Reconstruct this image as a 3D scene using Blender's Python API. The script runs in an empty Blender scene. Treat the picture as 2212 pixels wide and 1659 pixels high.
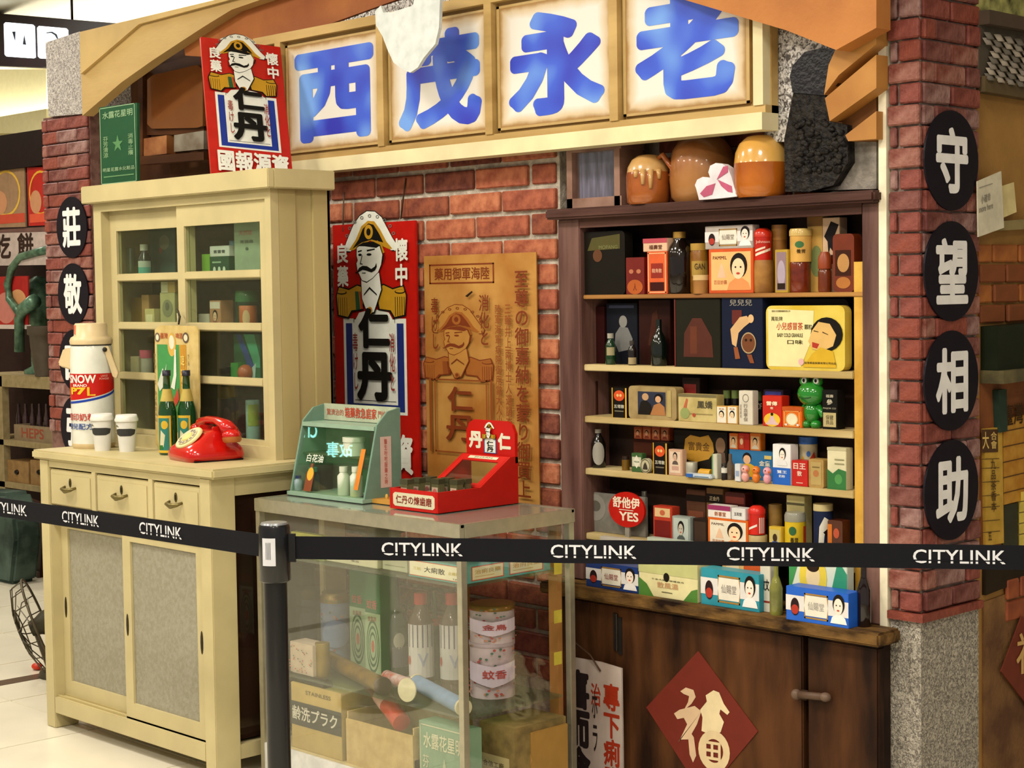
import bpy, bmesh, math, random
from mathutils import Vector as V, Matrix
random.seed(7)
S = bpy.context.scene
COL = S.collection
# ---------------------------------------------------------------- camera
CX, CY, F, EYE = 1106.0, 829.5, 3749.85, V((0, 0, 1.47))
R = Matrix(((0.69435416, -0.02866776, 0.71906221), (0.71948504, 0.04794719, -0.69285088), (-0.01461453, 0.99843839, 0.05391835)))
cd = bpy.data.cameras.new('camera'); cam = bpy.data.objects.new('camera', cd); COL.objects.link(cam)
cam.matrix_world = Matrix.Translation(EYE) @ R.to_4x4()
cd.sensor_width = 36; cd.lens = 36 * F / 2212; cd.clip_start = .05; S.camera = cam
# ---------------------------------------------------------------- world, lights, exposure
W = bpy.data.worlds.new('world'); S.world = W; W.use_nodes = True
bg = W.node_tree.nodes['Background']; bg.inputs[0].default_value = (1.0, .95, .87, 1); bg.inputs[1].default_value = .42
CEIL = 3.3
LAMPS = [(-1.6, 1.7), (-3.6, 1.7), (-5.6, 1.7), (-1.6, -.6), (-3.6, -.6), (-5.6, -.6), (.4, 1.4), (.4, -.8), (-7.8, 3.2), (-7.8, .8), (-9.8, 4.6)]
for i, (x, y) in enumerate(LAMPS):
    l = bpy.data.lights.new('panel_light', 'AREA'); l.shape = 'SQUARE'; l.size = .55; l.energy = 46; l.color = (1, .94, .84)
    o = bpy.data.objects.new('panel_light', l); o.location = (x, y, CEIL - .03); COL.objects.link(o)
l = bpy.data.lights.new('cove_light', 'AREA'); l.shape = 'RECTANGLE'; l.size = 4; l.size_y = 1.5; l.energy = 130; l.color = (1, .95, .82)
o = bpy.data.objects.new('cove_light', l); o.location = (-11, 6.6, 2.75); o.rotation_euler = (math.pi, 0, 0); COL.objects.link(o)
vs = S.view_settings; vs.view_transform = 'Standard'; vs.look = 'None'; vs.gamma = 1; vs.use_curve_mapping = False; vs.exposure = -0.02

# ---------------------------------------------------------------- pixel -> place
def ray(px, py): return R @ V(((px - CX) / F, -(py - CY) / F, -1))
def oy(px, py, y): r = ray(px, py); return EYE + r * (y / r.y)
def oz(px, py, z): r = ray(px, py); return EYE + r * ((z - EYE.z) / r.z)
def ox(px, py, x): r = ray(px, py); return EYE + r * (x / r.x)
def onp(px, py, P, N): r = ray(px, py); return EYE + r * ((P - EYE).dot(N) / r.dot(N))
def scale_at(p): return (R.transposed() @ (p - EYE)).z / -F       # metres per pixel

# ---------------------------------------------------------------- materials
def lin(h):
    h = h.lstrip('#'); c = [int(h[i:i + 2], 16) / 255 for i in (0, 2, 4)]
    return [x / 12.92 if x <= .04045 else ((x + .055) / 1.055) ** 2.4 for x in c]
MC = {}
def M(h, rough=.5, metal=0, var=.10, scale=25, bump=0, bscale=80, stretch=(1, 1, 1), h2=None, coat=0, emit=0):
    key = (h, rough, metal, var, scale, bump, bscale, stretch, h2, coat, emit)
    if key in MC: return MC[key]
    m = bpy.data.materials.new('paint_' + h.strip('#')); m.use_nodes = True; t = m.node_tree; b = t.nodes['Principled BSDF']; L = t.links
    tc = t.nodes.new('ShaderNodeTexCoord'); mp = t.nodes.new('ShaderNodeMapping'); mp.inputs['Scale'].default_value = stretch
    L.new(tc.outputs['Object'], mp.inputs[0])
    n = t.nodes.new('ShaderNodeTexNoise'); n.inputs['Scale'].default_value = scale; n.inputs['Detail'].default_value = 5; L.new(mp.outputs[0], n.inputs[0])
    rp = t.nodes.new('ShaderNodeValToRGB'); a = lin(h); c = lin(h2) if h2 else [min(1, x * (1 + var)) for x in a]; d = a if h2 else [x * (1 - var) for x in a]
    rp.color_ramp.elements[0].color = (*d, 1); rp.color_ramp.elements[1].color = (*c, 1); rp.color_ramp.elements[0].position = .36; rp.color_ramp.elements[1].position = .64
    L.new(n.outputs['Fac'], rp.inputs[0]); L.new(rp.outputs[0], b.inputs['Base Color'])
    b.inputs['Specular IOR Level'].default_value = .32 if max(lin(h)) > .06 or metal or coat else .12; b.inputs['Roughness'].default_value = rough; b.inputs['Metallic'].default_value = metal; b.inputs['Coat Weight'].default_value = coat
    if bump:
        n2 = t.nodes.new('ShaderNodeTexNoise'); n2.inputs['Scale'].default_value = bscale; n2.inputs['Detail'].default_value = 4; L.new(mp.outputs[0], n2.inputs[0])
        bp = t.nodes.new('ShaderNodeBump'); bp.inputs['Strength'].default_value = bump; bp.inputs['Distance'].default_value = .01
        L.new(n2.outputs['Fac'], bp.inputs['Height']); L.new(bp.outputs[0], b.inputs['Normal'])
    if emit: b.inputs['Emission Color'].default_value = (*a, 1); b.inputs['Emission Strength'].default_value = emit
    MC[key] = m; return m
def glass(name, gl=.08, dif=0.0, tint='ffffff', dcol='c8c4a0', rough=.02):
    m = bpy.data.materials.new(name); m.use_nodes = True; t = m.node_tree; t.nodes.clear(); L = t.links
    out = t.nodes.new('ShaderNodeOutputMaterial'); tr = t.nodes.new('ShaderNodeBsdfTransparent'); tr.inputs[0].default_value = (*lin(tint), 1)
    g = t.nodes.new('ShaderNodeBsdfGlossy'); g.inputs['Roughness'].default_value = rough; g.inputs[0].default_value = (1, 1, 1, 1)
    mx = t.nodes.new('ShaderNodeMixShader'); mx.inputs[0].default_value = gl; L.new(tr.outputs[0], mx.inputs[1]); L.new(g.outputs[0], mx.inputs[2]); last = mx
    if dif:
        n = t.nodes.new('ShaderNodeTexNoise'); n.inputs['Scale'].default_value = 5; rp = t.nodes.new('ShaderNodeMapRange')
        rp.inputs['To Min'].default_value = dif * .5; rp.inputs['To Max'].default_value = dif * 1.5; L.new(n.outputs['Fac'], rp.inputs[0])
        d = t.nodes.new('ShaderNodeBsdfDiffuse'); d.inputs[0].default_value = (*lin(dcol), 1); m2 = t.nodes.new('ShaderNodeMixShader')
        L.new(rp.outputs[0], m2.inputs[0]); L.new(mx.outputs[0], m2.inputs[1]); L.new(d.outputs[0], m2.inputs[2]); last = m2
    L.new(last.outputs[0], out.inputs[0]); return m
GL = glass('clear_glass', .05); GLD = glass('dusty_glass', .05, .045); GLC = glass('cabinet_glass', .05, .01, 'f4faf4', rough=0)
GLW = glass('drinking_glass', .12, .06, 'dfe8df')
def stucco_mat(a, b, sc=130):
    m = bpy.data.materials.new('stucco'); m.use_nodes = True; t = m.node_tree; L = t.links; p = t.nodes['Principled BSDF']
    tc = t.nodes.new('ShaderNodeTexCoord'); n = t.nodes.new('ShaderNodeTexNoise'); n.inputs['Scale'].default_value = sc; n.inputs['Detail'].default_value = 2; n.inputs['Distortion'].default_value = 1.2
    L.new(tc.outputs['Object'], n.inputs[0]); r = t.nodes.new('ShaderNodeValToRGB'); r.color_ramp.elements[0].position = .38; r.color_ramp.elements[1].position = .62
    r.color_ramp.elements[0].color = (*lin(a), 1); r.color_ramp.elements[1].color = (*lin(b), 1); L.new(n.outputs['Fac'], r.inputs[0]); L.new(r.outputs[0], p.inputs['Base Color'])
    bp = t.nodes.new('ShaderNodeBump'); bp.inputs['Strength'].default_value = .8; bp.inputs['Distance'].default_value = .01; L.new(n.outputs['Fac'], bp.inputs['Height']); L.new(bp.outputs[0], p.inputs['Normal'])
    p.inputs['Roughness'].default_value = .6; return m
STUC = stucco_mat('7c7470', 'cfc8c2'); STUC2 = stucco_mat('6e675e', 'bdb4a4'); STUCS = stucco_mat('504a46', 'e8e4e0', 90)
CREAM = M('bcae80', .45, var=.07, scale=6, bump=.05, bscale=30); CREAM2 = M('b0a06e', .5, var=.08, scale=5, bump=.05, bscale=20, stretch=(1, 1, .25))
WOOD = M('4a2c26', .5, scale=14, stretch=(1, 1, .12), h2='7c5a50', bump=.25, bscale=60)
WOODH = M('3c241e', .5, scale=14, stretch=(.12, 1, 1), h2='64463e', bump=.25, bscale=60)
DOORW = M('23140d', .45, scale=9, stretch=(1, 1, .22), h2='5e3a20', bump=.5, bscale=22)
LEDGE = M('22150e', .6, scale=22, stretch=(.4, 1, 1), h2='7a5a30', bump=.9, bscale=35)
SHELFW = M('a8905a', .5, scale=12, stretch=(.15, 1, 1), h2='cdb987', bump=.1)
DARKW = M('1c1210', .7, scale=8, h2='33241c'); YELW = M('b98a2c', .5, scale=9, h2='d8aa48', bump=.1)
BLACK = M('121114', .35); ALU = M('b5b09a', .32, .75, var=.06, scale=40)
BR = [M(a, .75, scale=30, h2=b, bump=.5, bscale=60) for a, b in (('8c4630', 'b26a4a'), ('7e3e2c', 'a65c42'), ('944e34', 'bb7452'), ('6c3426', '925036'), ('562720', '804634'))]
PB = [M(a, .6, scale=26, h2=b, bump=.6, bscale=50) for a, b in (('682e26', '88483e'), ('5a2823', '7e4e46'), ('6e3328', '97675a'), ('683e39', '97756e'), ('72362b', '864232'))]
MORT = M('9c9284', .9, scale=30, h2='c6bcab', bump=.8, bscale=50)

# ---------------------------------------------------------------- mesh helpers
class MB:
    def __init__(s): s.v = []; s.f = []; s.m = []; s.mats = []; s.sm = []
    def mi(s, m):
        if m not in s.mats: s.mats.append(m)
        return s.mats.index(m)
    def add(s, vs, fs, m=None, sm=False):
        k = len(s.v); s.v += [V(p) for p in vs]; i = s.mi(m)
        for f in fs: s.f.append([k + q for q in f]); s.m.append(i); s.sm.append(sm)
        return s
    def box(s, x0, x1, y0, y1, z0, z1, m=None):
        return s.obox(V((x0, y0, z0)), V((x1 - x0, 0, 0)), V((0, y1 - y0, 0)), V((0, 0, z1 - z0)), m)
    def obox(s, o, a, b, c, m=None):
        vs = [o, o + a, o + a + b, o + b, o + c, o + a + c, o + a + b + c, o + b + c]
        return s.add(vs, [(3, 2, 1, 0), (4, 5, 6, 7), (0, 1, 5, 4), (1, 2, 6, 5), (2, 3, 7, 6), (3, 0, 4, 7)], m)
    def prism(s, pts, d, m=None):      # polygon (3D points) swept along d
        n = len(pts); pts = [V(p) for p in pts]
        return s.add(pts + [p + d for p in pts], [list(range(n)), list(range(2 * n - 1, n - 1, -1))] + [(i, i + n, (i + 1) % n + n, (i + 1) % n) for i in range(n)], m)
    def lathe(s, c, prof, m=None, n=24, ax=V((0, 0, 1)), sm=True):     # profile (radius, height) around axis
        ax = ax.normalized(); u = ax.orthogonal().normalized(); w = ax.cross(u); vs = []; fs = []
        for r, h in prof:
            for i in range(n):
                t = 2 * math.pi * i / n; vs.append(c + ax * h + (u * math.cos(t) + w * math.sin(t)) * r)
        for j in range(len(prof) - 1):
            for i in range(n): fs.append((j * n + i, j * n + (i + 1) % n, (j + 1) * n + (i + 1) % n, (j + 1) * n + i))
        k = len(s.v); s.add(vs, fs, m, sm)
        s.add([vs[i] for i in range(n)], [list(range(n - 1, -1, -1))], m); e = (len(prof) - 1) * n
        s.add([vs[e + i] for i in range(n)], [list(range(n))], m); return s
    def tube(s, pts, r, m=None, n=10):
        pts = [V(p) for p in pts]; vs = []; fs = []; up = V((.13, .31, .94))
        for i, p in enumerate(pts):
            t = (pts[min(i + 1, len(pts) - 1)] - pts[max(i - 1, 0)]).normalized(); u = t.cross(up)
            if u.length < .05: u = t.cross(V((1, 0, 0)))
            u.normalize(); w = t.cross(u); rr = r[i] if isinstance(r, (list, tuple)) else r
            vs += [p + (u * math.cos(2 * math.pi * k / n) + w * math.sin(2 * math.pi * k / n)) * rr for k in range(n)]
        for j in range(len(pts) - 1):
            for i in range(n): fs.append((j * n + i, j * n + (i + 1) % n, (j + 1) * n + (i + 1) % n, (j + 1) * n + i))
        fs += [list(range(n - 1, -1, -1)), list(range((len(pts) - 1) * n, len(pts) * n))]
        return s.add(vs, fs, m, True)
    def ball(s, c, rx, ry, rz, m=None, n=16, k=10):
        vs = []; fs = []
        for j in range(k + 1):
            a = math.pi * j / k
            for i in range(n):
                t = 2 * math.pi * i / n; vs.append(c + V((rx * math.sin(a) * math.cos(t), ry * math.sin(a) * math.sin(t), -rz * math.cos(a))))
        for j in range(k):
            for i in range(n): fs.append((j * n + i, j * n + (i + 1) % n, (j + 1) * n + (i + 1) % n, (j + 1) * n + i))
        return s.add(vs, fs, m, True)
    def build(s, name, m=None, parent=None, local=False, bevel=0):
        me = bpy.data.meshes.new(name); off = V((0, 0, 0)); loc = V((0, 0, 0))
        if not local:
            if parent is not None: off = V(WL[parent.name])
            else:
                lo = [min(p[i] for p in s.v) for i in range(3)]; hi = [max(p[i] for p in s.v) for i in range(3)]
                off = V(((lo[0] + hi[0]) / 2, (lo[1] + hi[1]) / 2, lo[2])); loc = off
        me.from_pydata([p - off for p in s.v], [], s.f)
        for q in s.mats: me.materials.append(q if q is not None else m)
        me.polygons.foreach_set('material_index', s.m); me.polygons.foreach_set('use_smooth', s.sm)
        bm = bmesh.new(); bm.from_mesh(me); bmesh.ops.recalc_face_normals(bm, faces=bm.faces)
        if bevel: bmesh.ops.bevel(bm, geom=bm.edges[:], offset=bevel, segments=2, affect='EDGES', clamp_overlap=True)
        bm.to_mesh(me); bm.free(); me.update()
        o = bpy.data.objects.new(name, me); COL.objects.link(o); o.location = loc; o.parent = parent; WL[o.name] = off; return o
WL = {}
def tag(o, label=None, cat=None, group=None, kind=None):
    for k, v in (('label', label), ('category', cat), ('group', group), ('kind', kind)):
        if v: o[k] = v
    return o
def thing(name, label, cat, loc=(0, 0, 0), rot=(0, 0, 0), group=None):
    o = bpy.data.objects.new(name, None); o.empty_display_size = .05; COL.objects.link(o); o.location = loc; o.rotation_euler = rot; WL[o.name] = V(loc)
    return tag(o, label, cat, group)
def struct(o): o['kind'] = 'structure'; return o

# ---------------------------------------------------------------- flat print (lettering, pictures) laid on a face
TX = {}
def NB(b): return 1 if not b else 28 if b > .04 else 12 if b > .02 else 4      # copies that thicken a stroke
def glyphs(body, bold):
    if (body, bold) in TX: return TX[(body, bold)]
    c = bpy.data.curves.new('t', 'FONT'); c.body = body; c.resolution_u = 3; c.align_x = 'CENTER'; c.space_line = 1.0
    o = bpy.data.objects.new('t', c); me = bpy.data.meshes.new_from_object(o)
    vs = [(v.co.x, v.co.y) for v in me.vertices]; fs = [list(p.vertices) for p in me.polygons]
    bpy.data.objects.remove(o); bpy.data.curves.remove(c); bpy.data.meshes.remove(me)
    x0 = min(a for a, b in vs); x1 = max(a for a, b in vs); y0 = min(b for a, b in vs); y1 = max(b for a, b in vs)
    if bold:
        n = len(vs); k = NB(bold); v0, f0 = vs, fs; vs, fs = [], []
        for j in range(k): a = 2 * math.pi * (j + .5) / k; fs += [[q + n * j for q in f] for f in f0]; vs += [(x + bold * math.cos(a), y + bold * math.sin(a)) for x, y in v0]
        x0 -= bold; x1 += bold; y0 -= bold; y1 += bold
    TX[(body, bold)] = ([((a - x0) / (x1 - x0), (b - y0) / (y1 - y0)) for a, b in vs], fs); return TX[(body, bold)]
def fine(q):       # polygon cut into small triangles so that it can wrap a curved side
    b = bmesh.new(); b.faces.new([b.verts.new((x, y, 0)) for x, y in q]); bmesh.ops.triangulate(b, faces=b.faces[:]); bmesh.ops.subdivide_edges(b, edges=b.edges[:], cuts=4, use_grid_fill=True)
    b.verts.index_update(); r = [(v.co.x, v.co.y) for v in b.verts], [[v.index for v in f.verts] for f in b.faces]; b.free(); return r
def ell(cx, cy, rx, ry, n=20, a0=0, a1=360): return [(cx + rx * math.cos(math.radians(a0 + (a1 - a0) * i / n)), cy + ry * math.sin(math.radians(a0 + (a1 - a0) * i / n))) for i in range(n if a1 - a0 == 360 else n + 1)]
def pr(parent, O, U, Vv, shapes, name='print', rough=.45, step=.00015, local=False, fn=None):
    b = MB(); N = U.cross(Vv).normalized(); k = 0
    for sh in shapes:
        k += 1; off = N * (.0006 + step * k); t = sh[0]; col = sh[-1]; m = col if not isinstance(col, str) else M(col, rough, var=.05)
        P = (lambda x, y: fn(x, y, .0006 + step * k)) if fn else (lambda x, y: O + U * x + Vv * y + off)
        if t == 'r':
            x0, y0, x1, y1 = sh[1:5]
            if fn:
                n = 8; q = [(x0 + (x1 - x0) * i / n, y0) for i in range(n + 1)] + [(x0 + (x1 - x0) * i / n, y1) for i in range(n + 1)]
                b.add([P(*c) for c in q], [(i, i + 1, n + 2 + i, n + 1 + i) for i in range(n)], m)
            else: b.add([P(x0, y0), P(x1, y0), P(x1, y1), P(x0, y1)], [(0, 1, 2, 3)], m)
        elif fn and t in 'ep':
            q, fs = fine(ell(*sh[1:5]) if t == 'e' else sh[1]); b.add([P(*c) for c in q], fs, m)
        elif t == 'e': q = ell(*sh[1:5]); b.add([P(*c) for c in q], [list(range(len(q)))], m)
        elif t == 'p':
            q = sh[1]; b.add([P(*c) for c in q], [list(range(len(q)))], m)
        elif t == 'o':      # outline of a rectangle: x0,y0,x1,y1,wx,wy
            x0, y0, x1, y1, wx, wy = sh[1:7]
            for a in ((x0, y0, x1, y0 + wy), (x0, y1 - wy, x1, y1), (x0, y0, x0 + wx, y1), (x1 - wx, y0, x1, y1)):
                b.add([P(a[0], a[1]), P(a[2], a[1]), P(a[2], a[3]), P(a[0], a[3])], [(0, 1, 2, 3)], m)
        elif t == 'c':      # ring cx,cy,rx,ry,thickness fraction
            q1 = ell(*sh[1:5], n=24); q2 = ell(sh[1], sh[2], sh[3] * (1 - sh[5]), sh[4] * (1 - sh[5]), n=24)
            b.add([P(*c) for c in q1 + q2], [(i, (i + 1) % 24, 24 + (i + 1) % 24, 24 + i) for i in range(24)], m)
        elif t == 't':      # text,x0,y0,x1,y1[,bold],col
            bold = sh[6] if len(sh) > 7 else .015; vs, fs = glyphs(sh[1], bold); x0, y0, x1, y1 = sh[2:6]
            n8 = len(vs) // NB(bold); k0 = k      # each thickening copy a hair above the last
            pts = []
            for q, (a, c) in enumerate(vs): k = k0 + .9 * (q // n8) / NB(bold) + (8 if fn else 0); off = N * (.0006 + step * k); pts.append(P(x0 + (x1 - x0) * a, y0 + (y1 - y0) * c))
            k = k0; b.add(pts, fs, m)
    return b.build(name, None, parent, local)
def vt(s): return '\n'.join(s)
SKIN, HAIR = 'e8c8a0', '1c1614'
def girl(x0, y0, x1, y1, skin=SKIN, dress='d8d0c0'):     # small portrait: shoulders, hair, face, features
    w, h = x1 - x0, y1 - y0; X = lambda a: x0 + w * a; Y = lambda a: y0 + h * a
    return [('p', [(X(0), Y(0)), (X(1), Y(0)), (X(.9), Y(.2)), (X(.65), Y(.32)), (X(.35), Y(.32)), (X(.1), Y(.2))], dress), ('e', X(.5), Y(.66), w * .36, h * .34, HAIR),
            ('e', X(.48), Y(.58), w * .27, h * .28, skin), ('e', X(.37), Y(.62), w * .04, h * .025, HAIR), ('e', X(.59), Y(.62), w * .04, h * .025, HAIR), ('e', X(.48), Y(.45), w * .08, h * .03, 'b83a2c')]

# ================================================================ SETTING
YW = 3.72                        # face of the brick wall
TILE = M('d9d2be', .22, var=.05, scale=3); GROUT = M('a29a86', .8)
fl = struct(MB().box(-14, 3, -4, 9, -.06, -.008).build('floor', GROUT))
tm = MB().box(-.298, .298, -.298, .298, -.0085, 0).build('tile', TILE, None, True, .002).data
bpy.data.objects.remove(bpy.data.objects['tile'])
def link(name, me, loc, parent, rot=(0, 0, 0)):
    o = bpy.data.objects.new(name, me); COL.objects.link(o); o.parent = parent; o.location = V(loc) - WL[parent.name]; o.rotation_euler = rot; return o
for i in range(19):
    for j in range(12): link('tile', tm, (-11.5 + .6 * i, -.28 + .6 * j, 0), fl)
struct(MB().box(-6.13, -6.05, 1, 8.5, -.003, .0015).build('trim_1', M('5a4634', .3)))
ce = struct(MB().box(-14, 3, -4, 9, CEIL, CEIL + .1).build('ceiling', M('e6e0cc', .8, var=.02)))
for x, y in LAMPS:
    t = thing('ceiling_light', 'square white recessed panel light set in the white ceiling', 'light', (x, y, CEIL - .025), group='panel lights in the ceiling')
    MB().box(-.33, .33, -.33, -.29, 0, .025).box(-.33, .33, .29, .33, 0, .025).box(-.33, -.29, -.29, .29, 0, .025).box(.29, .33, -.29, .29, 0, .025).build('frame', M('e8e6de', .5), t, True)
    MB().box(-.29, .29, -.29, .29, .012, .024).build('diffuser', M('fff2dc', .6, emit=2.5), t, True)
struct(MB().box(-14, 3, 8.9, 9, 0, CEIL).build('wall_back', M('d8cca8', .8)))
struct(MB().box(-14.1, -14, -4, 9, 0, CEIL).build('wall_left', M('e0d6b8', .8)))

# brick wall with single bricks
WB, WH = .245, .0757
def brick_mesh(w, h, d, seed):
    rnd = random.Random(seed); b = bmesh.new(); bmesh.ops.create_cube(b, size=1)
    for v in b.verts: v.co = V((v.co.x * w * (1 + rnd.uniform(-.012, .012)), v.co.y * d, v.co.z * h * (1 + rnd.uniform(-.05, .05))))
    bmesh.ops.bevel(b, geom=b.edges[:], offset=.004, segments=1, affect='EDGES'); me = bpy.data.meshes.new('brick'); b.to_mesh(me); b.free(); return me
def bricks(parent, axis, a0, a1, z0, z1, plane, mats, w, h, gap, ph=0, bond=.5, zj=0, keep=None, d=.024):
    nr = int((z1 - z0) / h) + 1; cache = {}
    for r in range(nr):
        z = z0 + zj + h * (r + .5)
        if z > z1: break
        x = a0 + ph - w - (bond * w if r % 2 else 0)
        while x < a1:
            l, rr = max(x, a0), min(x + w, a1); wd = rr - l - gap; x += w
            if rr <= a0: continue
            if wd < .012 or (keep and not keep((l + rr) / 2, z)): continue
            mi = random.randrange(len(mats)); key = (round(wd, 2), mi, random.randrange(2))
            if key not in cache:
                me = brick_mesh(round(wd, 2), h - gap, d, hash(key) % 999); me.materials.append(mats[mi]); cache[key] = me
            c = (l + rr) / 2; j = random.uniform(-.0035, .0035)
            link('brick', cache[key], (c, plane + d / 2 + j, z) if axis == 'x' else (plane - d / 2 + j, c, z), parent, (0, 0, 0) if axis == 'x' else (0, 0, math.pi / 2))
XL, XS0, XS1 = -6.65, -3.652, -2.53         # left end of the stand, shelf unit sides
wb = MB(); wb.box(-4.95, XS0 - .002, YW + .012, YW + .10, 0, 2.02).box(XS0 - .002, XS1 + .03, YW + .152, YW + .20, 1.66, 2.3).box(XL + .33, -4.95, YW + .3, YW + .34, 0, 2.25).box(-4.95, XS1 + .03, YW + .05, YW + .22, 2.02, 2.9).box(-4.99, -4.95, YW + .012, YW + .34, 0, 2.9)
wall = struct(wb.build('wall_front', MORT))
z0 = 1.479 - 20 * WH
bricks(wall, 'x', -4.94, XS0 - .006, z0, 1.93, YW, BR, WB, WH, .014, ph=-.06, keep=lambda x, z: z > .3)
bricks(wall, 'x', XS0 + .0, -2.78, z0 + 22 * WH, 1.99, YW + .142, BR, WB, WH, .014, ph=-.1, keep=lambda x, z: x > -3.48)

# right-hand brick pillar and the wall that turns the corner behind it
YP = YW - .03; XP0, XP1 = oy(1917, 600, YP).x, oy(1990, 600, YP).x; YP2 = ox(2120, 600, XP1).y
pz = oy(1990, 1345, YP).z
pil = struct(MB().box(XP0, XP1 - .016, YP + .016, YP2, pz, 2.7).build('wall_right', M('8d7a6e', .9, scale=30, h2='b09a8c', bump=.5)))
RH = .0525
bricks(pil, 'x', XP0, XP1 - .002, pz + .022, 2.25, YP, PB, .125, RH, .005, ph=.03, d=.016)
bricks(pil, 'y', YP + .018, YP2, pz + .022, 2.25, XP1, PB, .14, RH, .005, ph=-.02, d=.016)
MB().box(XP0, XP1 + .006, YP - .006, YP2, pz, pz + .02).build('sill_course', PB[4], pil)
struct(MB().box(XP0, XP1 - .008, YP + .008, YP2, 0, pz).build('trim_2', STUC2))
struct(MB().box(oy(1899, 600, YP).x, XP0 - .002, YP - .001, YW + .02, 0, 2.7).build('trim_3', M('e6dcc0', .5)))

# wall facing right beyond the pillar: tiled eave, plaster, green shutter, boards
XR = XP1 - .02
wr = struct(MB().box(XR - .06, XR, YP2, 5.6, 0, 2.7).build('wall_side', M('8a6430', .7, scale=4, h2='a87c40', bump=.15)))
def side(name, pts, d, m, parent=None, x=XR, kind=None):       # outline on the side wall, sticking out by d
    return MB().prism([ox(*p, x) for p in pts], V((d, 0, 0)), m).build(name, m, parent)
rt = thing('tiled_roof', 'grey clay tile roof edge above the ochre wall beside the brick pillar', 'roof', ox(2118, 190, XR))
side('ridge_board', [(2100, 26), (2240, 54), (2240, 80), (2100, 56)], .05, M('4a3c30', .7), rt)
MB().prism([ox(*p, XR) for p in [(2100, 56), (2240, 80), (2240, 200), (2100, 168)]], V((.02, 0, 0))).build('backing', M('4c4438', .8), rt)
TM = [M('8e8478', .5, scale=30, bump=.2), M('6e675c', .5), M('a69a8a', .5)]
for r in range(8):
    for c in range(6):
        px = 2110 + c * 22 - r * 3.0; py = 66 + r * 12 + c * 4.6
        if px < 2128: continue
        p = ox(px, py, XR + .022); s = scale_at(p)
        b = MB(); q = []
        for k in range(5):
            t = math.pi * (k / 4); q.append((p.y + (k - 2) * 7 * s, math.sin(t) * .008))
        for y, e in q: b.v += [V((XR + .022 + e, y, p.z)), V((XR + .034 + e, y, p.z - 16 * s)), V((XR + .028 + e, y, p.z - 16 * s))]
        for k in range(4):
            a = 3 * k; b.f += [(a, a + 1, a + 4, a + 3), (a + 1, a + 2, a + 5, a + 4)]; b.m += [0, 0]; b.sm += [True, False]
        b.mats = [TM[(r * 5 + c) % 3]]; b.build('roof_tile', TM[0], rt)
side('gutter_beam', [(2106, 166), (2240, 198), (2240, 222), (2106, 200)], .03, M('5a4a30', .7), rt)
tg = tag(side('tree_foliage', [(2096, -40), (2260, -40), (2260, 58), (2100, 26)], .015, M('2e2c1c', .8, scale=18, h2='b0ac6a', bump=.6, bscale=18)), 'patchy green leaves showing above the grey tiled roof edge', 'foliage')
tag(side('wooden_beam', [(2124, 480), (2260, 470), (2260, 492), (2124, 500)], .025, M('8a7a50', .6)), 'pale worn beam across the ochre wall behind the notices', 'beam')
for k, y in enumerate(range(0, 9)):
    pass
lb = [ox(2128, y, XR) for y in (545, 700)]
bricks(wr, 'y', YP2 + .01, 4.36, lb[1].z, lb[0].z, XR + .012, [M('8a4c26', .7, scale=20, h2='a8662e'), M('7a4220', .7)], .13, .0525, .006, d=.014)
sh = thing('shutter_box', 'dark green metal shutter box under the small brick band', 'shutter', ox(2130, 800, XR))
side('box', [(2118, 705), (2260, 692), (2260, 786), (2118, 800)], .05, M('1e2418', .5), sh)
side('lip', [(2116, 800), (2260, 786), (2260, 808), (2116, 828)], .07, M('4a4430', .45, scale=20, h2='6a6040'), sh)
struct(side('painted_shade', [(2116, 828), (2260, 812), (2260, 1190), (2116, 1190)], .002, M('6a3c1e', .7, scale=10, h2='8a5026')))  # shade under the shutter box, painted as a thin brown sheet
n1 = tag(side('paper_notice', [(2109, 392), (2160, 370), (2166, 492), (2111, 512)], .004, M('cfc6ae', .8), x=XR + .03), 'larger white paper notice with grey printed lines taped beside the pillar', 'notice')
A, B_, C_ = ox(2111, 512, XR + .0345), ox(2166, 492, XR + .0345), ox(2109, 392, XR + .0345)
pr(n1, A, B_ - A, C_ - A, [('t', '小確幸\nmore here', .08, .42, .62, .72, '8a8478'), ('r', .1, .86, .62, .875, '8a8478')])
tag(side('paper_note', [(2162, 402), (2188, 394), (2194, 458), (2166, 470)], .003, M('d6c48c', .8), x=XR + .02), 'small plain cream paper note tucked behind the white notice', 'notice')
tag(side('price_board', [(2118, 926), (2156, 922), (2160, 1172), (2122, 1178)], .012, M('b08a30', .6, h2='c49c40')), 'yellow hanging price board with brown heading block and grid lines', 'sign')
pb = bpy.data.objects['price_board']; A, B_, C_ = ox(2122, 1176, XR + .0125), ox(2160, 1172, XR + .0125), ox(2118, 928, XR + .0125)
pr(pb, A, B_ - A, C_ - A, [('r', .04, .8, .96, 1.0, '4a2c14'), ('t', '大', .08, .83, .45, .98, 'd8b868'), ('t', '合\n會', .55, .83, .9, .98, 'd8b868')] + [('r', 0, y, 1, y + .006, '4a3210') for y in (.1, .2, .32, .42, .54, .66, .74)] + [('t', vt('九品茶香本'), .5, .28, .8, .74, '4a3210'), ('t', '五', .3, .03, .5, .1, '4a3210')])
t2 = tag(side('tall_price_board', [(2160, 905), (2240, 890), (2240, 1070), (2162, 1090)], .01, M('a8701e', .6, h2='bc8a34')), 'amber board with dark ruled rows behind the yellow price board', 'sign')
A, B_, C_ = ox(2162, 1090, XR + .0105), ox(2240, 1070, XR + .0105), ox(2160, 905, XR + .0105)
pr(t2, A, B_ - A, C_ - A, [('r', 0, y, 1, y + .012, '4a2c10') for y in (.12, .3, .48, .66, .84)] + [('t', '臺灣電', .1, .9, .9, 1.15, '3a2410')])
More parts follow.
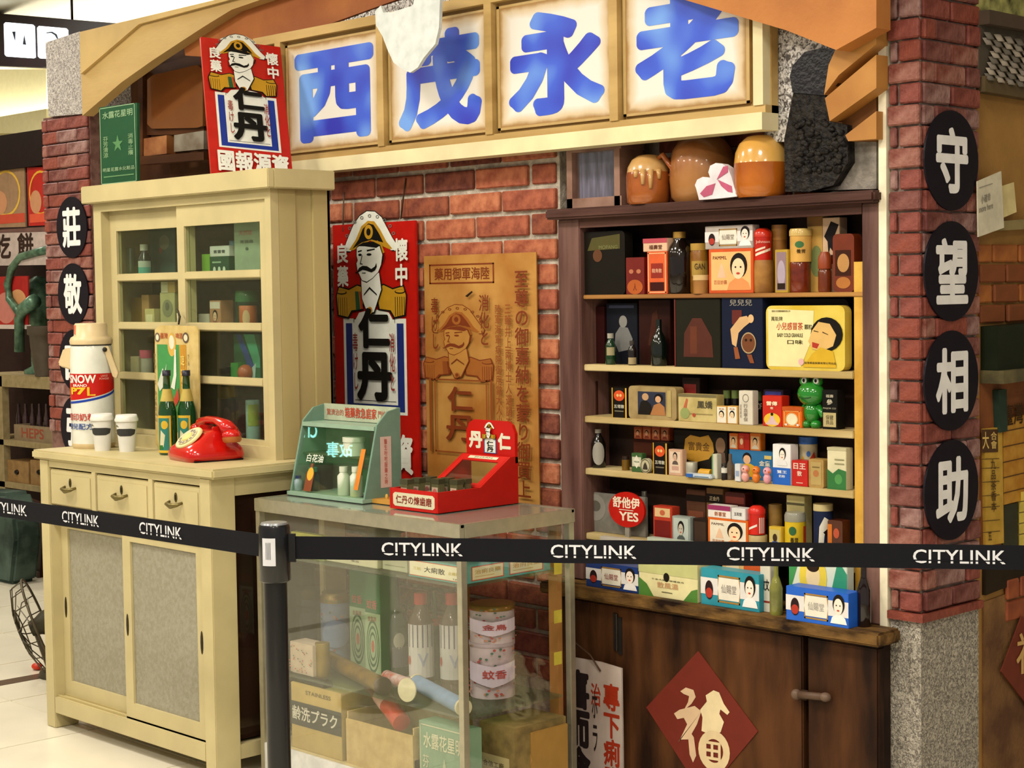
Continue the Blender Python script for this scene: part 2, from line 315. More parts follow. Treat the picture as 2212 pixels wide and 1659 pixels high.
tag(side('ruled_board', [(2198, 1062), (2240, 1054), (2240, 1172), (2198, 1180)], .03, M('c0aa4a', .6)), 'pale yellow gridded board hanging low next to the belt', 'sign')
rb = bpy.data.objects['ruled_board']; A, B_, C_ = ox(2198, 1180, XR + .0305), ox(2240, 1172, XR + .0305), ox(2198, 1062, XR + .0305)
pr(rb, A, B_ - A, C_ - A, [('r', 0, y, 1, y + .02, '6a5a24') for y in (.2, .4, .6, .8)])
tag(side('green_plaque', [(2142, 842), (2160, 840), (2162, 930), (2146, 934)], .02, M('2a3a30', .5)), 'narrow dark green plaque hanging under the shutter box', 'sign')
tag(side('dark_board', [(2160, 1092), (2196, 1085), (2196, 1180), (2162, 1184)], .006, M('38382c', .6)), 'dark grey board between two yellow price boards', 'sign')
lw = struct(MB().prism([ox(*p, XR) for p in [(2121, 1300), (2260, 1250), (2260, 1700), (2121, 1700)]], V((.006, 0, 0))).build('trim_4', M('5a3a22', .8, scale=6, h2='8a6438', bump=.3)))
q = [ox(*p, XR) for p in [(2165, 1330), (2215, 1255)]]
bricks(lw, 'y', q[0].y, 4.4, q[0].z - .02, q[1].z, XR + .014, [M('7a3a22', .7, scale=20, h2='96502e')], .13, .06, .006, d=.012)
fd = tag(side('fortune_paper', [(2160, 1450), (2205, 1330), (2290, 1440), (2230, 1540)], .004, M('6a2a16', .7), x=XR + .016), 'dark red diamond paper with gold writing, cut off at the side wall corner', 'decoration')
A = ox(2170, 1480, XR + .0215); pr(fd, A, ox(2240, 1462, XR + .0215) - A, ox(2170, 1340, XR + .0215) - A, [('t', '福', .35, .1, 1.15, .75, 'c8a060')])
struct(MB().prism([ox(*p, XR) for p in [(2121, 1228), (2260, 1190), (2260, 1230), (2121, 1285)]], V((.012, 0, 0))).build('trim_5', M('2a2014', .7)))

# ---------------------------------------------------------------- left end: stucco, brick pillar, eaves
def wp(name, pts, y, d, m, parent=None): return MB().prism([oy(*p, y) for p in pts], V((0, d, 0)), m).build(name, m, parent)
struct(wp('trim_6', [(98, 92), (172, 68), (178, 246), (105, 252)], YW - .03, .36, STUC))
lp0, lp1 = oy(107, 500, YW), oy(172, 500, YW)
pl = struct(MB().box(lp0.x + .0, lp1.x + .13, YW - .014, YW + .34, 0, oy(140, 250, YW).z).build('wall_pillar', M('5a3a34', .9, scale=30, h2='7a5a50')))
bricks(pl, 'x', lp0.x, lp1.x + .13, .9, oy(140, 253, YW).z, YW - .028, PB, .16, .0525, .005, ph=.05, d=.016)
EAVE = M('b0915a', .6, scale=5, h2='c6a86c', bump=.1, stretch=(.3, 1, 1)); SOFF = M('8a4a22', .6, scale=4, h2='a2622e', bump=.08)
ro = thing('gable_roof', 'wide timber gable roof with tan barge boards over the shop front', 'roof', oy(172, 250, YW - .1))
wp('barge_board', [(172, 69), (480, -4), (640, -44), (690, -44), (500, 21), (440, 58), (400, 84), (330, 130), (262, 178), (178, 250)], YW - .10, .05, EAVE, ro)
wp('board_trim', [(172, 69), (480, -4), (640, -44), (660, -44), (480, 4), (300, 52), (174, 160)], YW - .115, .014, M('c2a468', .6, scale=5), ro)
wp('soffit', [(395, 86), (500, 19), (690, -46), (1260, -46), (860, -2), (600, 92), (560, 130), (400, 120)], YW - .05, .03, SOFF, ro)
wp('soffit', [(1380, -46), (1893, -46), (1893, 60), (1806, 108), (1700, 66), (1480, 0)], YW - .14, .06, M('a0602a', .55, scale=4, h2='b87638', bump=.08), ro)
wp('rafter', [(1806, 104), (1893, 20), (1893, 95), (1812, 162), (1780, 205), (1790, 140)], YW - .075, .05, M('a87436', .55, scale=5, h2='c08a48'), ro)
wp('rafter', [(1782, 212), (1893, 118), (1893, 190), (1792, 262)], YW - .08, .05, M('a06a2e', .55, scale=5, h2='b88240'), ro)
wp('rafter', [(1826, 292), (1893, 240), (1893, 300), (1832, 305)], YW - .06, .05, M('9a6630', .55, scale=5, h2='b07c3c'), ro)
wp('soffit_shadow_board', [(1770, 306), (1778, 200), (1800, 100), (1893, 10), (1893, 306)], YW - .028, .02, M('6a4018', .7), ro)  # dark backing; the shade between the rafters is put into its colour
struct(wp('trim_7', [(600, 96), (830, 12), (960, -30), (1200, -46), (1190, -10), (1000, 20), (800, 68), (612, 100)], YW - .045, .03, STUCS))
struct(wp('trim_8', [(1652, 60), (1700, 66), (1806, 108), (1800, 306), (1652, 306)], YW - .03, .03, STUCS))
# interior of the printed room above the cabinet
struct(wp('trim_9', [(176, 246), (262, 176), (400, 80), (640, 60), (640, 420), (180, 420)], YW + .20, .02, M('3a2318', .7, scale=6, h2='52341f')))
tv = thing('television', 'old brown wooden television set behind the red signboard', 'television', oy(370, 295, YW + .12))
TVW = M('3c2214', .45, scale=10, h2='55331c', stretch=(.2, 1, 1))
wp('body', [(302, 152), (440, 112), (440, 290), (302, 292)], YW + .10, .08, TVW, tv)
sc_ = wp('screen', [(318, 172), (330, 162), (425, 140), (438, 150), (438, 272), (425, 276), (328, 278), (318, 268)], YW + .085, .014, M('6a3a1c', .15, coat=1, scale=3, h2='7c4a24'), tv)
wp('panel_frame', [(298, 150), (308, 148), (308, 345), (298, 347)], YW + .08, .04, TVW, tv)
for nm, lab, pts, c in (('drawer_front', 'brown wooden drawer below the old television screen', [(306, 300), (360, 292), (360, 332), (306, 338)], '7a4420'), ('ornament_box', 'small carved shell box beside the drawer under the television', [(376, 292), (440, 282), (440, 322), (376, 328)], '6a5c4c')):
    wp(nm, pts, YW + .085, .04, M(c, .5, scale=12, h2='a06a3c' if c == '7a4420' else '8a8476'), tv)
wp('cabinet_rail', [(298, 338), (440, 328), (440, 345), (298, 356)], YW + .075, .05, TVW, tv)

# ---------------------------------------------------------------- shop sign with blue characters
YS = YW - .075
sg = thing('shop_sign', 'long cream shop sign of framed panels with big blue brush characters', 'sign', oy(1100, 330, YS))
def blue_mat():
    m = bpy.data.materials.new('blue_ink'); m.use_nodes = True; t = m.node_tree; L = t.links; p = t.nodes['Principled BSDF']
    tc = t.nodes.new('ShaderNodeTexCoord'); n = t.nodes.new('ShaderNodeTexNoise'); n.inputs['Scale'].default_value = 5.5; n.inputs['Detail'].default_value = 1; L.new(tc.outputs['Object'], n.inputs[0])
    r = t.nodes.new('ShaderNodeValToRGB'); r.color_ramp.elements[0].position = .3; r.color_ramp.elements[1].position = .7; r.color_ramp.elements[0].color = (*lin('1c24b0'), 1); r.color_ramp.elements[1].color = (*lin('6a9ce8'), 1)
    e = r.color_ramp.elements.new(.5); e.color = (*lin('2f55d0'), 1); L.new(n.outputs['Fac'], r.inputs[0]); L.new(r.outputs[0], p.inputs['Base Color']); p.inputs['Roughness'].default_value = .5; return m
BLUE = blue_mat()
def panel_mat():
    m = bpy.data.materials.new('stained_panel'); m.use_nodes = True; t = m.node_tree; L = t.links; p = t.nodes['Principled BSDF']; p.inputs['Roughness'].default_value = .6
    tc = t.nodes.new('ShaderNodeTexCoord'); sx = t.nodes.new('ShaderNodeSeparateXYZ'); L.new(tc.outputs['Generated'], sx.inputs[0])
    def mth(op, a, b):
        n = t.nodes.new('ShaderNodeMath'); n.operation = op
        for i, v in enumerate((a, b)):
            if isinstance(v, (int, float)): n.inputs[i].default_value = v
            else: L.new(v, n.inputs[i])
        return n.outputs[0]
    d = None
    for ax_ in ('X', 'Z'):
        o = sx.outputs[ax_]; e = mth('MINIMUM', o, mth('SUBTRACT', 1.0, o)); d = e if d is None else mth('MINIMUM', d, e)
    nz = t.nodes.new('ShaderNodeTexNoise'); nz.inputs['Scale'].default_value = 14; nz.inputs['Detail'].default_value = 4; L.new(tc.outputs['Object'], nz.inputs[0])
    f = mth('SUBTRACT', d, mth('MULTIPLY', nz.outputs['Fac'], .06)); r = t.nodes.new('ShaderNodeValToRGB'); r.color_ramp.elements[0].position = .0; r.color_ramp.elements[1].position = .10
    r.color_ramp.elements[0].color = (*lin('a07a44'), 1); r.color_ramp.elements[1].color = (*lin('dfdad2'), 1); e = r.color_ramp.elements.new(.03); e.color = (*lin('cdb794'), 1)
    L.new(f, r.inputs[0]); L.new(r.outputs[0], p.inputs['Base Color']); return m
PANEL = panel_mat(); FRAME = M('9c7c44', .55, scale=8, h2='c4a468', stretch=(.2, 1, 1)); STRIP = M('dccfa4', .5, scale=6)
def tilew(pxs, top, bot):       # rectangle on the sign plane from two columns and the sloping edges
    return [oy(pxs[0], 0, YS)]
zb = oy(1100, 322, YS).z; zs = oy(1000, 344, YS).z; zs1 = zs + .045; ztp = oy(1000, 20, YS).z
xs = [oy(p, 250, YS).x for p in (560, 612, 832, 1066, 1336, 1648)]
MB().box(xs[0], xs[-1] + .02, YS - .03, YS + .04, zs, zs1).build('bottom_rail', STRIP, sg)
MB().box(xs[0], xs[-1] + .02, YS - .015, YS + .04, zs1, zs1 + .02).build('bottom_trim', FRAME, sg)
MB().box(xs[0], xs[-1] + .02, YS - .02, YS + .04, ztp, ztp + .03).build('top_rail', FRAME, sg)
MB().box(xs[0], xs[-1] + .02, YS + .012, YS + .04, zs1, ztp).build('backing', FRAME, sg)
for i in range(5):
    x0, x1 = xs[i] + .02, xs[i + 1] - .012
    if i == 4: x1 -= .03
    p = MB().box(x0, x1, YS, YS + .012, zs1 + .03, ztp - .012).build('panel', PANEL, sg, bevel=.003)
    pr(p, V((x0, YS, zs1 + .03)), V((x1 - x0, 0, 0)), V((0, 0, ztp - .042 - zs1)), [('o', 0, 0, 1, 1, .025, .02, 'b89a62')], 'edge_stain')
    if i: pr(p, V((x0, YS, zs1 + .03)), V((x1 - x0, 0, 0)), V((0, 0, ztp - .042 - zs1)), [('t', ' 西茂永老'[i], .10, .08, .92, .90, .05, BLUE)], 'lettering')
    else: pr(p, V((x0, YS, zs1 + .03)), V((x1 - x0, 0, 0)), V((0, 0, ztp - .042 - zs1)), [('p', [(.3, .5), (.8, .55), (.85, .65), (.3, .62)], BLUE)], 'lettering')
for i in range(1, 6):
    c = xs[i]; MB().box(c - .016, c + .016, YS - .02, YS + .012, zs1 + .02, ztp).build('divider', FRAME if i < 5 else STRIP, sg)
q = [(822, 12), (828, 27), (846, 26), (892, 12), (896, -12), (900, -46), (952, -46), (948, 60), (940, 95), (915, 125), (902, 146), (886, 157), (870, 150), (850, 135), (838, 110), (826, 78), (812, 55), (810, 25)]
tag(wp('cutout_panel', q, YS - .16, .012, M('ccd2d0', .5)), 'plain white bone-shaped cut-out hanging over the blue characters', 'cut-out')

# ================================================================ ENAMEL SIGNS WITH THE MOUSTACHED OFFICER
def officer(pal, x0, y0, x1, y1, hat=True):
    """emblem in a frame: y0 = bottom of the coat, y1 = top of the hat"""
    w, h = x1 - x0, y1 - y0; X = lambda a: x0 + w * (a - .03); P = lambda pts: [(X(a), Y(b)) for a, b in pts]
    def Y(b):
        b = 0.63 + (b - .55) * .82 if b > .55 else .33 + (b - .235) * .952 if b > .235 else b * 1.4
        return y0 + h * b
    white, black, gold, green, red = pal; s = []
    hatp = [(.14, .60), (.20, .72), (.27, .85), (.36, .95), (.46, 1.0), (.57, .99), (.66, .92), (.73, .80), (.80, .68), (.86, .60), (.84, .54), (.78, .54), (.70, .62), (.50, .72), (.32, .62), (.22, .545), (.16, .55)]
    cx, cy = .5, .76
    s += [('p', P([(a + (a - cx) * .04, b + (b - cy) * .05) for a, b in hatp]), black), ('p', P(hatp), white)]
    s += [('p', P([(.20, .56), (.30, .68), (.38, .83), (.47, .89), (.56, .88), (.64, .78), (.72, .64), (.80, .555), (.76, .55), (.50, .66), (.26, .555)]), gold)]
    s += [('p', P([(.25, .57), (.34, .68), (.40, .80), (.48, .86), (.55, .84), (.62, .74), (.68, .63), (.52, .67), (.38, .64)]), black), ('e', X(.48), Y(.76), w * .06, h * .07, gold), ('e', X(.48), Y(.76), w * .03, h * .035, black)]
    s += [('c', X(.5 + .33 * math.cos(a)), Y(.66 + .285 * math.sin(a)), w * .022, h * .016, .4, '6a6a64' if white[0] == 'd' else black) for a in [math.radians(14 + 19 * i) for i in range(9)]]
    s += [('p', P([(.60, .66), (.66, .62), (.70, .52), (.64, .50), (.60, .58)]), gold)]
    # epaulettes, collar
    for m in (1, -1):
        k = lambda a: .5 + m * a
        s += [('p', P([(k(.07), .20), (k(.18), .22), (k(.30), .19), (k(.45), .21), (k(.49), .14), (k(.47), .0), (k(.31), -.02), (k(.25), .03), (k(.10), .04)]), black),
              ('p', P([(k(.08), .19), (k(.18), .21), (k(.30), .18), (k(.44), .20), (k(.475), .14), (k(.455), .01), (k(.32), -.005), (k(.27), .04), (k(.12), .05)]), gold)]
        s += [('r', X(min(k(.33 + .03 * i), k(.335 + .03 * i))), Y(.0), X(max(k(.33 + .03 * i), k(.338 + .03 * i))), Y(.13), black) for i in range(5)]
        s += [('e', X(k(.40)), Y(.165), w * .07, h * .02, black), ('e', X(k(.40)), Y(.168), w * .06, h * .014, gold)]
    s += [('p', P([(.29, .17), (.34, .17), (.36, .05), (.30, .04)]), green), ('p', P([(.35, .17), (.37, .17), (.40, .05), (.37, .05)]), red)]
    # neck and face
    s += [('p', P([(.37, .30), (.64, .32), (.67, .18), (.56, .02), (.46, .0), (.38, .12)]), black), ('p', P([(.38, .30), (.63, .32), (.655, .18), (.55, .03), (.465, .015), (.39, .12)]), white)]
    face = [(.33, .58), (.40, .62), (.52, .63), (.64, .60), (.68, .50), (.66, .40), (.62, .33), (.54, .27), (.46, .235), (.395, .25), (.36, .31), (.335, .345), (.325, .40), (.32, .42), (.34, .45), (.325, .50)]
    s += [('p', P([(a + (a - .5) * .05, b + (b - .43) * .04) for a, b in face]), black), ('p', P(face), white)]
    s += [('p', P([(.33, .60), (.42, .64), (.56, .645), (.66, .60), (.60, .57), (.44, .595)]), black)]
    s += [('p', P([(.47, .535), (.58, .55), (.58, .565), (.47, .553)]), black), ('p', P([(.345, .53), (.40, .54), (.40, .555), (.345, .545)]), black), ('e', X(.50), Y(.505), w * .035, h * .012, black), ('e', X(.375), Y(.505), w * .025, h * .012, black)]
    s += [('p', P([(.40, .50), (.41, .50), (.385, .42), (.41, .415), (.41, .408), (.37, .41)]), black), ('p', P([(.70, .50), (.715, .50), (.69, .42), (.675, .42)]), black)]
    s += [('p', P([(.30, .33), (.33, .335), (.36, .375), (.41, .395), (.47, .39), (.53, .36), (.58, .385), (.60, .42), (.605, .38), (.58, .345), (.53, .325), (.46, .345), (.41, .355), (.36, .335), (.32, .315)]), black)]
    s += [('r', X(.40), Y(.318), X(.45), Y(.326), black), ('p', P([(.42, .15), (.50, .20), (.60, .15), (.60, .14), (.50, .185), (.42, .14)]), black), ('e', X(.50), Y(.04), w * .035, h * .035, gold), ('e', X(.5), Y(.04), w * .02, h * .022, red)]
    return s
FULL = ('dfe0d4', '14120f', 'b98a1c', '24502e', 'b02c18')
def enamel(pal, red, blue, base, ch, bottom=True, split=.15, k=1):
    white, black = pal[0], pal[1]; b0 = split
    s = [('p', [(.12, b0), (.88, b0), (.88, .60), (.12, .60)], white), ('p', [(.15, b0 + .012), (.85, b0 + .012), (.85, .58), (.15, .58)], blue), ('p', [(.23, b0 + .04), (.77, b0 + .04), (.77, .58), (.23, .58)], white)]
    s += [('o', .25, b0 + .052, .75, .6, .006, .003, black), ('p', [(.25, b0 + .055), (.75, b0 + .055), (.75, .58), (.68, .625), (.5, .64), (.32, .625), (.25, .58)], white)]
    s += officer(pal, .06, .61, .94, 1.05)
    s += [('t', '仁', .33, .475, .71, .645, .05, black), ('t', '丹', .30, .255, .73, .46, .05, black)]
    s += [('t', vt('毒けし'), .255, .30, .32, .54, '8a3028' if ch == 'c' else ch), ('t', vt('消化と'), .70, .30, .765, .54, '8a3028' if ch == 'c' else ch)]
    s += [('t', '良', .08, .835, .22, .92, .03, white), ('t', '藥', .08, .735, .22, .825, .03, white), ('t', '懷', .78, .835, .94, .93, .03, white), ('t', '中', .79, .735, .93, .825, .03, white)]
    if k != 1: s = [sh[:1] + ([(x, 1 - (1 - y) * k) for x, y in sh[1]],) + sh[2:] if sh[0] == 'p' else sh[:2] + (1 - (1 - sh[2]) * k, sh[3], sh[4] * k) + sh[5:] if sh[0] in 'ec' else sh[:3] + (1 - (1 - sh[3]) * k, sh[4], 1 - (1 - sh[5]) * k) + sh[6:] if sh[0] == 't' else sh[:2] + (1 - (1 - sh[2]) * k, sh[3], 1 - (1 - sh[4]) * k) + sh[5:] for sh in s]
    if bottom: s += [('t', '國報源資', .08, .02, .95, b0 - .025, .035, white)]
    return s
# tin sign hung on the bricks
YH = YW - .022
a = oy(722, 505, YH); b2 = oy(896, 472, YH); xr = b2.x; xl = oy(722, 700, YH).x; zt = oy(896, 476, YH).z; zb_ = oy(900, 1062, YH).z
RED = M('b3180f', .3, var=.06, coat=.4)
hs = tag(MB().box(xl, xr, YH, YH + .012, zb_, zt).build('enamel_sign', RED, bevel=.002), 'tall red enamel sign with moustached officer hung by cord on the brick wall', 'sign')
O, U, W_ = V((xl, YH, zb_)), V((xr - xl, 0, 0)), V((0, 0, zt - zb_))
pr(hs, O, U, W_, enamel(FULL, 'b3180f', '1c2c6e', None, 'c', split=.20, k=.9)[:-1] + [('t', '國報源資', .04, .06, .96, .21, .035, FULL[0])])
wp('hat_crest', [(757, 500), (770, 476), (785, 462), (798, 458), (812, 462), (824, 478), (832, 500)], YH + .001, .009, M('dfe0d4', .4), hs)
MB().tube([oy(866, 473, YH), oy(872, 420, YH + .012), oy(877, 385, YH + .02)], .0025, M('3a2a1c', .8)).build('cord', M('3a2a1c', .8), hs)
MB().tube([oy(741, 500, YH), oy(742, 440, YH + .012), oy(743, 415, YH + .02)], .0025).build('cord', M('5a4a3c', .8), hs)
# faded paper poster
YQ = YW - .016
xl, xr, zt, zb_ = oy(918, 700, YQ).x, oy(1160, 700, YQ).x, oy(1040, 549, YQ).z, oy(1040, 1090, YQ).z
po = tag(MB().box(xl, xr, YQ, YQ + .004, zb_, zt).build('poster', M('9a601e', .7, scale=5, h2='ba8a44', var=.2)), 'faded amber paper poster of a moustached officer and columns of characters', 'poster')
B1, B2 = '74300f', '864418'
s = [('o', .05, .885, .64, .965, .012, .006, B1), ('t', '藥用御軍海陸', .10, .90, .60, .95, B1)]
s += officer(('b07c38', B1, '9a5a22', B2, B1), .0, .50, .66, .80) + [('t', '仁', .22, .37, .45, .47, .03, B1), ('t', '丹', .20, .25, .47, .355, .03, B1), ('o', .10, .2, .58, .50, .01, .006, B2), ('r', .05, .2, .07, .5, B2), ('r', .61, .2, .63, .5, B2)]
s += [('t', vt('毒けし'), .08, .62, .15, .83, B1), ('t', vt('消化と'), .52, .64, .61, .84, B1), ('t', vt('至尊の御嘉納を蒙り御買上'), .83, .05, .95, .93, .02, B1), ('t', vt('三輪井上兩博士人選調査報告御用命藥'), .745, .05, .80, .80, B2), ('t', vt('陸軍海軍病院御用當大人小兒消化と毒けし'), .66, .05, .715, .80, B2), ('p', [(.40, .835), (.46, .855), (.47, .85), (.42, .83)], '2a1a10')]
pr(po, V((xl, YQ, zb_)), V((xr - xl, 0, 0)), V((0, 0, zt - zb_)), s)
# oval plaques
OV = M('17131c', .45)
def plaque(cx, cy, ch, face, hx, hy, label):
    if face == 'x':
        c = ox(cx, cy, XP1); t = thing('oval_plaque', label, 'plaque', c); U, W_, N = V((0, 1, 0)), V((0, 0, 1)), V((1, 0, 0))
        a = abs(ox(cx + hx, cy, XP1).y - c.y); hz = abs(ox(cx, cy + hy, XP1).z - c.z)
    else:
        y = YW - .03; c = oy(cx, cy, y); t = thing('oval_plaque', label, 'plaque', c); U, W_, N = V((1, 0, 0)), V((0, 0, 1)), V((0, -1, 0))
        a = abs(oy(cx + hx, cy, y).x - c.x); hz = abs(oy(cx, cy + hy, y).z - c.z)
    MB().prism([c + U * (a * math.cos(i * math.pi / 20)) + W_ * (hz * math.sin(i * math.pi / 20)) + N * .001 for i in range(40)], N * .005, OV).build('board', OV, t)
    pr(t, c - U * a - W_ * hz + N * .006, U * 2 * a, W_ * 2 * hz, [('t', ch, .20, .17, .80, .83, .035, 'e9e6e4')], 'lettering')
for cy, ch, w in ((347, '守', 'top'), (586, '望', 'second'), (822, '相', 'third'), (1058, '助', 'lowest')):
    plaque(2052, cy, ch, 'x', 57, 108, 'black oval plaque with white character %s, %s on the brick pillar' % (ch, w))
for cx, cy, ch, w in ((157, 491, '莊', 'top of the column beside the cream cabinet'), (160, 635, '敬', 'second, just above the flask'), (163, 778, '自', 'third, half hidden by the flask'), (166, 922, '強', 'lowest, mostly hidden behind the flask')):
    plaque(cx, cy, ch, 'y', 33, 66, 'small black oval plaque with a white character, ' + w)

# ================================================================ DARK WOODEN SHELF UNIT
YF, YB = YW - .03, YW + .10
zs_ = {k: oy(1550, y, YF + .012).z for k, y in dict(crown=440, rail=478, s1=634, s2=795, s3=915, s4=1036, s5=1186).items()}
zl = oy(1550, 1306, YF - .05).z
su = thing('shelf_unit', 'tall dark wooden shelf unit with five shelves and cupboard doors below', 'shelf', (-3.09, YW, 0))
xa, xb = oy(1207, 700, YF).x, oy(1905, 700, YF).x; xi0, xi1 = oy(1254, 700, YF).x, oy(1862, 700, YF).x
zc = oy(1550, 432, YF).z
MB().box(xa, xi0, YF, YB, zl, zc - .03).build('post', WOOD, su, bevel=.003); MB().box(xi1, xb, YF, YB, zl, zc - .03).build('post', WOOD, su, bevel=.003)
MB().box(xa - .02, xb, YF - .035, YW + .15, zc - .03, zc).build('crown_board', WOODH, su, bevel=.006)
MB().box(xi0, xi1, YF, YF + .03, zs_['rail'], zc - .03).build('top_rail', WOODH, su)
MB().box(xi0, xi1, YB - .012, YB, zl, zc - .03).build('back_panel', DARKW, su)
MB().box(xi1 - .035, xi1, YF + .016, YB - .012, zl, zs_['rail'] - .12).build('inner_jamb', YELW, su)
for k in ('s1', 's2', 's3', 's4', 's5'):
    z = zs_[k]; MB().box(xi0, xi1 - (.036 if k != 's1' else 0), YF + .012, YB - .012, z - (.012 if k == 's1' else .019), z).build('shelf_board', SHELFW if k != 's1' else M('8a5a2c', .5, scale=12, stretch=(.15, 1, 1), h2='b08040'), su, bevel=.002)
xw = oy(1898, 1352, YF - .1).x; MB().box(xa, xb, YF - .0, YB, zl - .035, zl).box(xa, xw, YF - .10, YF, zl - .035, zl).build('counter_ledge', LEDGE, su, bevel=.006)
yd = YF - .06; xg = oy(1739, 1500, yd).x
xv = oy(1897, 1500, yd).x; MB().box(xa, xb, YF, YB, .0, zl - .035).box(xa, xv - .004, yd + .03, YF, 0, zl - .035).build('carcass', DARKW, su)
dr = MB().box(xa, xg - .008, yd, yd + .03, .02, zl - .045).build('cupboard_door', DOORW, su, bevel=.004)
MB().box(xg + .008, xv, yd, yd + .03, .02, zl - .045).build('cupboard_door', DOORW, su, bevel=.004)
hp = [oy(1334, y, yd) for y in (1325, 1405)]
hg = MB().box(hp[0].x - .014, hp[0].x - .002, yd - .004, yd, hp[1].z, hp[0].z).box(hp[0].x + .004, hp[0].x + .018, yd - .004, yd, hp[1].z - .01, hp[0].z - .01).build('hinge', M('4a4440', .4, .8), dr)
MB().lathe(V((hp[0].x + .001, yd - .006, hp[1].z)), [(.004, 0), (.004, hp[0].z - hp[1].z)], n=8).build('hinge_pin', M('3a3430', .4, .8), hg if False else dr)
p = oy(1720, 1500, yd - .015); p2 = oy(1783, 1506, yd - .015)
MB().tube([p, p2], .010, M('5a4434', .5)).ball(p, .014, .014, .014, M('6a5444', .5)).ball(p2, .016, .014, .012, M('6a5444', .5)).box(p.x + .01, p.x + .03, yd - .012, yd, p.z - .012, p.z + .012, M('3c2c20', .6)).build('door_bolt', M('5a4434', .5), su)
# diamond paper on the door
y = yd - .003
fu = tag(wp('fortune_diamond', [(1508, 1406), (1637, 1580), (1520, 1720), (1396, 1528)], y, .002, M('6e2416', .6, var=.05)), 'dark red diamond paper with a pale gold horse-shaped fortune character', 'decoration')
A = oy(1455, 1640, y - .0004); pr(fu, A, oy(1575, 1660, y) - oy(1455, 1640, y), V((0, 0, oy(1455, 1480, y).z - A.z)),
  [('p', [(.14, .93), (.24, .99), (.38, .97), (.42, .88), (.34, .78), (.2, .68), (.28, .80), (.3, .88), (.2, .9)], 'd8b894'), ('p', [(.02, .62), (.12, .68), (.40, .76), (.52, .70), (.44, .52), (.34, .38), (.38, .34), (.42, .1), (.36, 0), (.30, .1), (.28, .3), (.12, .28), (.1, .24), (.26, .5), (.2, .58), (.08, .55)], 'd8b894'),
   ('p', [(.52, .44), (.54, .62), (.50, .72), (.62, .84), (.60, .92), (.74, 1.0), (.84, .98), (.92, .84), (1.02, .74), (.98, .70), (.86, .76), (.84, .70), (.92, .60), (.86, .46), (.72, .40)], 'e8d4a8'), ('c', .74, .2, .28, .27, .42, 'e0c89c'), ('t', '田', .56, .06, .86, .32, .03, 'e0c89c')], 'lettering')
# hanging white tin sign by the doors
y = yd - .03
ht = tag(wp('tin_sign', [(1226, 1418), (1296, 1430), (1342, 1444), (1346, 1720), (1226, 1690)], y, .006, M('a8948a', .5, scale=6, h2='c4b4aa')), 'worn pinkish-white tin sign with red and black characters hung on a wire', 'sign')
A = oy(1228, 1690, y); pr(ht, A, V((oy(1346, 1700, y).x - A.x, 0, 0)), V((0, 0, oy(1228, 1420, y).z - A.z)), [('t', vt('專下痢腹'), .66, .0, .96, .86, .03, 'a03018'), ('t', '治', .44, .66, .62, .84, .02, 'a03018'), ('t', vt('喜而命'), .0, .0, .42, .92, .05, '2a2020'), ('t', vt('ホラ'), .46, .3, .56, .78, '2a2020')], 'lettering')
MB().tube([oy(1297, 1450, y - .003), oy(1275, 1415, y - .01), oy(1225, 1374, y + .0)], .0025, M('4a3020', .6)).build('wire', M('4a3020', .6), ht)

# ---------------------------------------------------------------- things on top of the shelf unit
ck = thing('curtain_case', 'small wooden glass-fronted case with grey curtains on top of the shelf unit', 'case', oy(1290, 436, YW))
ya = YW - .02
xq0, xq1, zq = oy(1224, 380, ya).x, oy(1342, 380, ya).x, oy(1290, 325, ya).z
fr = M('7a5848', .4, scale=10, h2='9a7868')
for x in (xq0, xq1 - .028): MB().box(x, x + .022, ya, ya + .1, zc, zq).build('post', fr, ck)
MB().box(xq0, xq1, ya, ya + .1, zc, zc + .03).build('bottom_rail', fr, ck); MB().box(xq0, xq1, ya, ya + .1, zq, zq + .02).build('top_rail', fr, ck)
MB().box(xq0 + .02, xq1 - .02, ya + .09, ya + .1, zc, zq).build('back', DARKW, ck)
b = MB(); n = 24; x0, x1 = xq0 + .024, xq1 - .03
for i in range(n + 1): b.v += [V((x0 + (x1 - x0) * i / n, ya + .03 + .008 * math.sin(i * 1.9), z)) for z in (zc + .03, zq)]
b.f = [(2 * i, 2 * i + 2, 2 * i + 3, 2 * i + 1) for i in range(n)]; b.m = [0] * n; b.sm = [True] * n; b.mats = [M('4a4450', .5, scale=20, stretch=(6, 1, .3), h2='78748a')]; b.build('curtain', None, ck)
MB().box(xq0 + .02, xq1 - .026, ya + .012, ya + .014, zc + .03, zq).build('glass_pane', GL, ck)
def jar(name, label, cat, px0, px1, ytop, zbase, yc, segs, group=None, pxb=None, n=24, shapes=None, rot=0):
    """turned vessel: segs = [(part, material, [(r, h)...])], r in radii, h in heights"""
    c = oy((px0 + px1) / 2, ytop, yc); s = scale_at(c); r = (px1 - px0) / 2 * s; hgt = oy((px0 + px1) / 2, ytop, yc).z - zbase; base = V((c.x, yc, zbase))
    t = thing(name, label, cat, base, group=group)
    for nm, m, prof in segs:
        if isinstance(m, str): m = M(m, .3, coat=.3)
        MB().lathe(base, [(r * a, hgt * b) for a, b in prof], m, n).build(nm, m, t)
    if shapes:
        vd = math.atan2(EYE.y - base.y, EYE.x - base.x) + rot
        def fn(x, y, off): a = vd + (x - .5) * 2.6; return base + V(((r + off) * math.cos(a), (r + off) * math.sin(a), hgt * y))
        pr(t, base, V((1, 0, 0)), V((0, 0, 1)), shapes, fn=fn)
    return t
BRN, TAN = M('8a4418', .2, scale=14, h2='a45a24', coat=.6), M('c8a068', .25, scale=14, h2='b48444', coat=.5)
dome = [(.86, 0), (.97, .05), (1, .3), (1, .55), (.93, .72), (.75, .88), (.5, .97), (.3, 1), (.2, .985)]
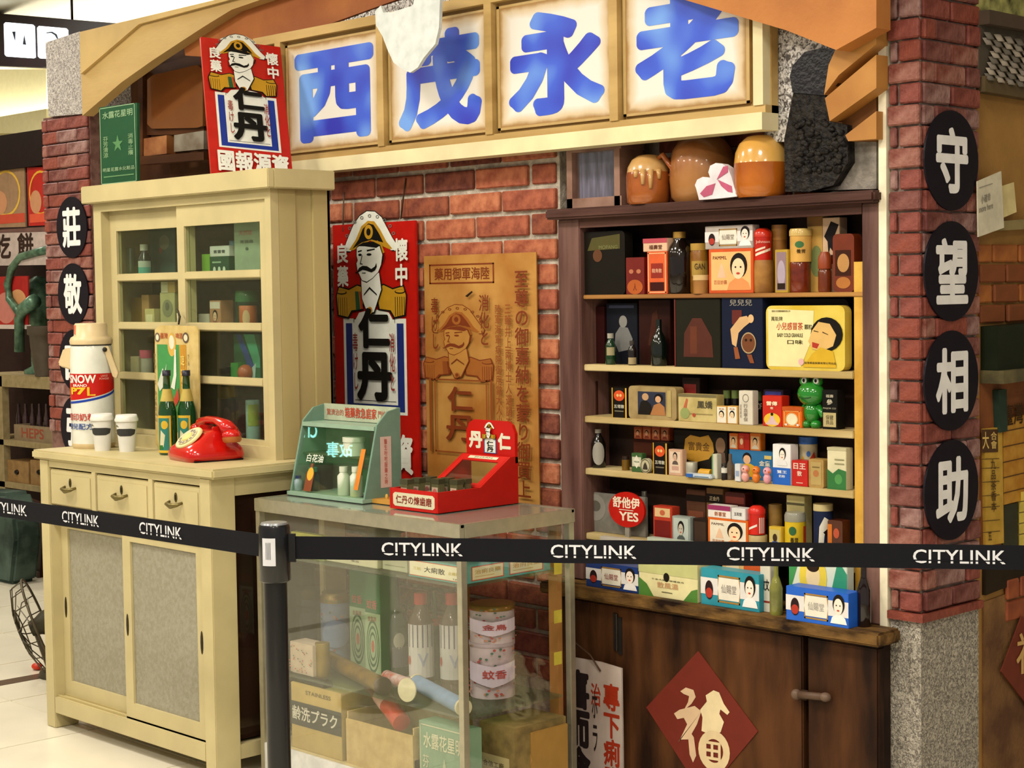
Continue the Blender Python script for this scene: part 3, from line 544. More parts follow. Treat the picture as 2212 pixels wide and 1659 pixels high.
t = jar('stoneware_jug', 'small brown glazed jug with tan drips and a loop handle', 'jug', 1352, 1448, 330, zc, YW - .015, [('body', BRN, [d for d in dome if d[1] < .60] + [(.97, .62)]), ('glaze_top', TAN, [(.975, .60), (.93, .72), (.75, .86), (.5, .94), (.25, .96)])])
p = oy(1420, 345, YW - .02); q = oy(1448, 372, YW - .02); MB().tube([p, p + V((.02, 0, .012)), q + V((.008, 0, .01)), q + V((0, 0, -.01))], .008, BRN).build('handle', BRN, t)
c = V(t.location); hj = oy(1400, 330, YW).z - zc; rj = 48 * scale_at(c)
for k, (a, l) in enumerate(((-.5, .16), (-.1, .34), (.25, .26), (.6, .12))):
    an = math.atan2(EYE.y - c.y, EYE.x - c.x) - a; d = V((math.cos(an), math.sin(an), 0)); MB().tube([c + d * rj * .95 + V((0, 0, hj * .64)), c + d * rj * 1.0 + V((0, 0, hj * (.62 - l)))], [.009, .005]).build('glaze_drip', TAN, t)
jar('storage_jar', 'largest rounded brown stoneware jar between two smaller ones', 'jar', 1445, 1588, 292, zc, YW + .05, [('body', M('8a5228', .3, scale=6, h2='a87440', coat=.3), [(.8, 0), (.95, .08), (1, .35), (.98, .6), (.9, .78), (.7, .92), (.4, 1.0), (.2, 1.0)])])
t = jar('glazed_jar', 'orange brown glazed jar with yellow top glaze beside the black carving', 'jar', 1585, 1704, 292, zc, YW - .02, [('body', M('94480f', .2, scale=8, h2='b4641c', coat=.5), [(.85, 0), (.97, .06), (1, .3), (1, .55)]), ('glaze_top', M('c8923c', .25, scale=6, h2='d8ac60', coat=.5), [(1, .55), (.95, .72), (.8, .87), (.55, .97), (.3, 1), (.2, .99)])])
hp_ = [(1504, 408), (1501, 400), (1506, 388), (1518, 382), (1534, 384), (1530, 372), (1534, 358), (1546, 352), (1560, 354), (1572, 362), (1580, 382), (1586, 404), (1592, 424), (1560, 428), (1510, 432)]
hb = tag(wp('heart_plaque', hp_, YW - .075, .025, M('d6d0d6', .5)), 'white heart-shaped plaque with pink leaf shapes leaning on the big jar', 'plaque')
for q in ([(1548, 388), (1562, 360), (1572, 358), (1572, 372)], [(1545, 396), (1538, 420), (1520, 426), (1512, 418), (1526, 402)], [(1550, 388), (1580, 402), (1582, 416), (1572, 414), (1558, 402)]):
    MB().prism([oy(*k, YW - .0765) for k in q], V((0, .001, 0)), M('b05070', .5)).build('leaf_mark', M('b05070', .5), hb)
CHAR = M('0e0c0e', .35, scale=60, h2='2c2824', bump=1.0, bscale=70)
ca = thing('wood_carving', 'black weathered wood carving with a hooked head on top of the shelf unit', 'carving', oy(1760, 412, YW))
wp('head', [(1706, 165), (1712, 142), (1738, 112), (1775, 104), (1806, 106), (1810, 182), (1782, 206), (1712, 200)], YW - .055, .08, M('141014', .25, coat=.4, bump=.2), ca)
cb = wp('body', [(1714, 198), (1782, 204), (1790, 262), (1830, 270), (1832, 350), (1800, 400), (1748, 414), (1696, 414), (1694, 300)], YW - .05, .08, CHAR, ca)
rnd = random.Random(3)
b = MB()
for k in range(120):
    px, py = rnd.uniform(1715, 1825), rnd.uniform(262, 372)
    if px > 1785 and py < 275: continue
    p = oy(px, py, YW - .05); r = rnd.uniform(.004, .010); b.ball(p, r * 1.4, r, r, CHAR, 6, 4)
o = b.build('knobbly_surface', CHAR, ca); o['kind'] = 'stuff'
tag(wp('stone_block', [(1752, 412), (1756, 385), (1800, 372), (1830, 300), (1893, 298), (1893, 408)], YW - .02, .06, M('5c564e', .7, scale=18, h2='8a8278', bump=.5)), 'rough grey stone block behind the black carving', 'block')

# ================================================================ MEDICINE BOXES, TINS AND BOTTLES ON THE SHELVES
FY, BY = YF + .02, YF + .066
def bx(name, label, cat, px0, px1, ytop, zb, col, shapes=(), yf=None, dp=.034, group=None, pyb=None, rnd_=0, rough=.4):
    yf = FY if yf is None else yf; pm = (px0 + px1) / 2; zt = oy(pm, ytop, yf).z; ym = ytop + (zt - zb) / 2 / scale_at(oy(pm, ytop, yf))
    x0, x1 = oy(px0, ym, yf).x, oy(px1, ym, yf).x; m = col if not isinstance(col, str) else M(col, rough, var=.06)
    if rnd_:
        r = rnd_; pts = []
        for cx, cz, a in ((x1 - r, zt - r, 0), (x0 + r, zt - r, 90), (x0 + r, zb + r, 180), (x1 - r, zb + r, 270)):
            pts += [V((cx + r * math.cos(math.radians(a + k * 22.5)), yf, cz + r * math.sin(math.radians(a + k * 22.5)))) for k in range(5)]
        o = MB().prism(pts, V((0, dp, 0)), m).build(name, m)
    else: o = MB().box(x0, x1, yf, yf + dp, zb, zt, m).build(name, m, None, False, .0012)
    tag(o, label, cat, group)
    if shapes: pr(o, V((x0, yf, zb)), V((x1 - x0, 0, 0)), V((0, 0, zt - zb)), shapes)
    o['zt'] = zt; z = o['zt']; del o['zt']; return z
s1, s2, s3, s4, s5 = (zs_[k] for k in ('s1', 's2', 's3', 's4', 's5'))
can = [(.98, 0), (1, .02), (1, .98), (.96, 1)]
# --- top shelf; warm lamp light is put into the orange colours here
bx('tin_box', 'black round-cornered tin with a dim yellow picture at the end of the top shelf', 'tin', 1250, 1350, 500, s1, '18140f', [('p', [(.2, .7), (.9, .72), (.9, .95), (.3, .9)], '4a4418'), ('t', 'MOPANG', .45, .72, .85, .78, '6a6a40'), ('e', .42, .62, .1, .1, '5a3418')], rnd_=.015)
bx('medicine_box', 'small dark red box with orange arch picture next to the black tin', 'box', 1352, 1392, 556, s1, '6a1810', [('e', .3, .62, .12, .06, 'b06a4a'), ('e', .7, .62, .12, .06, 'b06a4a'), ('e', .5, .2, .42, .2, 'a8521c'), ('t', '人', .4, .1, .6, .3, '5a1810')])
z = bx('medicine_box', 'orange-red carton with dark centre panel under a white pink carton', 'box', 1398, 1441, 543, s1, 'd05a2c', [('o', .05, .03, .95, .97, .05, .03, 'f0a070'), ('r', .2, .38, .8, .72, '8a2414'), ('t', '龍角散', .25, .5, .75, .6, 'd8a080'), ('r', .15, .08, .85, .28, '3a1410')])
bx('medicine_box', 'white carton with pink band lying on an orange-red carton', 'box', 1389, 1441, 515, z, 'd8b090', [('r', 0, .65, 1, 1, 'b04450'), ('t', '福壽堂', .25, .15, .8, .5, '5a2a14')])
bb = [(.9, 0), (1, .03), (1, .66), (.85, .76), (.48, .86), (.46, .9)]
jar('medicine_bottle', 'large dark brown bottle with a gold screw cap on the top shelf', 'bottle', 1441, 1494, 501, s1, FY + .03, [('body', M('150b08', .12, coat=.6), bb), ('cap', M('b08840', .35, .6), [(.52, .9), (.52, 1)])])
jar('spice_jar', 'amber glass jar with a pale label behind the small round tin', 'jar', 1490, 1532, 526, s1, FY + .055, [('body', M('7a4a14', .3, h2='9a6a24'), [(.9, 0), (1, .04), (1, .8), (.9, .86)]), ('lid', M('b08a3c', .4), [(.95, .86), (.95, 1)])], shapes=[('r', .15, .35, .85, .65, 'a8883c'), ('t', 'GAN', .3, .48, .7, .6, '4a3414')])
z = s1; jar('round_tin', 'small squat round tin with cream lid in front of the amber jar', 'tin', 1497, 1531, 594, s1, FY + .008, [('body', '9a6a34', [(1, 0), (1, .72)]), ('lid', 'd0b078', [(1.03, .72), (1.03, 1)])])
PAM = lambda fr, bgc: [('r', .06, .07, .95, .93, bgc), ('t', 'PAMMIL', .10, .76, .42, .84, .02, '3a1810'), ('p', [(.2, .35), (.27, .62), (.3, .68), (.33, .62), (.4, .35)], 'd8b090'), ('t', '百目妙藥', .12, .2, .42, .3, 'b06a40')] + girl(.42, .07, .95, .9, 'f0c8a0', 'd88a50')
z = bx('medicine_box', 'wide orange-framed carton with a smiling girl portrait on the top shelf', 'box', 1531, 1627, 537, s1, 'c8501e', PAM('c8501e', 'f0b070'))
BRAND = lambda bgc, mid: [('r', 0, .3, 1, .75, 'd8d4d0'), ('o', .3, .12, .68, .86, .02, .05, '9a7434'), ('p', [(.32, .2), (.66, .2), (.68, .5), (.66, .8), (.32, .8), (.30, .5)], 'ded8c8'), ('t', '仙賜堂', .36, .38, .62, .62, mid), ('e', .15, .42, .07, .26, '2a1a1c'), ('e', .15, .34, .06, .14, 'a83020')] + girl(.72, .1, .98, .95, 'e8d8c8', 'e4e0dc')
bx('medicine_box', 'pale grey carton with figures lying on the orange-framed carton', 'box', 1523, 1626, 487, z, 'a89c94', BRAND('a89c94', '7a6a60'), dp=.03)
t = jar('spice_jar', 'beige jar holding up a red striped tin on the top shelf', 'jar', 1628, 1672, 562, s1, FY + .025, [('body', M('a8783c', .35, h2='8a5c2a'), [(.9, 0), (1, .05), (1, .85), (.92, 1)])])
zj = oy(1650, 562, FY + .025).z
jar('powder_tin', 'red tin with white slanted stripes standing on a beige jar', 'tin', 1628, 1667, 493, zj, FY + .025, [('body', 'b8200e', [(1, 0), (1, .72)]), ('lid', 'c02a14', [(1.04, .72), (1.04, .86), (.8, .95), (.5, 1)])], shapes=[('p', [(.15, .12), (.85, .3), (.85, .38), (.15, .2)], 'e8d0b8'), ('p', [(.15, .26), (.6, .37), (.6, .43), (.15, .33)], 'e8d0b8'), ('t', 'Johnson', .2, .5, .8, .62, 'e8a898')])
jar('cork_can', 'tan can with a dark band at the back of the top shelf', 'can', 1666, 1701, 486, s1, BY + .02, [('body', '8a5a24', [(1, 0), (1, .78)]), ('top', 'a87434', [(1, .78), (1, 1)])])
bx('medicine_box', 'slim violet-grey box with a yellow border between jar and yellow tin', 'box', 1674, 1702, 539, s1, 'b09030', [('r', .12, .06, .88, .94, '8a7078'), ('e', .5, .45, .3, .3, 'a898a8'), ('r', .2, .08, .8, .22, '2a1c14')], dp=.02)
zj = oy(1728, 566, FY + .03).z
jar('jam_jar', 'dark red glass jar under the cream lidded tin on the top shelf', 'jar', 1705, 1751, 566, s1, FY + .03, [('body', M('5a1c0c', .15, coat=.6, h2='7a2c14'), [(.92, 0), (1, .05), (1, .95), (.95, 1)])])
jar('lidded_tin', 'cream tin with green oval mark standing on the dark red jar', 'tin', 1706, 1753, 494, zj, FY + .03, [('body', 'd0a050', [(.98, 0), (1, .03), (1, .78)]), ('lid', 'c8a860', [(1.06, .78), (1.06, .93), (.95, 1)])], shapes=[('e', .45, .52, .16, .1, '3a6a3c'), ('t', '養胃', .35, .26, .65, .38, '3a2a14')])
bx('medicine_box', 'tall cream carton standing behind the cream lidded tin', 'box', 1744, 1777, 463, s1, 'b08a44', [('e', .6, .4, .4, .2, '6a7444'), ('r', 0, .85, 1, 1, '7a5420')], yf=BY)
bx('medicine_box', 'white carton with a black bird picture at the back of the top shelf', 'box', 1777, 1814, 470, s1, 'c8a888', [('p', [(.1, .75), (.5, .95), (.95, .9), (.7, .75), (.6, .55), (.45, .6), (.35, .5), (.3, .68)], '1a1414'), ('r', 0, .38, 1, .5, '2a1c14')], yf=BY)
jar('pill_bottle', 'tiny brown bottle with a rounded cap in front of the white carton', 'bottle', 1767, 1797, 544, s1, FY + .02, [('body', M('6a2c10', .2, coat=.5), [(.9, 0), (1, .05), (1, .5), (.8, .6)]), ('cap', M('8a3a18', .35), [(1, .58), (1, .85), (.6, 1)])])
bx('labelled_bottle', 'square amber bottle with a picture label against the right post', 'bottle', 1799, 1845, 505, s1, M('6a2a10', .2, coat=.5), [('r', .12, .28, .85, .72, '3a1c10'), ('e', .5, .5, .28, .16, 'b08048'), ('e', .5, .16, .34, .1, 'a8682c')], rnd_=.012)
# --- second shelf
bx('old_book_box', 'narrow dark red box at the start of the second shelf', 'box', 1284, 1306, 662, s2, '2c0f0e', yf=BY)
bx('picture_tin', 'black tin printed with a pale seated baby figure', 'tin', 1310, 1377, 655, s2, '12141c', [('p', [(.3, .5), (.45, .62), (.7, .6), (.85, .42), (.8, .25), (.4, .2), (.28, .35)], '6a6a68'), ('e', .55, .7, .13, .1, '7c7a74'), ('r', .1, .92, .9, .97, '2a3048')], yf=BY)
sb = [(.9, 0), (1, .04), (1, .6), (.8, .72), (.5, .78), (.5, .84)]
jar('oil_bottle', 'little green labelled bottle with white cap on the second shelf', 'bottle', 1307, 1330, 720, s2, FY + .015, [('body', M('123218', .15, coat=.5), sb), ('cap', '9a9688', [(.6, .84), (.6, 1)])], shapes=[('r', .2, .3, .8, .56, '9a8e6a')])
jar('oil_bottle', 'little dark bottle with cream label next to the dark red carton', 'bottle', 1356, 1375, 736, s2, FY + .015, [('body', M('1a1210', .15, coat=.5), sb), ('cap', '3a3430', [(.6, .84), (.6, 1)])], shapes=[('r', .1, .04, .9, .32, '9a8864')])
bx('dark_carton', 'dark brown-red carton with a faded figure on the second shelf', 'box', 1380, 1448, 648, s2, '2a110c', [('p', [(.3, .3), (.45, .8), (.6, .85), (.7, .3)], '3c1c12')], yf=BY)
jar('wine_bottle', 'slim black-green bottle before the dark brown-red carton', 'bottle', 1405, 1441, 690, s2, FY + .02, [('body', M('0a120c', .12, coat=.6), [(.9, 0), (1, .03), (1, .5), (.7, .64), (.36, .75), (.34, 1)])])
bx('picture_tin', 'dark olive tin with a murky red picture in the middle of the second shelf', 'tin', 1457, 1556, 646, s2, '1c1a10', [('p', [(.2, .15), (.85, .15), (.82, .45), (.6, .72), (.4, .72), (.22, .5)], '4a1e10'), ('r', .35, .2, .5, .6, '5c2a14'), ('r', 0, 0, .03, 1, '5a1a12')], rough=.5)
bx('picture_tin', 'navy blue tin picturing a child riding a brown animal', 'tin', 1559, 1648, 642, s2, '12182e', [('t', '兒兒兒', .2, .88, .75, .97, '8a8478'), ('r', .26, .62, .5, .82, '5a1c14'), ('p', [(.22, .55), (.45, .72), (.62, .74), (.72, .66), (.55, .58), (.42, .5), (.36, .3), (.26, .34)], 'c8a070'), ('e', .72, .7, .07, .06, 'd0a878'), ('e', .66, .36, .17, .14, '6a3a1c'), ('c', .66, .36, .18, .15, .12, 'a89068'), ('e', .6, .4, .03, .02, '2a1a10'), ('e', .72, .4, .03, .02, '2a1a10'), ('p', [(.3, .3), (.4, .3), (.46, .14), (.34, .13)], '8a4a24'), ('p', [(.62, .2), (.74, .2), (.8, .08), (.7, .08)], '7a3e1e')], rough=.5)
bx('tin_tray', 'black round-cornered tin standing behind the yellow baby medicine tin', 'tin', 1650, 1834, 646, s2, '0f0d0a', yf=BY, rnd_=.02)
bx('medicine_tin', 'large yellow tin with a laughing child portrait and red brush lettering', 'tin', 1655, 1825, 660, s2, M('c8a82c', .35, scale=8, h2='d8c258'), [('p', [(.03, .05), (.45, .05), (.6, .5), (.62, .92), (.03, .95)], 'ddd29a'), ('t', '萬能牌', .07, .76, .22, .83, '3a3010'), ('t', '小兒感冒茶', .14, .62, .48, .74, .02, 'b03a1c'), ('t', '顆粒', .5, .63, .6, .71, '3a3010'), ('t', 'BABY COLD GRANULE', .15, .51, .48, .57, '3a3010'), ('t', '口味', .28, .4, .48, .47, '3a3010'), ('t', '香港小兒良藥製藥廠有限公司', .08, .9, .32, .93, '5a4a18'),
   ('e', .78, .56, .2, .26, '15120e'), ('p', [(.55, .45), (.6, .62), (.68, .75), (.82, .72), (.9, .55), (.86, .38), (.72, .3), (.6, .33)], 'd0a864'), ('p', [(.48, .05), (.9, .05), (.86, .3), (.7, .36), (.6, .26)], 'c8a020'), ('p', [(.6, .44), (.69, .41), (.66, .34), (.6, .36)], 'a8301c'), ('p', [(.62, .62), (.68, .6), (.68, .59), (.62, .605)], '2a1a10'), ('p', [(.73, .6), (.8, .56), (.8, .55), (.73, .585)], '2a1a10'), ('t', '香港華昌製藥有限公司出品', .5, .1, .9, .135, '5a4a18'), ('e', .46, .13, .035, .05, 'd8a8a8')], rnd_=.018, dp=.03)
# --- third shelf
jar('pill_tube', 'dim reddish tube at the dark end of the third shelf', 'tube', 1274, 1292, 823, s3, BY, [('body', M('3a2018', .4), can)])
TRI = [('r', 0, 0, .06, 1, 'c89a2c'), ('r', .9, 0, 1, 1, 'c89a2c'), ('e', .5, .74, .36, .18, 'c84a1c'), ('e', .4, .75, .08, .05, 'd8b070'), ('e', .6, .75, .08, .05, 'd8b070'), ('t', '五塔散', .15, .32, .85, .44, 'c8c4b0'), ('r', .2, .2, .8, .24, '6a6450')]
bx('medicine_box', 'black carton with an orange round emblem beside the couple tin', 'box', 1322, 1354, 838, s3, '17130f', TRI)
bx('picture_tin', 'tan round-cornered tin with a picture of a seated couple', 'tin', 1358, 1461, 835, s3, M('8a744a', .4, h2='a08a5c'), [('r', .2, .14, .78, .84, '2c3040'), ('p', [(.2, .14), (.52, .14), (.48, .45), (.36, .6), (.26, .52)], '1c1814'), ('e', .36, .68, .07, .11, 'b08a64'), ('p', [(.46, .14), (.78, .14), (.76, .4), (.66, .52), (.54, .44)], 'a06a3c'), ('e', .64, .66, .09, .13, '15110f'), ('e', .63, .62, .06, .1, 'c89a74'), ('r', .82, .1, .9, .9, 'a8945c')], rnd_=.012)
bx('dark_carton', 'dark carton with a red patch behind the cream flat tin', 'box', 1474, 1512, 816, s3, '241612', [('r', .1, .4, .8, .85, '7a1c18')], yf=BY)
bx('flat_tin', 'cream flat tin with brush characters between couple tin and portrait cartons', 'tin', 1465, 1548, 852, s3, M('a8965c', .4, h2='c0ae74'), [('r', 0, .9, 1, 1, '6a6040'), ('t', '鳳嬌', .5, .5, .9, .78, .02, '4a4430'), ('p', [(.1, .3), (.22, .85), (.26, .8), (.2, .3)], 'b05a3c'), ('e', .18, .3, .12, .2, '8a9458'), ('r', .3, .28, .9, .31, '8a7a4c'), ('e', .42, .25, .04, .07, 'a8402c')])
for i, px in enumerate((1562, 1580)):
    jar('oil_bottle', 'small black bottle with green lid behind the pair of portrait cartons', 'bottle', px, px + 17, 843, s3, BY + .01, [('body', M('16120f', .2, coat=.4), [(1, 0), (1, .75)]), ('lid', '5a6a34', [(1, .75), (1, 1)])], group='green-lidded bottles')
for i, px in enumerate((1548, 1571)):
    bx('medicine_box', 'tiny white carton with an orange foot and a girl portrait, one of a pair', 'box', px, px + 22, 877, s3, 'd0a050', [('r', .06, .05, .94, .95, 'd8d2c0'), ('t', '良品', .25, .78, .75, .88, 'a05a2c')] + girl(.15, .12, .85, .75), group='pair of portrait cartons', dp=.02)
bx('medicine_box', 'tall narrow white carton with faint writing on the third shelf', 'box', 1596, 1626, 844, s3, 'c8c0ae', [('c', .5, .78, .22, .12, .15, '6a6458'), ('t', vt('行血寧保'), .35, .1, .65, .62, '8a8074'), ('t', vt('道地藥材'), .1, .2, .2, .6, '8a8074')], dp=.025)
jar('balm_tin', 'dark round tin with a green lid behind the tall white carton', 'tin', 1622, 1648, 846, s3, BY + .012, [('body', M('1a1816', .3), [(1, 0), (1, .72)]), ('lid', '4a5a34', [(1, .72), (1, .85), (.8, 1)])], shapes=[('t', 'OF', .5, .45, .8, .65, 'b0a890')])
bx('medicine_box', 'purple-topped dark carton behind the red and yellow carton', 'box', 1649, 1692, 842, s3, '2c2030', [('r', .1, .8, .9, .95, '3a3c8a')], yf=BY)
SUN = [('e', .5, .22, .42, .22, 'd8b030'), ('p', [(.15, .06), (.85, .06), (.66, .2), (.58, .34), (.42, .34), (.34, .2)], 'c8a8a8'), ('e', .5, .4, .07, .05, '1c1614'), ('t', '雷傳', .22, .68, .78, .82, .03, 'e8d0b0'), ('t', '散', .42, .56, .58, .64, 'e8d0b0')]
bx('medicine_box', 'red carton with a yellow sun disc and seated figure', 'box', 1647, 1689, 855, s3, 'b8240f', SUN)
bx('medicine_box', 'orange carton with a cream circle standing beside the frog', 'box', 1690, 1732, 879, s3, 'd0600f', [('r', 0, .82, 1, 1, 'b04a0c'), ('o', .1, .06, .9, .8, .04, .03, 'e8a050'), ('e', .5, .4, .28, .28, 'd8d0b0'), ('c', .5, .4, .32, .32, .08, 'e8b060'), ('e', .2, .14, .06, .05, 'c8d0d8'), ('e', .8, .14, .06, .05, 'c8d0d8')])
bx('tin_box', 'black tin with white printed crest behind the frog figurine', 'tin', 1776, 1809, 842, s3, '14120f', [('t', '福壽', .25, .8, .75, .88, 'b0a890'), ('t', '參', .3, .62, .7, .76, 'c0b8a0'), ('t', 'MAJOR CO', .08, .5, .92, .55, 'a8a088'), ('r', .08, .06, .92, .42, 'b0a070'), ('t', '保健\n良品', .25, .12, .75, .36, '4a4430')], yf=FY + .012)
# frog
c = oy(1753, 926, FY + .02); fg = thing('frog_figurine', 'shiny green plastic frog figurine standing on the third shelf', 'figurine', V((c.x, FY + .02, s3)))
G = M('1e7a24', .15, coat=.8, var=.05); c = V((c.x, FY + .024, s3)); s = scale_at(c) * 1.12
def fb(dx, dz, rx, rz, ry=None): return (c + V((dx * s, 0, dz * s)), rx * s, (ry or rx) * s, rz * s)
b = MB(); b.ball(*fb(0, 30, 17, 22), G); b.ball(c + V((0, -.004, 66 * s)), 29 * s, 24 * s, 24 * s, G)
for m in (-1, 1):
    b.ball(c + V((m * 15 * s, -.004, 90 * s)), 11 * s, 11 * s, 11 * s, G); b.ball(c + V((m * 11 * s, -.004, 7 * s)), 11 * s, 12 * s, 9 * s, G); b.tube([c + V((m * 14 * s, 0, 42 * s)), c + V((m * 25 * s, -.004, 28 * s)), c + V((m * 27 * s, -.006, 22 * s))], [7 * s, 6 * s, 4 * s], G)
b.build('body', G, fg)
for m in (-1, 1):
    e = c + V((m * 14 * s + 4 * s, -.004 - 9 * s, 92 * s)); MB().ball(e, 6 * s, 4 * s, 6.5 * s, M('d8d8d0', .2)).build('eye', M('d8d8d0', .2), fg); MB().ball(e + V((1 * s, -3.4 * s, 0)), 3 * s, 1.4 * s, 3.6 * s, M('101010', .2)).build('pupil', M('101010', .2), fg)
MB().tube([c + V((x * s, -.004 - math.sqrt(max(0, 1 - (x / 29) ** 2)) * 23.6 * s, (58 + abs(x) * .18) * s)) for x in range(-14, 15, 4)], .9 * s, M('0f4a14', .4)).build('mouth', M('0f4a14', .4), fg)
# --- fourth shelf
jar('medicine_bottle', 'dark bottle with a white oval label at the dim end of the fourth shelf', 'bottle', 1276, 1308, 927, s4, FY + .03, [('body', M('120e0c', .2, coat=.5), [(.9, 0), (1, .04), (1, .62), (.7, .76), (.4, .84), (.4, .9)]), ('cap', '8a8478', [(.45, .9), (.45, 1)])], shapes=[('e', .5, .38, .34, .3, '9a968c')])
z = bx('dark_carton', 'low dark reddish carton carrying four small portrait cartons', 'box', 1368, 1446, 950, s4, '2c120c', [('r', .02, .5, .98, .9, '3c1c10')], yf=BY, dp=.03)
for k in range(4):
    x = 1369 + k * 19.4; bx('portrait_box', 'little dull orange carton with a woman portrait, one of four in a row', 'box', x, x + 18, 922, z, '8a3c1c', [('r', .1, .08, .9, .8, 'a8643c')] + girl(.2, .1, .8, .75, 'c89070', '7a3020'), yf=BY, dp=.022, group='four portrait cartons in a row')
jar('pill_bottle', 'tiny amber bottle with a dark cap', 'bottle', 1343, 1360, 985, s4, FY + .02, [('body', M('6a4c10', .2, coat=.5), [(1, 0), (1, .75)]), ('cap', '2a1c14', [(.9, .75), (.9, 1)])])
bx('medicine_box', 'small green and white carton with a diamond mark', 'box', 1364, 1387, 979, s4, '3a5a30', [('r', .08, .3, .92, .8, 'b8b49c'), ('p', [(.5, .2), (.85, .55), (.5, .9), (.15, .55)], 'd0ccb8'), ('t', 'MASAI', .25, .5, .75, .6, '3a5a30')], dp=.02)
c = oy(1395, 1006, FY - .002); ov = thing('oval_tin', 'small oval tin with a cream face and dark figure', 'tin', V((c.x, FY, s4)))
rx_, rz_ = abs(oy(1407, 1006, FY).x - c.x), (oy(1395, 990, FY).z - s4) / 2
MB().prism([V((c.x + rx_ * math.cos(i * .31416), FY - .004, s4 + rz_ + rz_ * math.sin(i * .31416))) for i in range(20)], V((0, .014, 0))).build('tin_body', M('b0a888', .35), ov)
pr(ov, V((c.x - rx_, FY - .004, s4)), V((2 * rx_, 0, 0)), V((0, 0, 2 * rz_)), [('c', .5, .5, .45, .45, .1, '3a3024'), ('p', [(.25, .25), (.75, .25), (.65, .55), (.5, .75), (.35, .55)], '3a342c')])
bx('medicine_box', 'black carton edged in yellow with an orange round emblem beside the oval tin', 'box', 1411, 1441, 957, s4, '17130f', TRI)
bx('medicine_box', 'pinkish cream carton with a standing man portrait', 'box', 1444, 1474, 971, s4, 'c09a80', [('r', .12, .1, .88, .92, 'd0b8a0'), ('r', .25, .2, .75, .36, 'b89080')] + girl(.28, .42, .72, .9, 'c8a890', '5a4c44'), dp=.02)
bx('gift_box', 'wide dark carton with a gold cloud-shaped label', 'box', 1456, 1571, 931, s4, '1c1812', [('p', [(.18, .4), (.22, .8), (.32, .9), (.5, .86), (.66, .92), (.74, .75), (.76, .55), (.66, .38), (.45, .3), (.28, .32)], 'a87c28'), ('t', '富貴金', .28, .55, .68, .75, '5a3c10'), ('e', .88, .7, .09, .18, '7a5c44'), ('p', [(.78, .3), (.98, .3), (.96, .55), (.82, .55)], '5c4638')], yf=BY, dp=.03)
jar('salve_tin', 'silver round tin lying by a yellow roll on the fourth shelf', 'tin', 1481, 1507, 998, s4, FY + .018, [('body', M('a8a494', .35, .3), can)])
p, q = oy(1512, 1012, FY + .015), oy(1537, 1014, FY + .015); p.z = q.z = s4 + .012
tag(MB().lathe(p, [(.010, 0), (.012, .003), (.012, (q - p).length)], M('c8962c', .4), 16, (q - p)).build('plaster_roll', M('c8962c', .4)), 'yellow paper-wrapped roll lying beside the silver tin', 'roll')
bx('medicine_box', 'upright thin white carton with green edge by the blister packs', 'box', 1538, 1549, 981, s4, 'c0bca8', [('r', 0, 0, .2, 1, '5a8a5a')], dp=.02)
p = oy(1480, 1036, FY - .016); tag(MB().obox(V((p.x, FY - .015, s4)), V((oy(1544, 1036, FY).x - p.x, 0, 0)), V((0, .022, 0)), V((0, 0, .012)), M('b8c0c4', .35)).build('blister_pack', M('b8c0c4', .35), bevel=.003), 'white and blue blister pack lying flat at the shelf edge', 'packet')
bp_ = bpy.data.objects['blister_pack']; pr(bp_, V((p.x, FY - .015, s4)), V((oy(1544, 1036, FY).x - p.x, 0, 0)), V((0, 0, .012)), [('r', .02, .1, .3, .9, '2a5aa0'), ('r', .35, .3, .9, .5, '5a7898')])
jar('pill_bottle', 'very small dark bottle with a white label beside the brown flask', 'bottle', 1558, 1571, 1000, s4, FY, [('body', M('1c1410', .2, coat=.4), [(1, 0), (1, .7), (.6, .8)]), ('cap', '3a3430', [(.6, .8), (.6, 1)])], shapes=[('r', .05, .42, .95, .72, 'd0ccc0')])
jar('glass_flask', 'small brown-grey glass flask standing before the blue carton', 'bottle', 1569, 1586, 980, s4, FY + .012, [('body', M('5a4a3a', .15, coat=.6), [(.9, 0), (1, .05), (1, .55), (.45, .75), (.42, 1)])])
z = bx('medicine_box', 'blue carton with a boy in yellow under three small portrait cartons', 'box', 1575, 1669, 973, s4, '2a6a9a', [('e', .42, .74, .1, .18, '1c1614'), ('e', .42, .68, .085, .15, 'd8a880'), ('p', [(.15, .1), (.75, .1), (.62, .45), (.5, .55), (.3, .52), (.2, .38)], 'd0a024'), ('t', '金童', .7, .5, .95, .68, 'e0d8c0'), ('r', .82, .74, .98, .86, 'c8b060')], yf=BY, dp=.03)
for x0, x1, cl, lab in ((1575, 1594, 'd06a1c', 'small orange carton with a woman portrait at one end of the blue carton'), (1595, 1619, 'b82414', 'small red carton between two orange portrait cartons'), (1620, 1643, 'd0701c', 'small orange carton with a portrait next to the red one')):
    bx('portrait_box', lab, 'box', x0, x1, 936, z, cl, ([('r', .1, .08, .9, .82, 'e0b080')] + girl(.2, .1, .8, .75)) if cl[0] == 'd' else [('r', .1, .1, .5, .85, 'c84a2c'), ('e', .3, .5, .14, .2, SKIN)], yf=BY, dp=.022)
bx('medicine_box', 'small white bottle-shaped carton beside the pink bird figurine', 'box', 1587, 1599, 1002, s4, 'c8c8c8', [('r', .2, .3, .8, .6, '8a98b0')], dp=.015, yf=FY - .01)
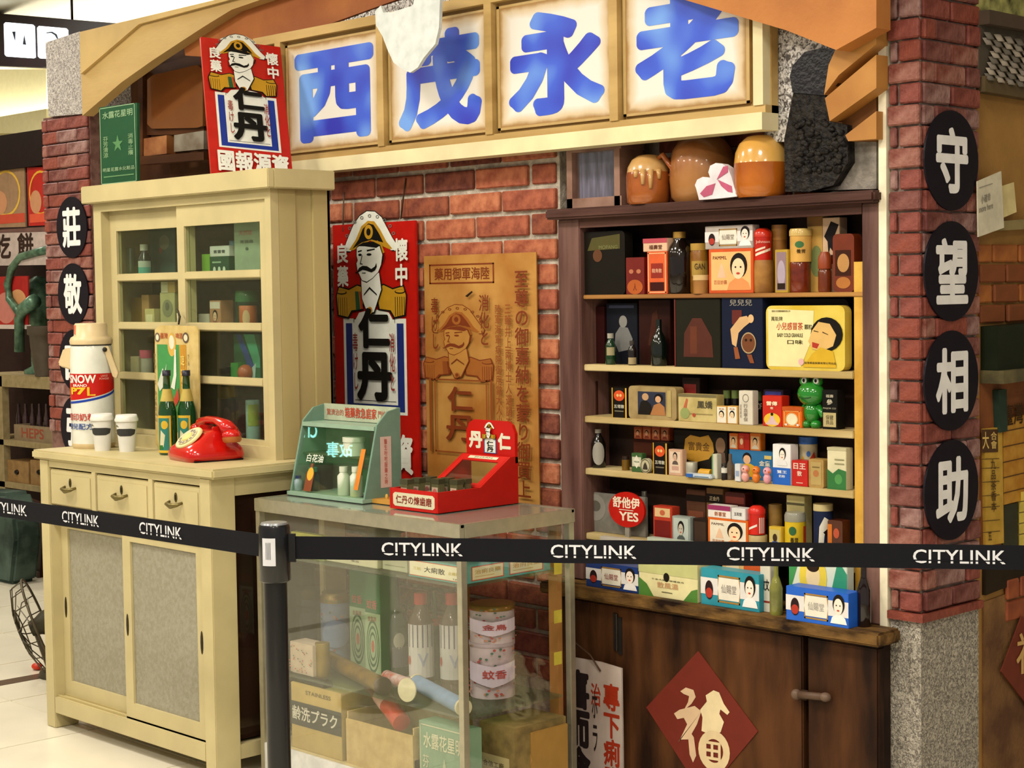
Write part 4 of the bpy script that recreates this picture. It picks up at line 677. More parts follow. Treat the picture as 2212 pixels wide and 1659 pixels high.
for px0, px1, yt, cl, lab in ((1600, 1621, 1007, 'd89a90', 'pale pink bird figurine with open beak next to the orange one'), (1622, 1645, 1007, 'd0701c', 'orange bird figurine between two pink ones'), (1646, 1669, 1010, 'd8929c', 'rosy pink bird figurine beside the white and blue carton')):
    c = oy((px0 + px1) / 2, 1040, FY - .004); c = V((c.x, FY - .004, s4)); s = scale_at(c); t = thing('bird_figurine', lab, 'figurine', c); m = M(cl, .3, coat=.3)
    MB().ball(c + V((0, 0, 11 * s)), 9 * s, 9 * s, 11.4 * s, m).ball(c + V((0, 0, 27 * s)), 9.5 * s, 9 * s, 9.5 * s, m).build('body', m, t)
    MB().lathe(c + V((7 * s, -4 * s, 26 * s)), [(3 * s, 0), (.3 * s, 6 * s)], n=8, ax=V((1, -.5, 0))).build('beak', M('c85a1c', .4), t); MB().ball(c + V((1 * s, -8.6 * s, 29 * s)), 1.5 * s, 1 * s, 1.5 * s).build('eye', M('1a1210', .3), t)
bx('milk_carton', 'tall white and blue carton with a smiling girl face', 'box', 1669, 1708, 960, s4, 'd8d6d4', [('r', 0, 0, 1, .42, '1c58b0'), ('t', '鷺王', .25, .28, .8, .36, 'd8dce4'), ('t', '奶粉', .35, .18, .7, .25, 'd8dce4')] + girl(.3, .48, .82, .92, 'e4d4c4', 'd8d6d4'))
zt_ = oy(1690, 960, FY).z; q = oy(1680, 955, FY + .015)
bx('medicine_box', 'red carton with white stamp-like characters on the fourth shelf', 'box', 1710, 1745, 995, s4, 'b01c14', [('t', '日王', .12, .66, .88, .9, .04, 'd8b0a0'), ('t', '散', .35, .4, .65, .6, .04, 'd8b0a0'), ('r', .3, .12, .7, .15, 'd8b0a0')])
jar('candy_can', 'cream can with coloured figures and a blue lid at the back', 'can', 1726, 1766, 943, s4, BY + .02, [('body', M('b8b090', .35), [(1, 0), (1, .85)]), ('lid', '2458a8', [(1.03, .85), (1.03, 1)])], shapes=[('p', [(.55, .55), (.75, .7), (.85, .5), (.65, .4)], 'b83a24'), ('e', .5, .65, .08, .06, '3a6ab0'), ('e', .25, .5, .07, .1, 'c8982c')])
bx('medicine_box', 'tan old carton with a worn picture on the fourth shelf', 'box', 1747, 1779, 992, s4, M('94743c', .5, h2='a8884c'), [('r', .15, .1, .85, .9, 'a89058'), ('e', .5, .5, .2, .12, 'a86a3c'), ('r', .25, .7, .75, .74, '6a5428')], rnd_=.005)
bx('tea_tin', 'cream tin with a green wave and clover at the right end', 'tin', 1787, 1828, 967, s4, 'ccc4a0', [('r', 0, .93, 1, 1, 'b0a884'), ('p', [(0, 0), (1, 0), (1, .45), (.6, .5), (.3, .38), (0, .48)], '2c6a34'), ('e', .6, .25, .2, .12, '4a8a48'), ('r', .4, .6, .9, .63, '8a8460'), ('r', .4, .7, .9, .73, '8a8460')], dp=.03)
# --- lower shelf, partly behind the belt
bx('display_card', 'grey display board with a faded bust picture behind the red disc', 'card', 1258, 1394, 1068, s5, M('68645c', .6, h2='7e7a70'), [('e', .22, .62, .16, .34, '8a867c'), ('e', .22, .66, .08, .14, '5c584e')], yf=FY + .028, dp=.012)
c = oy(1353, 1101, FY - .002); r_ = abs(oy(1393, 1101, FY).x - oy(1316, 1101, FY).x) / 2; rz_ = oy(1353, 1063, FY).z - oy(1353, 1139, FY).z; rz_ /= 2; rz_ = max(rz_, .04)
ds = thing('round_sign', 'round red sign reading YES with white brush characters on a stem', 'sign', V((c.x, FY, s5)))
MB().prism([c + V((r_ * math.cos(i * math.pi / 18), 0, rz_ * math.sin(i * math.pi / 18))) for i in range(36)], V((0, .008, 0))).build('disc', M('b0180e', .35), ds)
MB().box(c.x - .008, c.x + .008, FY, FY + .006, s5, c.z - rz_ * .9).build('stem', M('8a8478', .5), ds)
pr(ds, c + V((-r_, 0, -rz_)), V((2 * r_, 0, 0)), V((0, 0, 2 * rz_)), [('t', '舒他伊', .12, .54, .88, .86, .03, 'e0d0b8'), ('t', 'YES', .3, .18, .84, .44, .03, 'e0d0b8'), ('r', .3, .48, .7, .5, 'e0d0b8')], 'lettering')
jar('medicine_bottle', 'dark bottle with a silver cap beside the round red sign', 'bottle', 1381, 1403, 1061, s5, FY + .055, [('body', M('120e0c', .2, coat=.5), [(.9, 0), (1, .04), (1, .62), (.5, .78), (.5, .86)]), ('cap', M('8a8880', .3, .7), [(.55, .86), (.55, 1)])])
bx('medicine_box', 'red carton with a pale top and dark red panel on the low shelf', 'box', 1411, 1452, 1094, s5, 'a83420', [('r', .08, .08, .92, .6, '6a140e'), ('r', .1, .7, .9, .95, 'c8a878'), ('e', .5, .82, .14, .08, 'b05a3c')])
bx('medicine_box', 'silver-blue carton with a seated figure next to the red carton', 'box', 1452, 1491, 1116, s5, '8a928c', [('r', .1, .06, .9, .94, 'a8b0a8')] + girl(.25, .1, .75, .85, 'b0a898', '4a504c'), yf=FY - .006, dp=.025)
bx('dark_carton', 'plain dark carton between the silver-blue carton and the girl carton', 'box', 1497, 1528, 1121, s5, '241a14', [('r', .1, .1, .9, .9, '3a2a20')])
bx('dark_carton', 'brown dark-banded carton at the back of the low shelf', 'box', 1483, 1524, 1058, s5, '4a2c1c', [('r', 0, .78, 1, .9, '1c1410'), ('r', .1, .3, .9, .6, '6a3a24')], yf=BY)
bx('dark_carton', 'tan topped dark carton at the back behind the pink carton', 'box', 1526, 1562, 1055, s5, '6a4c2c', [('r', 0, .74, 1, .9, '1c1410'), ('t', '正金丹', .2, .78, .8, .86, 'b0a080')], yf=BY)
bx('dark_carton', 'dark red tin at the back of the low shelf', 'tin', 1566, 1610, 1064, s5, '4a1612', [('r', .05, .8, .95, .92, '7a3024')], yf=BY, rnd_=.008)
z = bx('medicine_box', 'wide orange-framed girl portrait carton on the low shelf above the belt', 'box', 1529, 1616, 1121, s5, 'c85c14', PAM('c85c14', 'd8cdb8'))
bx('medicine_box', 'white carton with a magenta band atop the low portrait carton', 'box', 1529, 1578, 1092, z, 'd8d0c8', [('r', 0, .62, 1, 1, '8a2a58'), ('t', '新喜堂', .3, .15, .8, .5, 'a05a2c')])
bx('medicine_box', 'plain white carton beside the magenta-banded one', 'box', 1580, 1610, 1098, z, 'cfccc8', [('t', '五和堂', .2, .35, .75, .65, '5a544c')])
zj = oy(1634, 1153, FY + .02).z
jar('spice_jar', 'cream jar under the red tin on the low shelf', 'jar', 1617, 1658, 1155, s5, FY + .02, [('body', M('a89464', .35), can)])
jar('powder_tin', 'bright red tin with white stripes on the low shelf', 'tin', 1617, 1653, 1092, zj, FY + .02, [('body', 'c01c10', [(1, 0), (1, .72)]), ('lid', 'c8241a', [(1.04, .72), (1.04, .86), (.8, .95), (.5, 1)])], shapes=[('p', [(.05, .15), (.5, .3), (.5, .38), (.05, .23)], 'd8d0c8')] + [('r', .6 + .1 * k, .05, .65 + .1 * k, .6, 'd8d0c8') for k in range(3)])
jar('cork_can', 'brown can standing at the back of the low shelf', 'can', 1660, 1690, 1089, s5, BY + .012, [('body', M('6a4e20', .4, h2='84642c'), can)])
bx('medicine_box', 'small yellow-edged carton with a blue figure on the low shelf', 'box', 1661, 1688, 1138, s5, 'c0a030', [('r', .1, .06, .9, .9, 'b8a868'), ('p', [(.15, .06), (.85, .06), (.7, .5), (.3, .5)], '2c4a9a'), ('e', .5, .62, .18, .14, '3a2a1c')], dp=.02)
jar('lidded_tin', 'yellow tin with green oval mark and grey lid on the low shelf', 'tin', 1695, 1740, 1106, s5, FY + .024, [('body', M('c8a81c', .35), [(1, 0), (1, .8)]), ('lid', '8a887a', [(1.03, .8), (1.03, .93), (.9, 1)])], shapes=[('e', .4, .6, .14, .1, '2a5a34'), ('t', '養胃', .32, .32, .6, .46, '3a2a14'), ('r', .82, .1, 1, .7, 'b83a20'), ('r', 0, 0, 1, .22, 'c8bc8c')])
bx('medicine_box', 'cream carton with striped top behind the yellow tin', 'box', 1699, 1738, 1071, s5, 'c0b47c', [('r', 0, .84, 1, .88, '5a5438'), ('r', 0, .6, 1, .64, '8a7c4c')], yf=BY)
jar('milk_can', 'dark blue can with a black and white bird on the low shelf', 'can', 1757, 1799, 1088, s5, FY + .04, [('body', M('1c2440', .3), [(1, 0), (1, .88)]), ('lid', 'b8a878', [(1.02, .88), (1.02, 1)])], shapes=[('p', [(.3, .2), (.5, .2), (.55, .45), (.8, .7), (.55, .78), (.35, .6)], 'cfc8b8'), ('p', [(.5, .5), (.75, .6), (.7, .4)], '14100f')])
bx('labelled_bottle', 'amber bottle with orange label at the end of the low shelf', 'bottle', 1788, 1820, 1124, s5, M('4a2010', .2, coat=.5), [('r', 0, .1, .3, .9, 'b8641c'), ('e', .65, .3, .22, .16, 'a88a54'), ('e', .6, .7, .2, .12, 'a8482c')], rnd_=.006)
# --- boxes on the counter ledge, in front
LY = YF - .07
bx('carton', 'dark blue carton with white oval label at the shadowed end of the ledge', 'box', 1266, 1379, 1219, zl, '1c3470', BRAND('1c3470', '8a3c3c'), yf=LY, dp=.05)
bx('carton', 'cream and green carton with a small black emblem on the ledge', 'box', 1380, 1507, 1212, zl, 'd8cf9c', [('p', [(0, 0), (.14, 0), (.26, .0), (.14, .32), (0, .48)], '4a7a30'), ('p', [(1, 0), (.76, 0), (.9, .3), (1, .36)], '4a7a30'), ('r', 0, .62, 1, 1, 'b8b87c'), ('e', .48, .56, .05, .12, '1c1812'), ('t', '散風濕', .32, .26, .68, .42, 'c09468'), ('t', '十全大補   保健良方', .22, .46, .78, .5, '3a3424'), ('r', .4, .15, .58, .17, '5a5438')], yf=LY, dp=.05)
bx('carton', 'teal and white carton with gold framed label in the middle of the ledge', 'box', 1514, 1640, 1234, zl, '2a8a9c', BRAND('2a8a9c', '8a8078'), yf=LY, dp=.05)
bx('carton', 'white carton with black characters behind the olive glass bottle', 'box', 1642, 1664, 1220, zl, 'c8c4b4', [('t', '散文', .1, .45, .9, .7, .03, '2a2824'), ('r', 0, .2, 1, .24, '8a2c20')], yf=LY + .02, dp=.03)
jar('glass_bottle', 'olive green glass bottle between the cartons on the ledge', 'bottle', 1662, 1691, 1222, zl, LY + .01, [('body', M('6a6a34', .12, coat=.6, h2='86863c'), [(.9, 0), (1, .04), (1, .55), (.6, .72), (.36, .8), (.34, 1)])])
z = bx('carton', 'bright blue and white carton with gold framed label at the ledge end', 'box', 1698, 1833, 1274, zl, '1e5cc0', BRAND('1e5cc0', '9a948c'), yf=LY - .025, dp=.055)
bx('carton', 'yellow, green and white carton with a smiling face behind the bright blue one', 'box', 1705, 1830, 1190, zl, 'c8d0c0', [('p', [(.6, 0), (1, 0), (1, .7), (.85, .9), (.75, .5)], '2c8a68'), ('p', [(0, .3), (.2, .9), (.0, .95)], '3a8a4c'), ('e', .42, .6, .24, .34, 'd8c040'), ('e', .42, .62, .12, .2, 'e0c898'), ('e', .42, .76, .11, .08, '2a1c14')], yf=LY + .034, dp=.03)
z5 = bx('carton', 'long pale carton lying behind the teal carton on the ledge', 'box', 1398, 1528, 1168, zl, 'a8b0a0', [('t', '和胃散', .6, .8, .85, .9, '2a2824'), ('r', .02, .5, .98, .55, '5a8a84')], yf=LY + .052, dp=.025)
bx('carton', 'orange and white picture carton behind the teal carton', 'box', 1560, 1655, 1195, zl, 'd0a868', [('p', [(.5, .5), (.95, .5), (.9, .95), (.5, .95)], 'c0501c'), ('e', .25, .7, .15, .2, 'd8c09c'), ('r', 0, .2, 1, .4, '9ab8c0')], yf=LY + .055, dp=.022)
bx('carton', 'white carton with red scroll lines lying at the shadowed end of the ledge', 'box', 1296, 1392, 1164, zl, 'b8b0a4', [('r', .05, .8, .95, .84, 'a03a2c'), ('c', .3, .88, .06, .06, .4, 'a03a2c')], yf=LY + .056, dp=.022)
jar('dark_flask', 'dark brown glass bottle standing against the right post', 'bottle', 1850, 1882, 1222, zl, LY + .03, [('body', M('1a0e0c', .12, coat=.7), [(.9, 0), (1, .04), (1, .6), (.5, .78), (.42, .84), (.42, 1)])])

# ================================================================ CREAM SIDEBOARD (lower part of the cabinet)
YC, YCB, ZC = 2.928, 3.44, .951
sb_ = thing('sideboard', 'cream painted wooden sideboard with three drawers and two sliding glass doors', 'cabinet', (-4.86, 3.2, 0))
cx0, cx1 = -5.366, -4.345
MB().box(-5.398, -4.312, YC - .012, YCB, ZC - .03, ZC).build('worktop', CREAM, sb_, bevel=.006)
PW = .058
for x in (cx0, cx1 - PW):
    for y in (YC, YCB - .09): MB().box(x, x + PW, y, y + .09, 0, ZC - .03).build('leg', CREAM, sb_, bevel=.003)
zd0, zd1 = oy(300, 1122, YC).z + .004, ZC - .055      # drawer row
zr = oy(101, 1500, YC).z
MB().box(cx0 + PW, cx1 - PW, YC + .004, YC + .03, zd1, ZC - .03).build('top_rail', CREAM, sb_)
MB().box(cx0 + PW, cx1 - PW, YC + .004, YC + .06, zd0 - .05, zd0 - .006).build('middle_rail', CREAM, sb_)
MB().box(cx0 + PW, cx1 - PW, YC, YC + .07, zr - .055, zr).build('bottom_rail', CREAM, sb_, bevel=.002)
for k in range(2): MB().box(cx0 + PW, cx1 - PW, YC + .012 + .026 * k, YC + .018 + .026 * k, zr, zr + .006).build('door_track', CREAM2, sb_)
MB().box(cx0 + .03, cx1 - .03, YC + .06, YCB, zr - .05, zr - .03).build('floor_board', CREAM2, sb_)
MB().box(cx0, cx1, YCB - .012, YCB, zr - .05, ZC - .03).build('back_panel', M('5c3a26', .6, scale=8, h2='7a5032'), sb_)
MB().box(cx0 + .01, cx0 + .022, YC + .09, YCB - .09, zr, ZC - .03).build('side_panel', CREAM2, sb_)
MB().box(cx1 - .03, cx1 - .024, YC + .09, YCB - .09, zr, ZC - .09).build('side_panel', glass('dark_side_glass', .1, .5, '3a2c24', '3a261c'), sb_)
MB().box(cx1 - .04, cx1 - .006, YC + .09, YCB - .09, ZC - .09, ZC - .03).build('side_rail', CREAM, sb_); MB().box(cx1 - .05, cx1 - .006, YC + .09, YCB - .09, zr - .055, zr - .01).build('side_rail', CREAM, sb_)
MB().box(cx0 + .03, cx1 - .03, YC + .1, YCB - .02, .46, .475).build('inner_shelf', M('7a5636', .6), sb_)
dx = [cx0 + PW, oy(201, 1060, YC).x, oy(324, 1080, YC).x, cx1 - PW]
for i in range(3):
    if i: MB().box(dx[i] - .011, dx[i] + .011, YC + .002, YC + .06, zd0, zd1).build('drawer_divider', CREAM, sb_)
    x0, x1 = dx[i] + (.014 if i else .004), dx[i + 1] - (.014 if i < 2 else .004)
    d = MB().box(x0, x1, YC + .006, YC + .03, zd0, zd1 - .006).build('drawer', CREAM, sb_, bevel=.003)
    c = (x0 + x1) / 2; zh = zd0 + (zd1 - zd0) * .48
    MB().box(x0 + .01, x1 - .01, YC + .003, YC + .006, zd0 + .004, zd1 - .022).build('raised_panel', CREAM, d, bevel=.001)
    MB().tube([V((c - .035, YC + .003, zh + .006)), V((c - .028, YC - .014, zh)), V((c, YC - .018, zh - .004)), V((c + .028, YC - .014, zh)), V((c + .035, YC + .003, zh + .006))], [.004, .006, .009, .006, .004], M('6e6238', .35, .6)).build('pull', M('6e6238', .35, .6), d)
    MB().prism([V((c + .008 * math.cos(k * .524), YC + .0015, zd1 - .045 + .015 * math.sin(k * .524))) for k in range(12)], V((0, .002, 0))).box(c - .002, c + .002, YC + .0005, YC + .002, zd1 - .053, zd1 - .038, M('1c160c', .6)).build('keyhole_plate', M('5e5430', .35, .6), d)
PG = M('8a8570', .35, scale=70, h2='979280', bump=.25, bscale=140)
gz1, gz0 = oy(279, 1172, YC).z, oy(279, 1520, YC).z
xm = oy(268, 1350, YC).x
for i, (x0, x1, y) in enumerate(((cx0 + PW, xm + .03, YC + .04), (xm - .018, cx1 - PW, YC + .012))):
    d = thing('x', 'x', 'x'); bpy.data.objects.remove(d)
    st = .045; o = MB().box(x0, x0 + st, y, y + .022, zr, zd0 - .05).box(x1 - st, x1, y, y + .022, zr, zd0 - .05).box(x0 + st, x1 - st, y, y + .022, zr, gz0).box(x0 + st, x1 - st, y, y + .022, gz1, zd0 - .05).build('sliding_door', CREAM, sb_)
    MB().box(x0 + st, x1 - st, y + .008, y + .013, gz0, gz1).build('patterned_glass', PG, o)
    for px_ in ((x0 + st * .45, x1 - st * .5) if i else (x0 + st * .5,)):
        zc_ = (gz0 + gz1) / 2 - .01
        MB().prism([V((px_ + .007 * math.cos(k * .524), y - .0012, zc_ + .036 * math.sin(k * .524))) for k in range(12)], V((0, .002, 0))).build('finger_pull', M('2e2416', .5, .4), o)

# ================================================================ UPPER GLASS CABINET
YU, YUB = 3.208, 3.44
uc = thing('display_cabinet', 'cream painted glass-door cabinet standing on the sideboard', 'cabinet', (-4.92, 3.32, ZC))
ux0, ux1 = -5.445, oy(594, 900, YU).x
zt_c = 1.856; zcor = oy(390, 424, YU).z
MB().box(ux0 - .03, ux1 + .03, YU - .03, YU - .005, zcor, zt_c).build('cornice', CREAM, uc, bevel=.003); MB().box(ux1 + .005, ux1 + .03, YU - .005, YUB, zcor, zt_c).build('cornice', CREAM, uc, bevel=.003); MB().box(ux0 - .03, ux0 - .005, YU - .005, YUB, zcor, zt_c).build('cornice', CREAM, uc)
MB().box(ux0 - .005, ux1 + .005, YU - .005, YUB, zcor + .02, zcor + .035).build('top_board', CREAM2, uc)
zub = oy(300, 925, YU).z
SW = .05
MB().box(ux0, ux0 + SW, YU, YU + .04, ZC, zcor + .02).build('stile', CREAM, uc); MB().box(ux1 - SW * .6, ux1, YU, YU + .03, ZC, zcor + .02).build('stile', CREAM, uc)
MB().box(ux0 + SW, ux1 - SW * .6, YU, YU + .03, ZC, ZC + .04).build('base_rail', CREAM, uc)
MB().box(ux0 + SW, ux1 - SW * .6, YU, YU + .012, zcor - .03, zcor + .02).build('top_rail', CREAM, uc)
for k in range(3):
    y0 = YU + .03 + (YUB - YU - .03) * k / 3; y1 = YU + .03 + (YUB - YU - .03) * (k + 1) / 3; MB().box(ux1 - .018 - (.006 if k == 1 else 0), ux1 - (.008 if k == 1 else 0), y0, y1, ZC, zcor + .02).build('side_plank', CREAM2, uc, bevel=.0015)
MB().box(ux0, ux0 + .018, YU + .04, YUB, ZC, zcor + .02).build('side_board', CREAM2, uc); MB().box(ux0, ux1, YUB - .01, YUB, ZC, zcor).build('back_panel', M('3c3428', .7, scale=8, h2='4a4234'), uc)
zm = [oy(480, y, YU).z for y in (593, 706, 823)]; zg1, zg0 = oy(480, 483, YU).z, oy(480, 945, YU).z
xmid = oy(392, 700, YU).x
for i, (x0, x1, y) in enumerate(((ux0 + SW, xmid + .012, YU + .034), (xmid - .03, ux1 - SW * .6, YU + .010))):
    st = .042; zt2 = zcor - .02
    o = MB().box(x0, x0 + st, y, y + .02, ZC + .04, zt2).box(x1 - st, x1, y, y + .02, ZC + .04, zt2).box(x0 + st, x1 - st, y, y + .02, ZC + .04, zg0).box(x0 + st, x1 - st, y, y + .02, zg1, zt2).build('glass_door', CREAM, uc)
    lv = [zg0] + zm[::-1] + [zg1]
    for z in zm: MB().box(x0 + st, x1 - st, y - .002, y + .02, z - .013, z + .013).build('muntin', CREAM, o, bevel=.003)
    for k in range(4): MB().box(x0 + st, x1 - st, y + .009, y + .012, lv[k], lv[k + 1]).build('pane', GLC, o)
sz = [z - .006 for z in zm] + [zg0 - .02]
for z in sz: MB().box(ux0 + .02, ux1 - .026, YU + .06, YUB - .01, z - .012, z).build('shelf_board', M('6e5c40', .6), uc)
# hook and hanging card with two bottles before it
yk = YU - .008
hc = tag(wp('bottle_card', [(334, 712), (345, 703), (420, 704), (428, 712), (430, 880), (424, 968), (336, 962)], yk - .012, .006, M('b89f5e', .6, h2='c9b274')), 'green and tan advertising card hung on a hook behind two beer bottles', 'card')
A = oy(337, 960, yk - .012); pr(hc, A, V((oy(424, 960, yk).x - A.x, 0, 0)), V((0, 0, oy(337, 708, yk).z - A.z)), [('r', .1, .12, .86, .86, '3f8a4a'), ('r', .7, .12, .88, .86, 'b8862c'), ('e', .5, .86, .11, .1, 'c8a04a'), ('e', .5, .88, .07, .06, 'd8d0b8'), ('e', .12, .92, .07, .04, '6a5a4a'), ('e', .12, .92, .04, .025, 'd8cfb0'), ('e', .88, .92, .08, .045, '5a4a40'), ('e', .88, .92, .05, .028, 'd8cfb0'), ('t', '臺灣', .2, .91, .4, .96, 'a8502c'), ('t', '啤酒', .62, .91, .8, .96, 'a8502c'), ('p', [(.1, .52), (.25, .66), (.3, .62), (.36, .7), (.3, .52), (.16, .46)], 'c4c8b8'), ('p', [(.46, .5), (.54, .6), (.58, .82), (.62, .82), (.62, .6), (.56, .48)], 'd0d4c4'), ('p', [(.48, .36), (.66, .5), (.68, .4), (.58, .34)], 'b8402c'), ('t', vt('啤酒專賣'), .74, .3, .84, .78, 'e0c060'), ('t', vt('TAIWAN BEER'), .92, .2, .97, .78, '7a6a3c'), ('t', vt('PUBLIC BUREAU'), .02, .2, .07, .78, '7a6a3c')])
MB().tube([oy(381, 706, yk - .01), oy(384, 690, yk - .01), oy(383, 677, yk - .004)], .0018).build('string', M('d0c49a', .8), hc)
MB().tube([oy(386, 700, yk), oy(389, 684, yk - .012), oy(385, 672, yk - .004), oy(383, 668, yk + .002)], .003).build('hook', M('3a3630', .4, .6), hc)
def bottle(px, py, w, ytop, label, z=ZC, group=None, yy=None):
    c = oz(px, py, z) if yy is None else V((oy(px, py, yy).x, yy, z)); s = scale_at(c); r = w / 2 * s; h = (oy(px, ytop, c.y).z - z)
    t = thing('beer_bottle', label, 'bottle', c, group=group); GB = M('0f3a14', .1, coat=.8, h2='143f18')
    MB().lathe(c, [(r * .9, 0), (r, .02 * h), (r, .50 * h), (r * .93, .56 * h), (r * .6, .68 * h), (r * .42, .78 * h), (r * .38, .93 * h), (r * .44, .935 * h)], GB, 20).build('glass_body', GB, t)
    MB().lathe(c, [(r * .46, .935 * h), (r * .46, 1.0 * h), (r * .3, 1.0 * h)], M('2c2a34', .4, .4), 16).build('cap', M('2c2a34', .4, .4), t)
    MB().lathe(c, [(r * .74, .635 * h), (r * .46, .78 * h)], M('b09a4a', .5), 20).build('neck_foil', M('7a7464', .45, h2='a8923c'), t)
    vd = math.atan2(EYE.y - c.y, EYE.x - c.x) + 2.2
    def fn(x, y, off): a = vd + (x - .5) * 3.2 - 1.3 - .95; return c + V(((r + off) * math.cos(a), (r + off) * math.sin(a), h * y))
    pr(t, c, V((1, 0, 0)), V((0, 0, 1)), [('r', .1, .03, .62, .47, 'c8a42c'), ('r', .15, .06, .56, .44, '2c7468'), ('p', [(.2, .1), (.36, .1), (.42, .24), (.26, .3)], 'c8c4a0'), ('e', .4, .36, .12, .05, 'c8a42c'), ('r', .16, .07, .34, .12, '2a6a2a')], fn=fn, name='label_print')
    return t
bottle(364, 982, 40, 800, 'green beer bottle with a picture label, the one nearer the paper cups')
bottle(406, 976, 40, 800, 'green beer bottle with a picture label, the one behind the red telephone', yy=3.155)
# things inside the upper cabinet
def inb(name, label, cat, px0, px1, ytop, k, col, shapes=(), dy=.07, dp=.05, **kw): return bx(name, label, cat, px0, px1, ytop, sz[k], col, shapes, yf=YU + dy, dp=dp, **kw)
jar('medicine_bottle', 'brown bottle with white cap and teal label in the top left of the cabinet', 'bottle', 296, 326, 528, sz[0], YU + .11, [('body', M('2a2a22', .2, coat=.4), [(1, 0), (1, .6), (.5, .76), (.5, .82)]), ('cap', 'b8b8a8', [(.6, .82), (.6, 1)])], shapes=[('r', .1, .05, .9, .34, '5aa08c'), ('r', .1, .34, .9, .52, 'a8b0a0')])
jar('glass_tumbler', 'narrow clear glass next to the white-capped bottle', 'glass', 272, 290, 536, sz[0], YU + .11, [('body', GLW, [(.9, 0), (1, .05), (1, 1)])])
inb('picture_card', 'grey green card leaning at the back of the cabinet top shelf', 'card', 322, 378, 490, 0, '3c5048', [('e', .6, .7, .2, .14, '6a6a5a'), ('e', .45, .55, .06, .06, '7a3a30')], dy=.16, dp=.01)
inb('medicine_box', 'lime green small box at the cabinet top right', 'box', 436, 454, 549, 0, '6a9a34')
z = inb('medicine_box', 'dark green carton with three white marks in the cabinet', 'box', 453, 495, 554, 0, '1c4630', [('e', .25, .35, .07, .16, 'b8c4b0'), ('e', .5, .35, .07, .16, 'b8c4b0'), ('e', .75, .35, .07, .16, 'b8c4b0'), ('r', .15, .68, .6, .76, '8aa88a')])
bx('medicine_box', 'small white carton lying on the dark green carton', 'box', 453, 495, 531, z, 'b8bab0', [('t', '紫雲膏', .2, .3, .8, .62, '3a4440')], yf=YU + .07, dp=.05)
inb('medicine_box', 'large pale sage carton filling the corner of the cabinet top shelf', 'box', 506, 562, 478, 0, '8a9a80', [('t', '天然堂', .2, .75, .7, .84, 'b0685c'), ('t', '胃腸藥', .25, .6, .75, .66, '5a6458'), ('e', .5, .5, .06, .03, '4a5448')], dy=.075)
jar('pill_bottle', 'pale blue bottle behind the sage carton', 'bottle', 495, 512, 520, sz[0], YU + .15, [('body', M('7aa0b0', .3), can)])
inb('medicine_box', 'dull yellow carton on the second cabinet shelf', 'box', 283, 306, 643, 1, '8a6a24', dy=.12)
inb('medicine_box', 'tan tall carton on the second cabinet shelf', 'box', 306, 322, 637, 1, 'a07a4c', dy=.10)
inb('medicine_box', 'small cream carton with printed label in front on the second shelf', 'box', 313, 333, 667, 1, 'b8aa74', [('r', .15, .15, .85, .7, 'cfc49a')], dy=.064, dp=.03)
inb('portrait_box', 'tall olive cream carton with an oval picture near the hook', 'box', 346, 378, 632, 1, 'a09a6c', [('e', .5, .55, .35, .25, '7a7a5c'), ('e', .5, .6, .14, .12, '5a5a48')])
bx('medicine_box', 'cream and orange carton stacked above the olive cream carton', 'box', 348, 378, 608, oy(362, 632, YU + .07).z, 'a88a50', [('r', 0, 0, .5, 1, 'b8b090')], yf=YU + .07, dp=.05)
inb('medicine_box', 'low white carton on the second shelf behind the right door', 'box', 428, 452, 678, 1, 'b0a898')
inb('portrait_box', 'tan carton with a tiny face portrait behind the right door', 'box', 453, 477, 649, 1, 'a87a58', [('r', .05, .7, .95, .95, 'c0b4a4')] + girl(.2, .08, .8, .66, 'c8a888', '8a5a48'))
inb('medicine_box', 'grey carton with a white stripe behind the right door', 'box', 478, 504, 650, 1, '5c5854', [('r', 0, .75, 1, .85, '9a948c')], dy=.12)
jar('tonic_jar', 'dark green lidded jar on the second cabinet shelf', 'jar', 507, 562, 628, sz[1], YU + .15, [('body', M('16402c', .2, coat=.4), [(.95, 0), (1, .05), (1, .7)]), ('lid', '3a7a48', [(1, .7), (1, .92), (.9, 1)])])
jar('orange_tin', 'orange round tin with a pale disc on the second cabinet shelf', 'tin', 516, 556, 660, sz[1], YU + .09, [('body', M('a8582c', .4), can)], shapes=[('e', .4, .45, .16, .36, 'c0a078')])
inb('medicine_box', 'cream small carton on the third cabinet shelf', 'box', 282, 300, 770, 2, '9a8c6c')
jar('cotton_jar', 'white jar with a pink lid on the third cabinet shelf', 'jar', 302, 329, 756, sz[2], YU + .10, [('body', M('a8a090', .4), [(1, 0), (1, .7)]), ('lid', 'b04a60', [(1.05, .7), (1.05, 1)])])
inb('gift_bag', 'green and blue striped packet leaning on the third cabinet shelf', 'packet', 505, 562, 722, 2, '1c5a3c', [('p', [(.1, 1), (.3, 1), (.8, .3), (.6, .2)], '2a4a90'), ('p', [(.4, 1), (.8, 1), (1, .5), (1, .3), (.8, .3)], '4aa07c'), ('p', [(.7, .3), (.85, .4), (.8, .05), (.7, .05)], '9ab8b0')], dy=.10, dp=.03)
c = oy(528, 800, YU + .085); tag(MB().ball(V((c.x, YU + .09, sz[2] + .028)), .028, .028, .028, M('a05030', .35)).build('orange_ball', M('a05030', .35)), 'orange-brown ball on the third cabinet shelf', 'ball')
inb('medicine_box', 'small bright green carton beside the orange-brown ball', 'box', 498, 514, 784, 2, '2c7a34')
jar('mug', 'pale mug with a yellow-green patch on the lowest cabinet shelf', 'mug', 530, 562, 864, sz[3], YU + .09, [('body', M('8aa8a0', .3), can)], shapes=[('r', .2, .4, .8, .9, '8a9a48')])
inb('toy_box', 'dim pinkish carton on the lowest cabinet shelf', 'box', 470, 512, 862, 3, '4a343c', [('e', .5, .6, .2, .2, '6a4a50'), ('r', .2, .1, .9, .3, '5a3a2c')], dy=.11)

